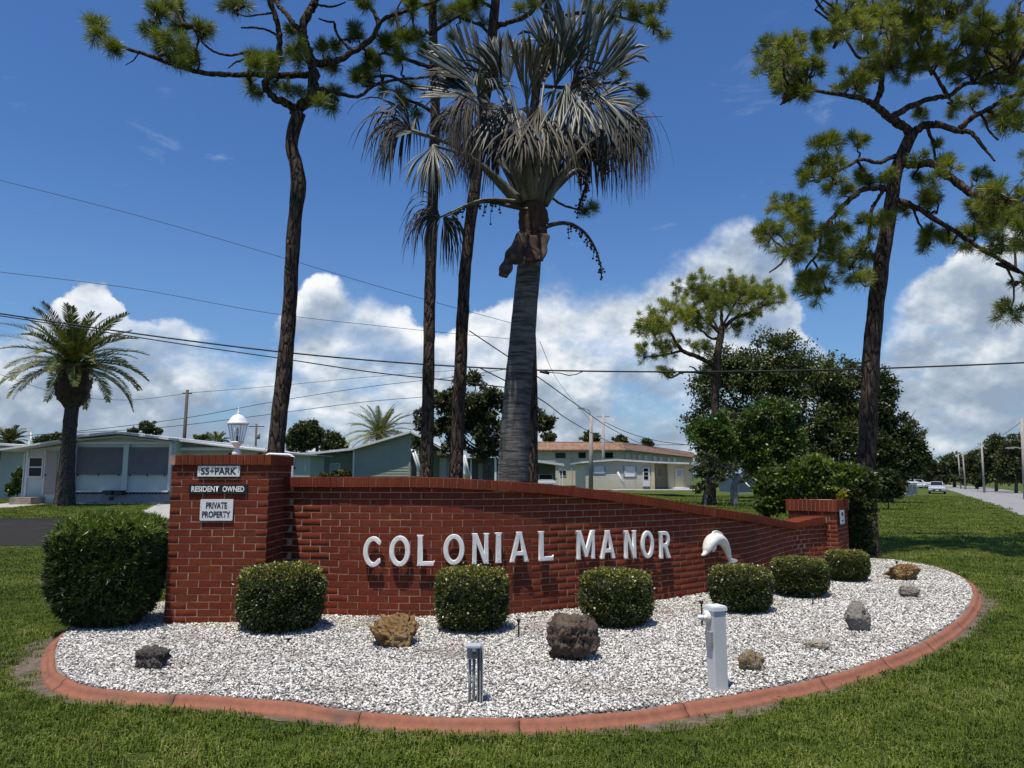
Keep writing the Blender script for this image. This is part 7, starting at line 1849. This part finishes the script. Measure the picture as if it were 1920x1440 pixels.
# cream mobile home
h = H('mobile_home', 'cream mobile home with blue shutters and white roof before the motel', 75, 1180)
h.siding('wall', [(1098, 868), (1155, 864), (1226, 867)], M_CREAMG, lap=0.2, back=12)
h.roofline('roof', [(1088, 865.5), (1155, 860.5), (1232, 865.5)], 3.2, M_ROOFW, f=0.35, back=13)
h.siding('wing_wall', [(1226, 869), (1252, 869)], M_CREAM, f=-1.0, lap=0.2, back=10); h.siding('wing_wall', [(1252, 869), (1296, 869.5)], M_CREAM, f=0.2, lap=0.2, back=10)
h.roofline('wing_roof', [(1230, 865.5), (1300, 868)], 3, M_ROOFW, f=0.9, back=11)
h.slab('corner_post', 1221, 1227, 868, None, M_CREAM, f=0.1, d=0.15)
for a, b_, y0, y1 in ((1113.5, 1133, 873.5, 887.5), (1171, 1191, 874, 893.5)):
    h.window(a, b_, y0, y1, f=0.02, pane=M_TRIM, mid=False, name='awning_window')
    for x in ((a - 2.2, a - 0.2), (b_ + 0.2, b_ + 2.4)): h.slab('shutter', x[0], x[1], y0, y1, M_BLUE, f=0.06, d=0.05)
do = h.slab('door', 1205, 1218, 876, 912, M_TRIM, f=0.08, d=0.08)
for y0, y1 in ((878.5, 884), (886, 891), (893, 899)): h.slab('pane', 1207, 1215, y0, y1, M_DARKPANE, f=0.11, d=0.03, parent=do)
h.window(1234, 1246.5, 876.5, 895, f=-0.95, pane=mat('tan_blind', (0.34, 0.30, 0.21), rough=0.7), mid=False); h.window(1267, 1278, 880, 894, f=0.25, pane=M_GREYB, mid=False)
h.slab('door', 1264.5, 1281, 877, 914, M_CREAM, f=0.26, d=0.06); h.slab('steps', 1256, 1285, 914, None, M_TRIM, f=1.6, d=1.4); h.slab('base', 1228, 1253, 914, None, M_SKIRT, f=-0.9, d=0.1)
h.slab('patio', 1140, 1300, 917, None, M_CONC, f=4.0, d=3.0)
MB().tube([P(1158, 885, 72), P(1173, 915, 72)], 0.10, 6).build('handrail', M_TRIM, h.root)
# grey building behind the forked tree
h = H('storage_building', 'low grey building seen behind the forked tree trunk', 62, 1430); h.slab('wall', 1385, 1500, 888, None, M_GREYB, f=0, d=6); h.roofline('roof', [(1380, 888), (1505, 886)], 2.5, M_ROOFW, f=0.4, back=7)
for q in range(2): MB().tube([P(1398 + 10 * q, 905 - 20 * q, 58), P(1412 + 10 * q, 921, 58)], 0.06, 6).build('brace', M_TRIM, h.root)

# ---------------------------------------------------------------- poles and wires
M_POLE = mat('weathered_pole', (0.10, 0.085, 0.07), (0.07, 0.06, 0.05), 6, 0.9); M_CPOLE = mat('concrete_pole', (0.36, 0.34, 0.31), (0.30, 0.28, 0.26), 3, 0.85); M_WIRE = mat('black_cable', (0.012, 0.012, 0.014), rough=0.6)


def pole(label, D, x0, y0, x1, r, m, arm=None, cross=None, can=None):
    p1 = P(x1, y0, D); p0 = Vector((P(x0, 900, D).x, D, 0)); p0.z = float(gz(p0.x, D)) - 0.1; root = empty('utility_pole', p0, label, 'pole', 'utility poles')
    MB().tube([p0, p1], [r * 1.15, r * 0.85], 10).build('shaft', m, root)
    if cross: MB().box(p1 - Vector((0, 0, 0.35)), (cross, 0.10, 0.12)).build('crossarm', m, root)
    if arm:
        A = [P(x, y, D) for x, y in arm]; k = spl([a[:] for a in A], 5); MB().tube([Vector(q) for q in k], 0.045, 6).build('lamp_arm', M_GREYM, root); MB().box(A[-1], (0.55, 0.22, 0.12)).build('lamp_head', M_GREYM, root)
    if can: c = P(can[0], can[1], D - 0.35); MB().lathe(c, [(0.2, -0.4), (0.25, -0.38), (0.25, 0.35), (0.2, 0.42)], 10).build('transformer', M_GREYM, root)


pole('dark leaning utility pole behind the mint mobile home roof', 72, 340, 731, 351.5, 0.17, M_POLE, cross=0.9, can=None)
pole('distant utility pole with transformer left of the crooked pine', 105, 477, 795, 481, 0.16, M_POLE, cross=2.2, can=(484.5, 818))
pole('pale concrete lamp pole in front of the cream mobile home', 62, 1107.5, 777, 1108.5, 0.17, M_CPOLE, arm=[(1108, 784), (1106, 772), (1100, 767), (1090, 766)])
pole('pale pole with short crossarm behind the cream mobile home', 92, 1131, 776, 1131, 0.19, M_CPOLE, cross=1.6)
pole('grey lamp pole at the far left behind the roofs', 85, 58.5, 810, 58.5, 0.14, M_GREYM, arm=[(58.5, 812), (52, 806), (44, 804)])
pole('thin pole along the right road, left of the close pair', 118, 1800.5, 852, 1796.5, 0.10, M_CPOLE); pole('thin pole along the right road, right of the close pair', 112, 1809, 846, 1805, 0.11, M_CPOLE); pole('third pole along the right road, before the tallest trees', 92, 1844, 827, 1840, 0.12, M_CPOLE, cross=1.0)
pole('grey pole with lamp arm at the right edge of the picture', 60, 1919, 785, 1915.5, 0.12, M_CPOLE, arm=[(1917, 842), (1905, 839), (1893, 840)])


def wire(label, pts, r, dpt=None):
    """pts: (x, y, depth)"""
    A = spl([P(x, y, d)[:] for x, y, d in pts], 14); mb = MB(); mb.tube([Vector(a) for a in A], r, 5); return mb.build('power_line', M_WIRE, None, label=label, category='cable', group='overhead cables')


wire('thick black overhead cable crossing the whole picture', [(-120, 572, 23), (0, 588, 22.5), (160, 612, 22), (340, 637, 21.5), (520, 659, 21), (700, 676, 21), (860, 687, 21), (1010, 694, 21), (1240, 697, 21), (1480, 695, 21), (1700, 689, 21), (1920, 680, 21), (2100, 671, 21)], 0.024)
wire('second black cable just below the thick one at the left', [(-120, 577, 23.3), (0, 592, 22.8), (160, 617, 22.3), (340, 645, 21.9), (520, 671, 21.6), (700, 698, 21.6), (840, 713, 21.8), (960, 728, 22)], 0.018)
wire('thin wire high in the sky from the left edge', [(-100, 312, 26), (0, 338, 26), (250, 402, 26), (500, 474, 27), (720, 540, 28), (960, 606, 30)], 0.010)
wire('thin wire across the sky above the date palm', [(-100, 498, 30), (0, 510, 30), (250, 541, 30), (500, 586, 31), (720, 612, 32), (960, 636, 34)], 0.011)
wire('black cable slanting down right of the palm trunk to the motel', [(880, 620, 24), (1012, 709, 26), (1080, 758, 32), (1150, 806, 45), (1220, 838, 62), (1290, 853, 90)], 0.020)
wire('lower black cable slanting down towards the lamp pole', [(900, 690, 24), (1012, 748, 26), (1060, 783, 32), (1110, 812, 45), (1160, 836, 62), (1200, 848, 85)], 0.020)
wire('grey wire running from the pale pole to the right behind the trees', [(1131, 790, 92), (1180, 812, 94), (1240, 828, 97), (1310, 836, 100)], 0.04)
wire('wire just above the motel roof at the right', [(1160, 834, 95), (1230, 834, 97), (1320, 834, 100)], 0.035)
wire('wire rising from the left roofs to the pines', [(-20, 822, 66), (150, 808, 68), (345, 784, 72), (520, 752, 74), (700, 724, 76), (860, 706, 78), (960, 690, 80)], 0.03)
wire('lower of the two wires rising behind the lantern', [(70, 815, 66), (240, 806, 68), (345, 797, 72), (520, 775, 74), (680, 754, 76), (800, 744, 78)], 0.03)
wire('faint wire from the leaning pole to the left', [(0, 702, 66), (120, 740, 70), (240, 750, 72), (348, 738, 72)], 0.022)
wire('faint wire from the leaning pole to the right', [(350, 737, 72), (500, 725, 74), (700, 706, 76), (860, 694, 78)], 0.022)
wire('thin wire from the thick cable down to the concrete pole', [(1012, 640, 30), (1050, 720, 45), (1108, 790, 62)], 0.012)
wire('thin wire between the right edge pole and the next poles', [(1916, 790, 60), (1885, 812, 76), (1842, 834, 92), (1806, 850, 112)], 0.022)
# splice on the thick cable
mb = MB(); mb.tube([P(1012, 694, 20.95), P(1028, 698, 20.95), P(1042, 699, 20.95), P(1052, 700, 20.95), P(1066, 704, 20.95), P(1080, 702, 20.95), P(1092, 697, 20.95)], 0.014, 5); mb.tube([P(1012, 696, 20.9), P(1030, 700, 20.9)], 0.045, 7); mb.build('cable_splice', M_WIRE, None, label='black cable splice loop on the thick cable right of the palm', category='cable')


# ---------------------------------------------------------------- cars
M_TYRE = mat('tyre', (0.015, 0.015, 0.015), rough=0.9); M_RIM = mat('wheel_rim', (0.4, 0.4, 0.42), rough=0.35, metal=0.7); M_LAMP = mat('headlight_glass', (0.7, 0.72, 0.75), rough=0.15)
def car(label, pos, head, col, nm, ln=4.5, w=1.75, hgt=1.43):
    """side outline lofted across; local +x is the front"""
    paint = mat('car_paint_' + nm, col, rough=0.25, spec=0.6, metal=0.25)
    root = empty('parked_car', pos, label, 'car', 'cars parked along the right road'); R = Matrix.Rotation(head, 3, 'Z'); q = lambda x, y, z: Vector(pos) + R @ Vector((x, y, z))
    side = [(-2.2, .35), (-2.22, .62), (-2.1, .88), (-1.5, .94), (-0.95, 1.40), (0.25, 1.43), (0.95, 0.98), (1.9, .86), (2.2, .70), (2.25, .45), (2.15, .28), (-2.1, .26)]
    fx = ln / 4.5; mb = MB(); ys = [(-1.0, .86), (-.92, .97), (-.55, 1.0), (0.55, 1.0), (.92, .97), (1.0, .86)]; V = []; k = len(side)
    for t, s in ys:
        for x, z in side:
            tz = z; yy = t * w / 2
            if z > 0.95: yy *= 0.78
            V.append(q(x * fx * (0.97 if abs(t) > .95 else 1), yy, 0.26 + (tz - .26) * (s if z > .5 else 1)))
    F = [(i * k + j, i * k + (j + 1) % k, (i + 1) * k + (j + 1) % k, (i + 1) * k + j) for i in range(len(ys) - 1) for j in range(k)] + [tuple(range(k)), tuple((len(ys) - 1) * k + j for j in range(k - 1, -1, -1))]
    mb.add(V, F, 0, False); mb.build('body', paint, root)
    MB().add([q(.93 * fx, -.62, 1.01), q(.93 * fx, .62, 1.01), q(.34 * fx, .55, 1.39), q(.34 * fx, -.55, 1.39)], [(0, 1, 2, 3)]).build('windscreen', M_DARKPANE, root)
    MB().add([q(-1.47 * fx, -.6, .98), q(-1.47 * fx, .6, .98), q(-1.03 * fx, .55, 1.36), q(-1.03 * fx, -.55, 1.36)], [(0, 3, 2, 1)]).build('rear_window', M_DARKPANE, root)
    for s in (-1, 1):
        MB().add([q(-1.2 * fx, s * w * .405, 1.0), q(.75 * fx, s * w * .405, 1.0), q(.2 * fx, s * w * .392, 1.34), q(-.9 * fx, s * w * .392, 1.34)], [(0, 1, 2, 3)]).build('side_window', M_DARKPANE, root)
        MB().box(q(2.2 * fx, s * .6, .68), (.10, .34, .13), head).build('headlight', M_LAMP, root); MB().box(q(.75 * fx, s * (w / 2 + .07), 1.0), (.12, .18, .12), head).build('mirror', paint, root)
        MB().box(q(-2.2 * fx, s * .65, .75), (.06, .28, .14), head).build('tail_light', mat('red_lens_' + nm + str(s), (0.3, 0.01, 0.01), rough=0.3), root)
        for x in (-1.4, 1.4):
            wh = MB(); wh.tube([q(x * fx, s * (w / 2 - .2), .31), q(x * fx, s * (w / 2 + .01), .31)], .31, 18); wo = wh.build('wheel', M_TYRE, root); MB().tube([q(x * fx, s * (w / 2 - .01), .31), q(x * fx, s * (w / 2 + .025), .31)], .19, 14).build('rim', M_RIM, wo)
    MB().box(q(2.24 * fx, 0, .52), (.06, .9, .12), head).build('grille', M_BLACK, root); MB().box(q(2.25 * fx, 0, .36), (.05, 1.3, .08), head).build('lower_grille', M_BLACK, root)
    MB().box(q(2.29 * fx, 0, .44), (.02, .32, .11), head).build('number_plate', M_SIGNW, root)


def on(px, D): x = P(px, 900, D).x; return Vector((x, D, float(gz(x, D))))
rdv = (ROADL[10] - ROADL[20]); hd_ = math.atan2(rdv.y, rdv.x)
car('silver sedan parked on the grass verge beside the right road', on(1755.5, 88), hd_, (0.50, 0.52, 0.55), 'silver')
car('distant white car left of the silver sedan', on(1731, 120), hd_ + 0.8, (0.70, 0.71, 0.72), 'white')
car('far off white vehicle near the fence at the right', on(1713, 128), hd_ + 1.5, (0.66, 0.67, 0.66), 'white2')
car('grey car parked in the open carport beside the motel', Vector((P(1023, 900, 69).x, 69.5, LZ)), -1.57, (0.40, 0.43, 0.44), 'grey')
# chain link fence behind the car
fr_ = empty('chain_link_fence', on(1700, 62), 'grey chain link fence with posts at the lawn edge, left of the parked car', 'fence')
pa = [on(x, d) for x, d in ((1672, 58), (1686, 62), (1698, 67), (1709, 73), (1718, 80))]
for p in pa: MB().tube([p - Vector((0, 0, .1)), p + Vector((0, 0, 1.35))], .035, 6).build('post', M_GREYM, fr_)
for zz in (0.15, 1.3):
    for a, b_ in zip(pa, pa[1:]): MB().tube([a + Vector((0, 0, zz)), b_ + Vector((0, 0, zz))], .022, 5).build('rail', M_GREYM, fr_)
mb = MB()
for a, b_ in zip(pa, pa[1:]):
    k = 26
    for i in range(k):
        for s in (0, 1):
            t0 = i / k; t1 = min(1, max(0, t0 + (0.24 if s else -0.24)))
            mb.tube([a.lerp(b_, t0) + Vector((0, 0, .15)), a.lerp(b_, t1) + Vector((0, 0, .15 + 1.15 * abs(t1 - t0) / 0.24))], .007, 3, cap=False)
mb.build('wire_mesh', M_GREYM, fr_)
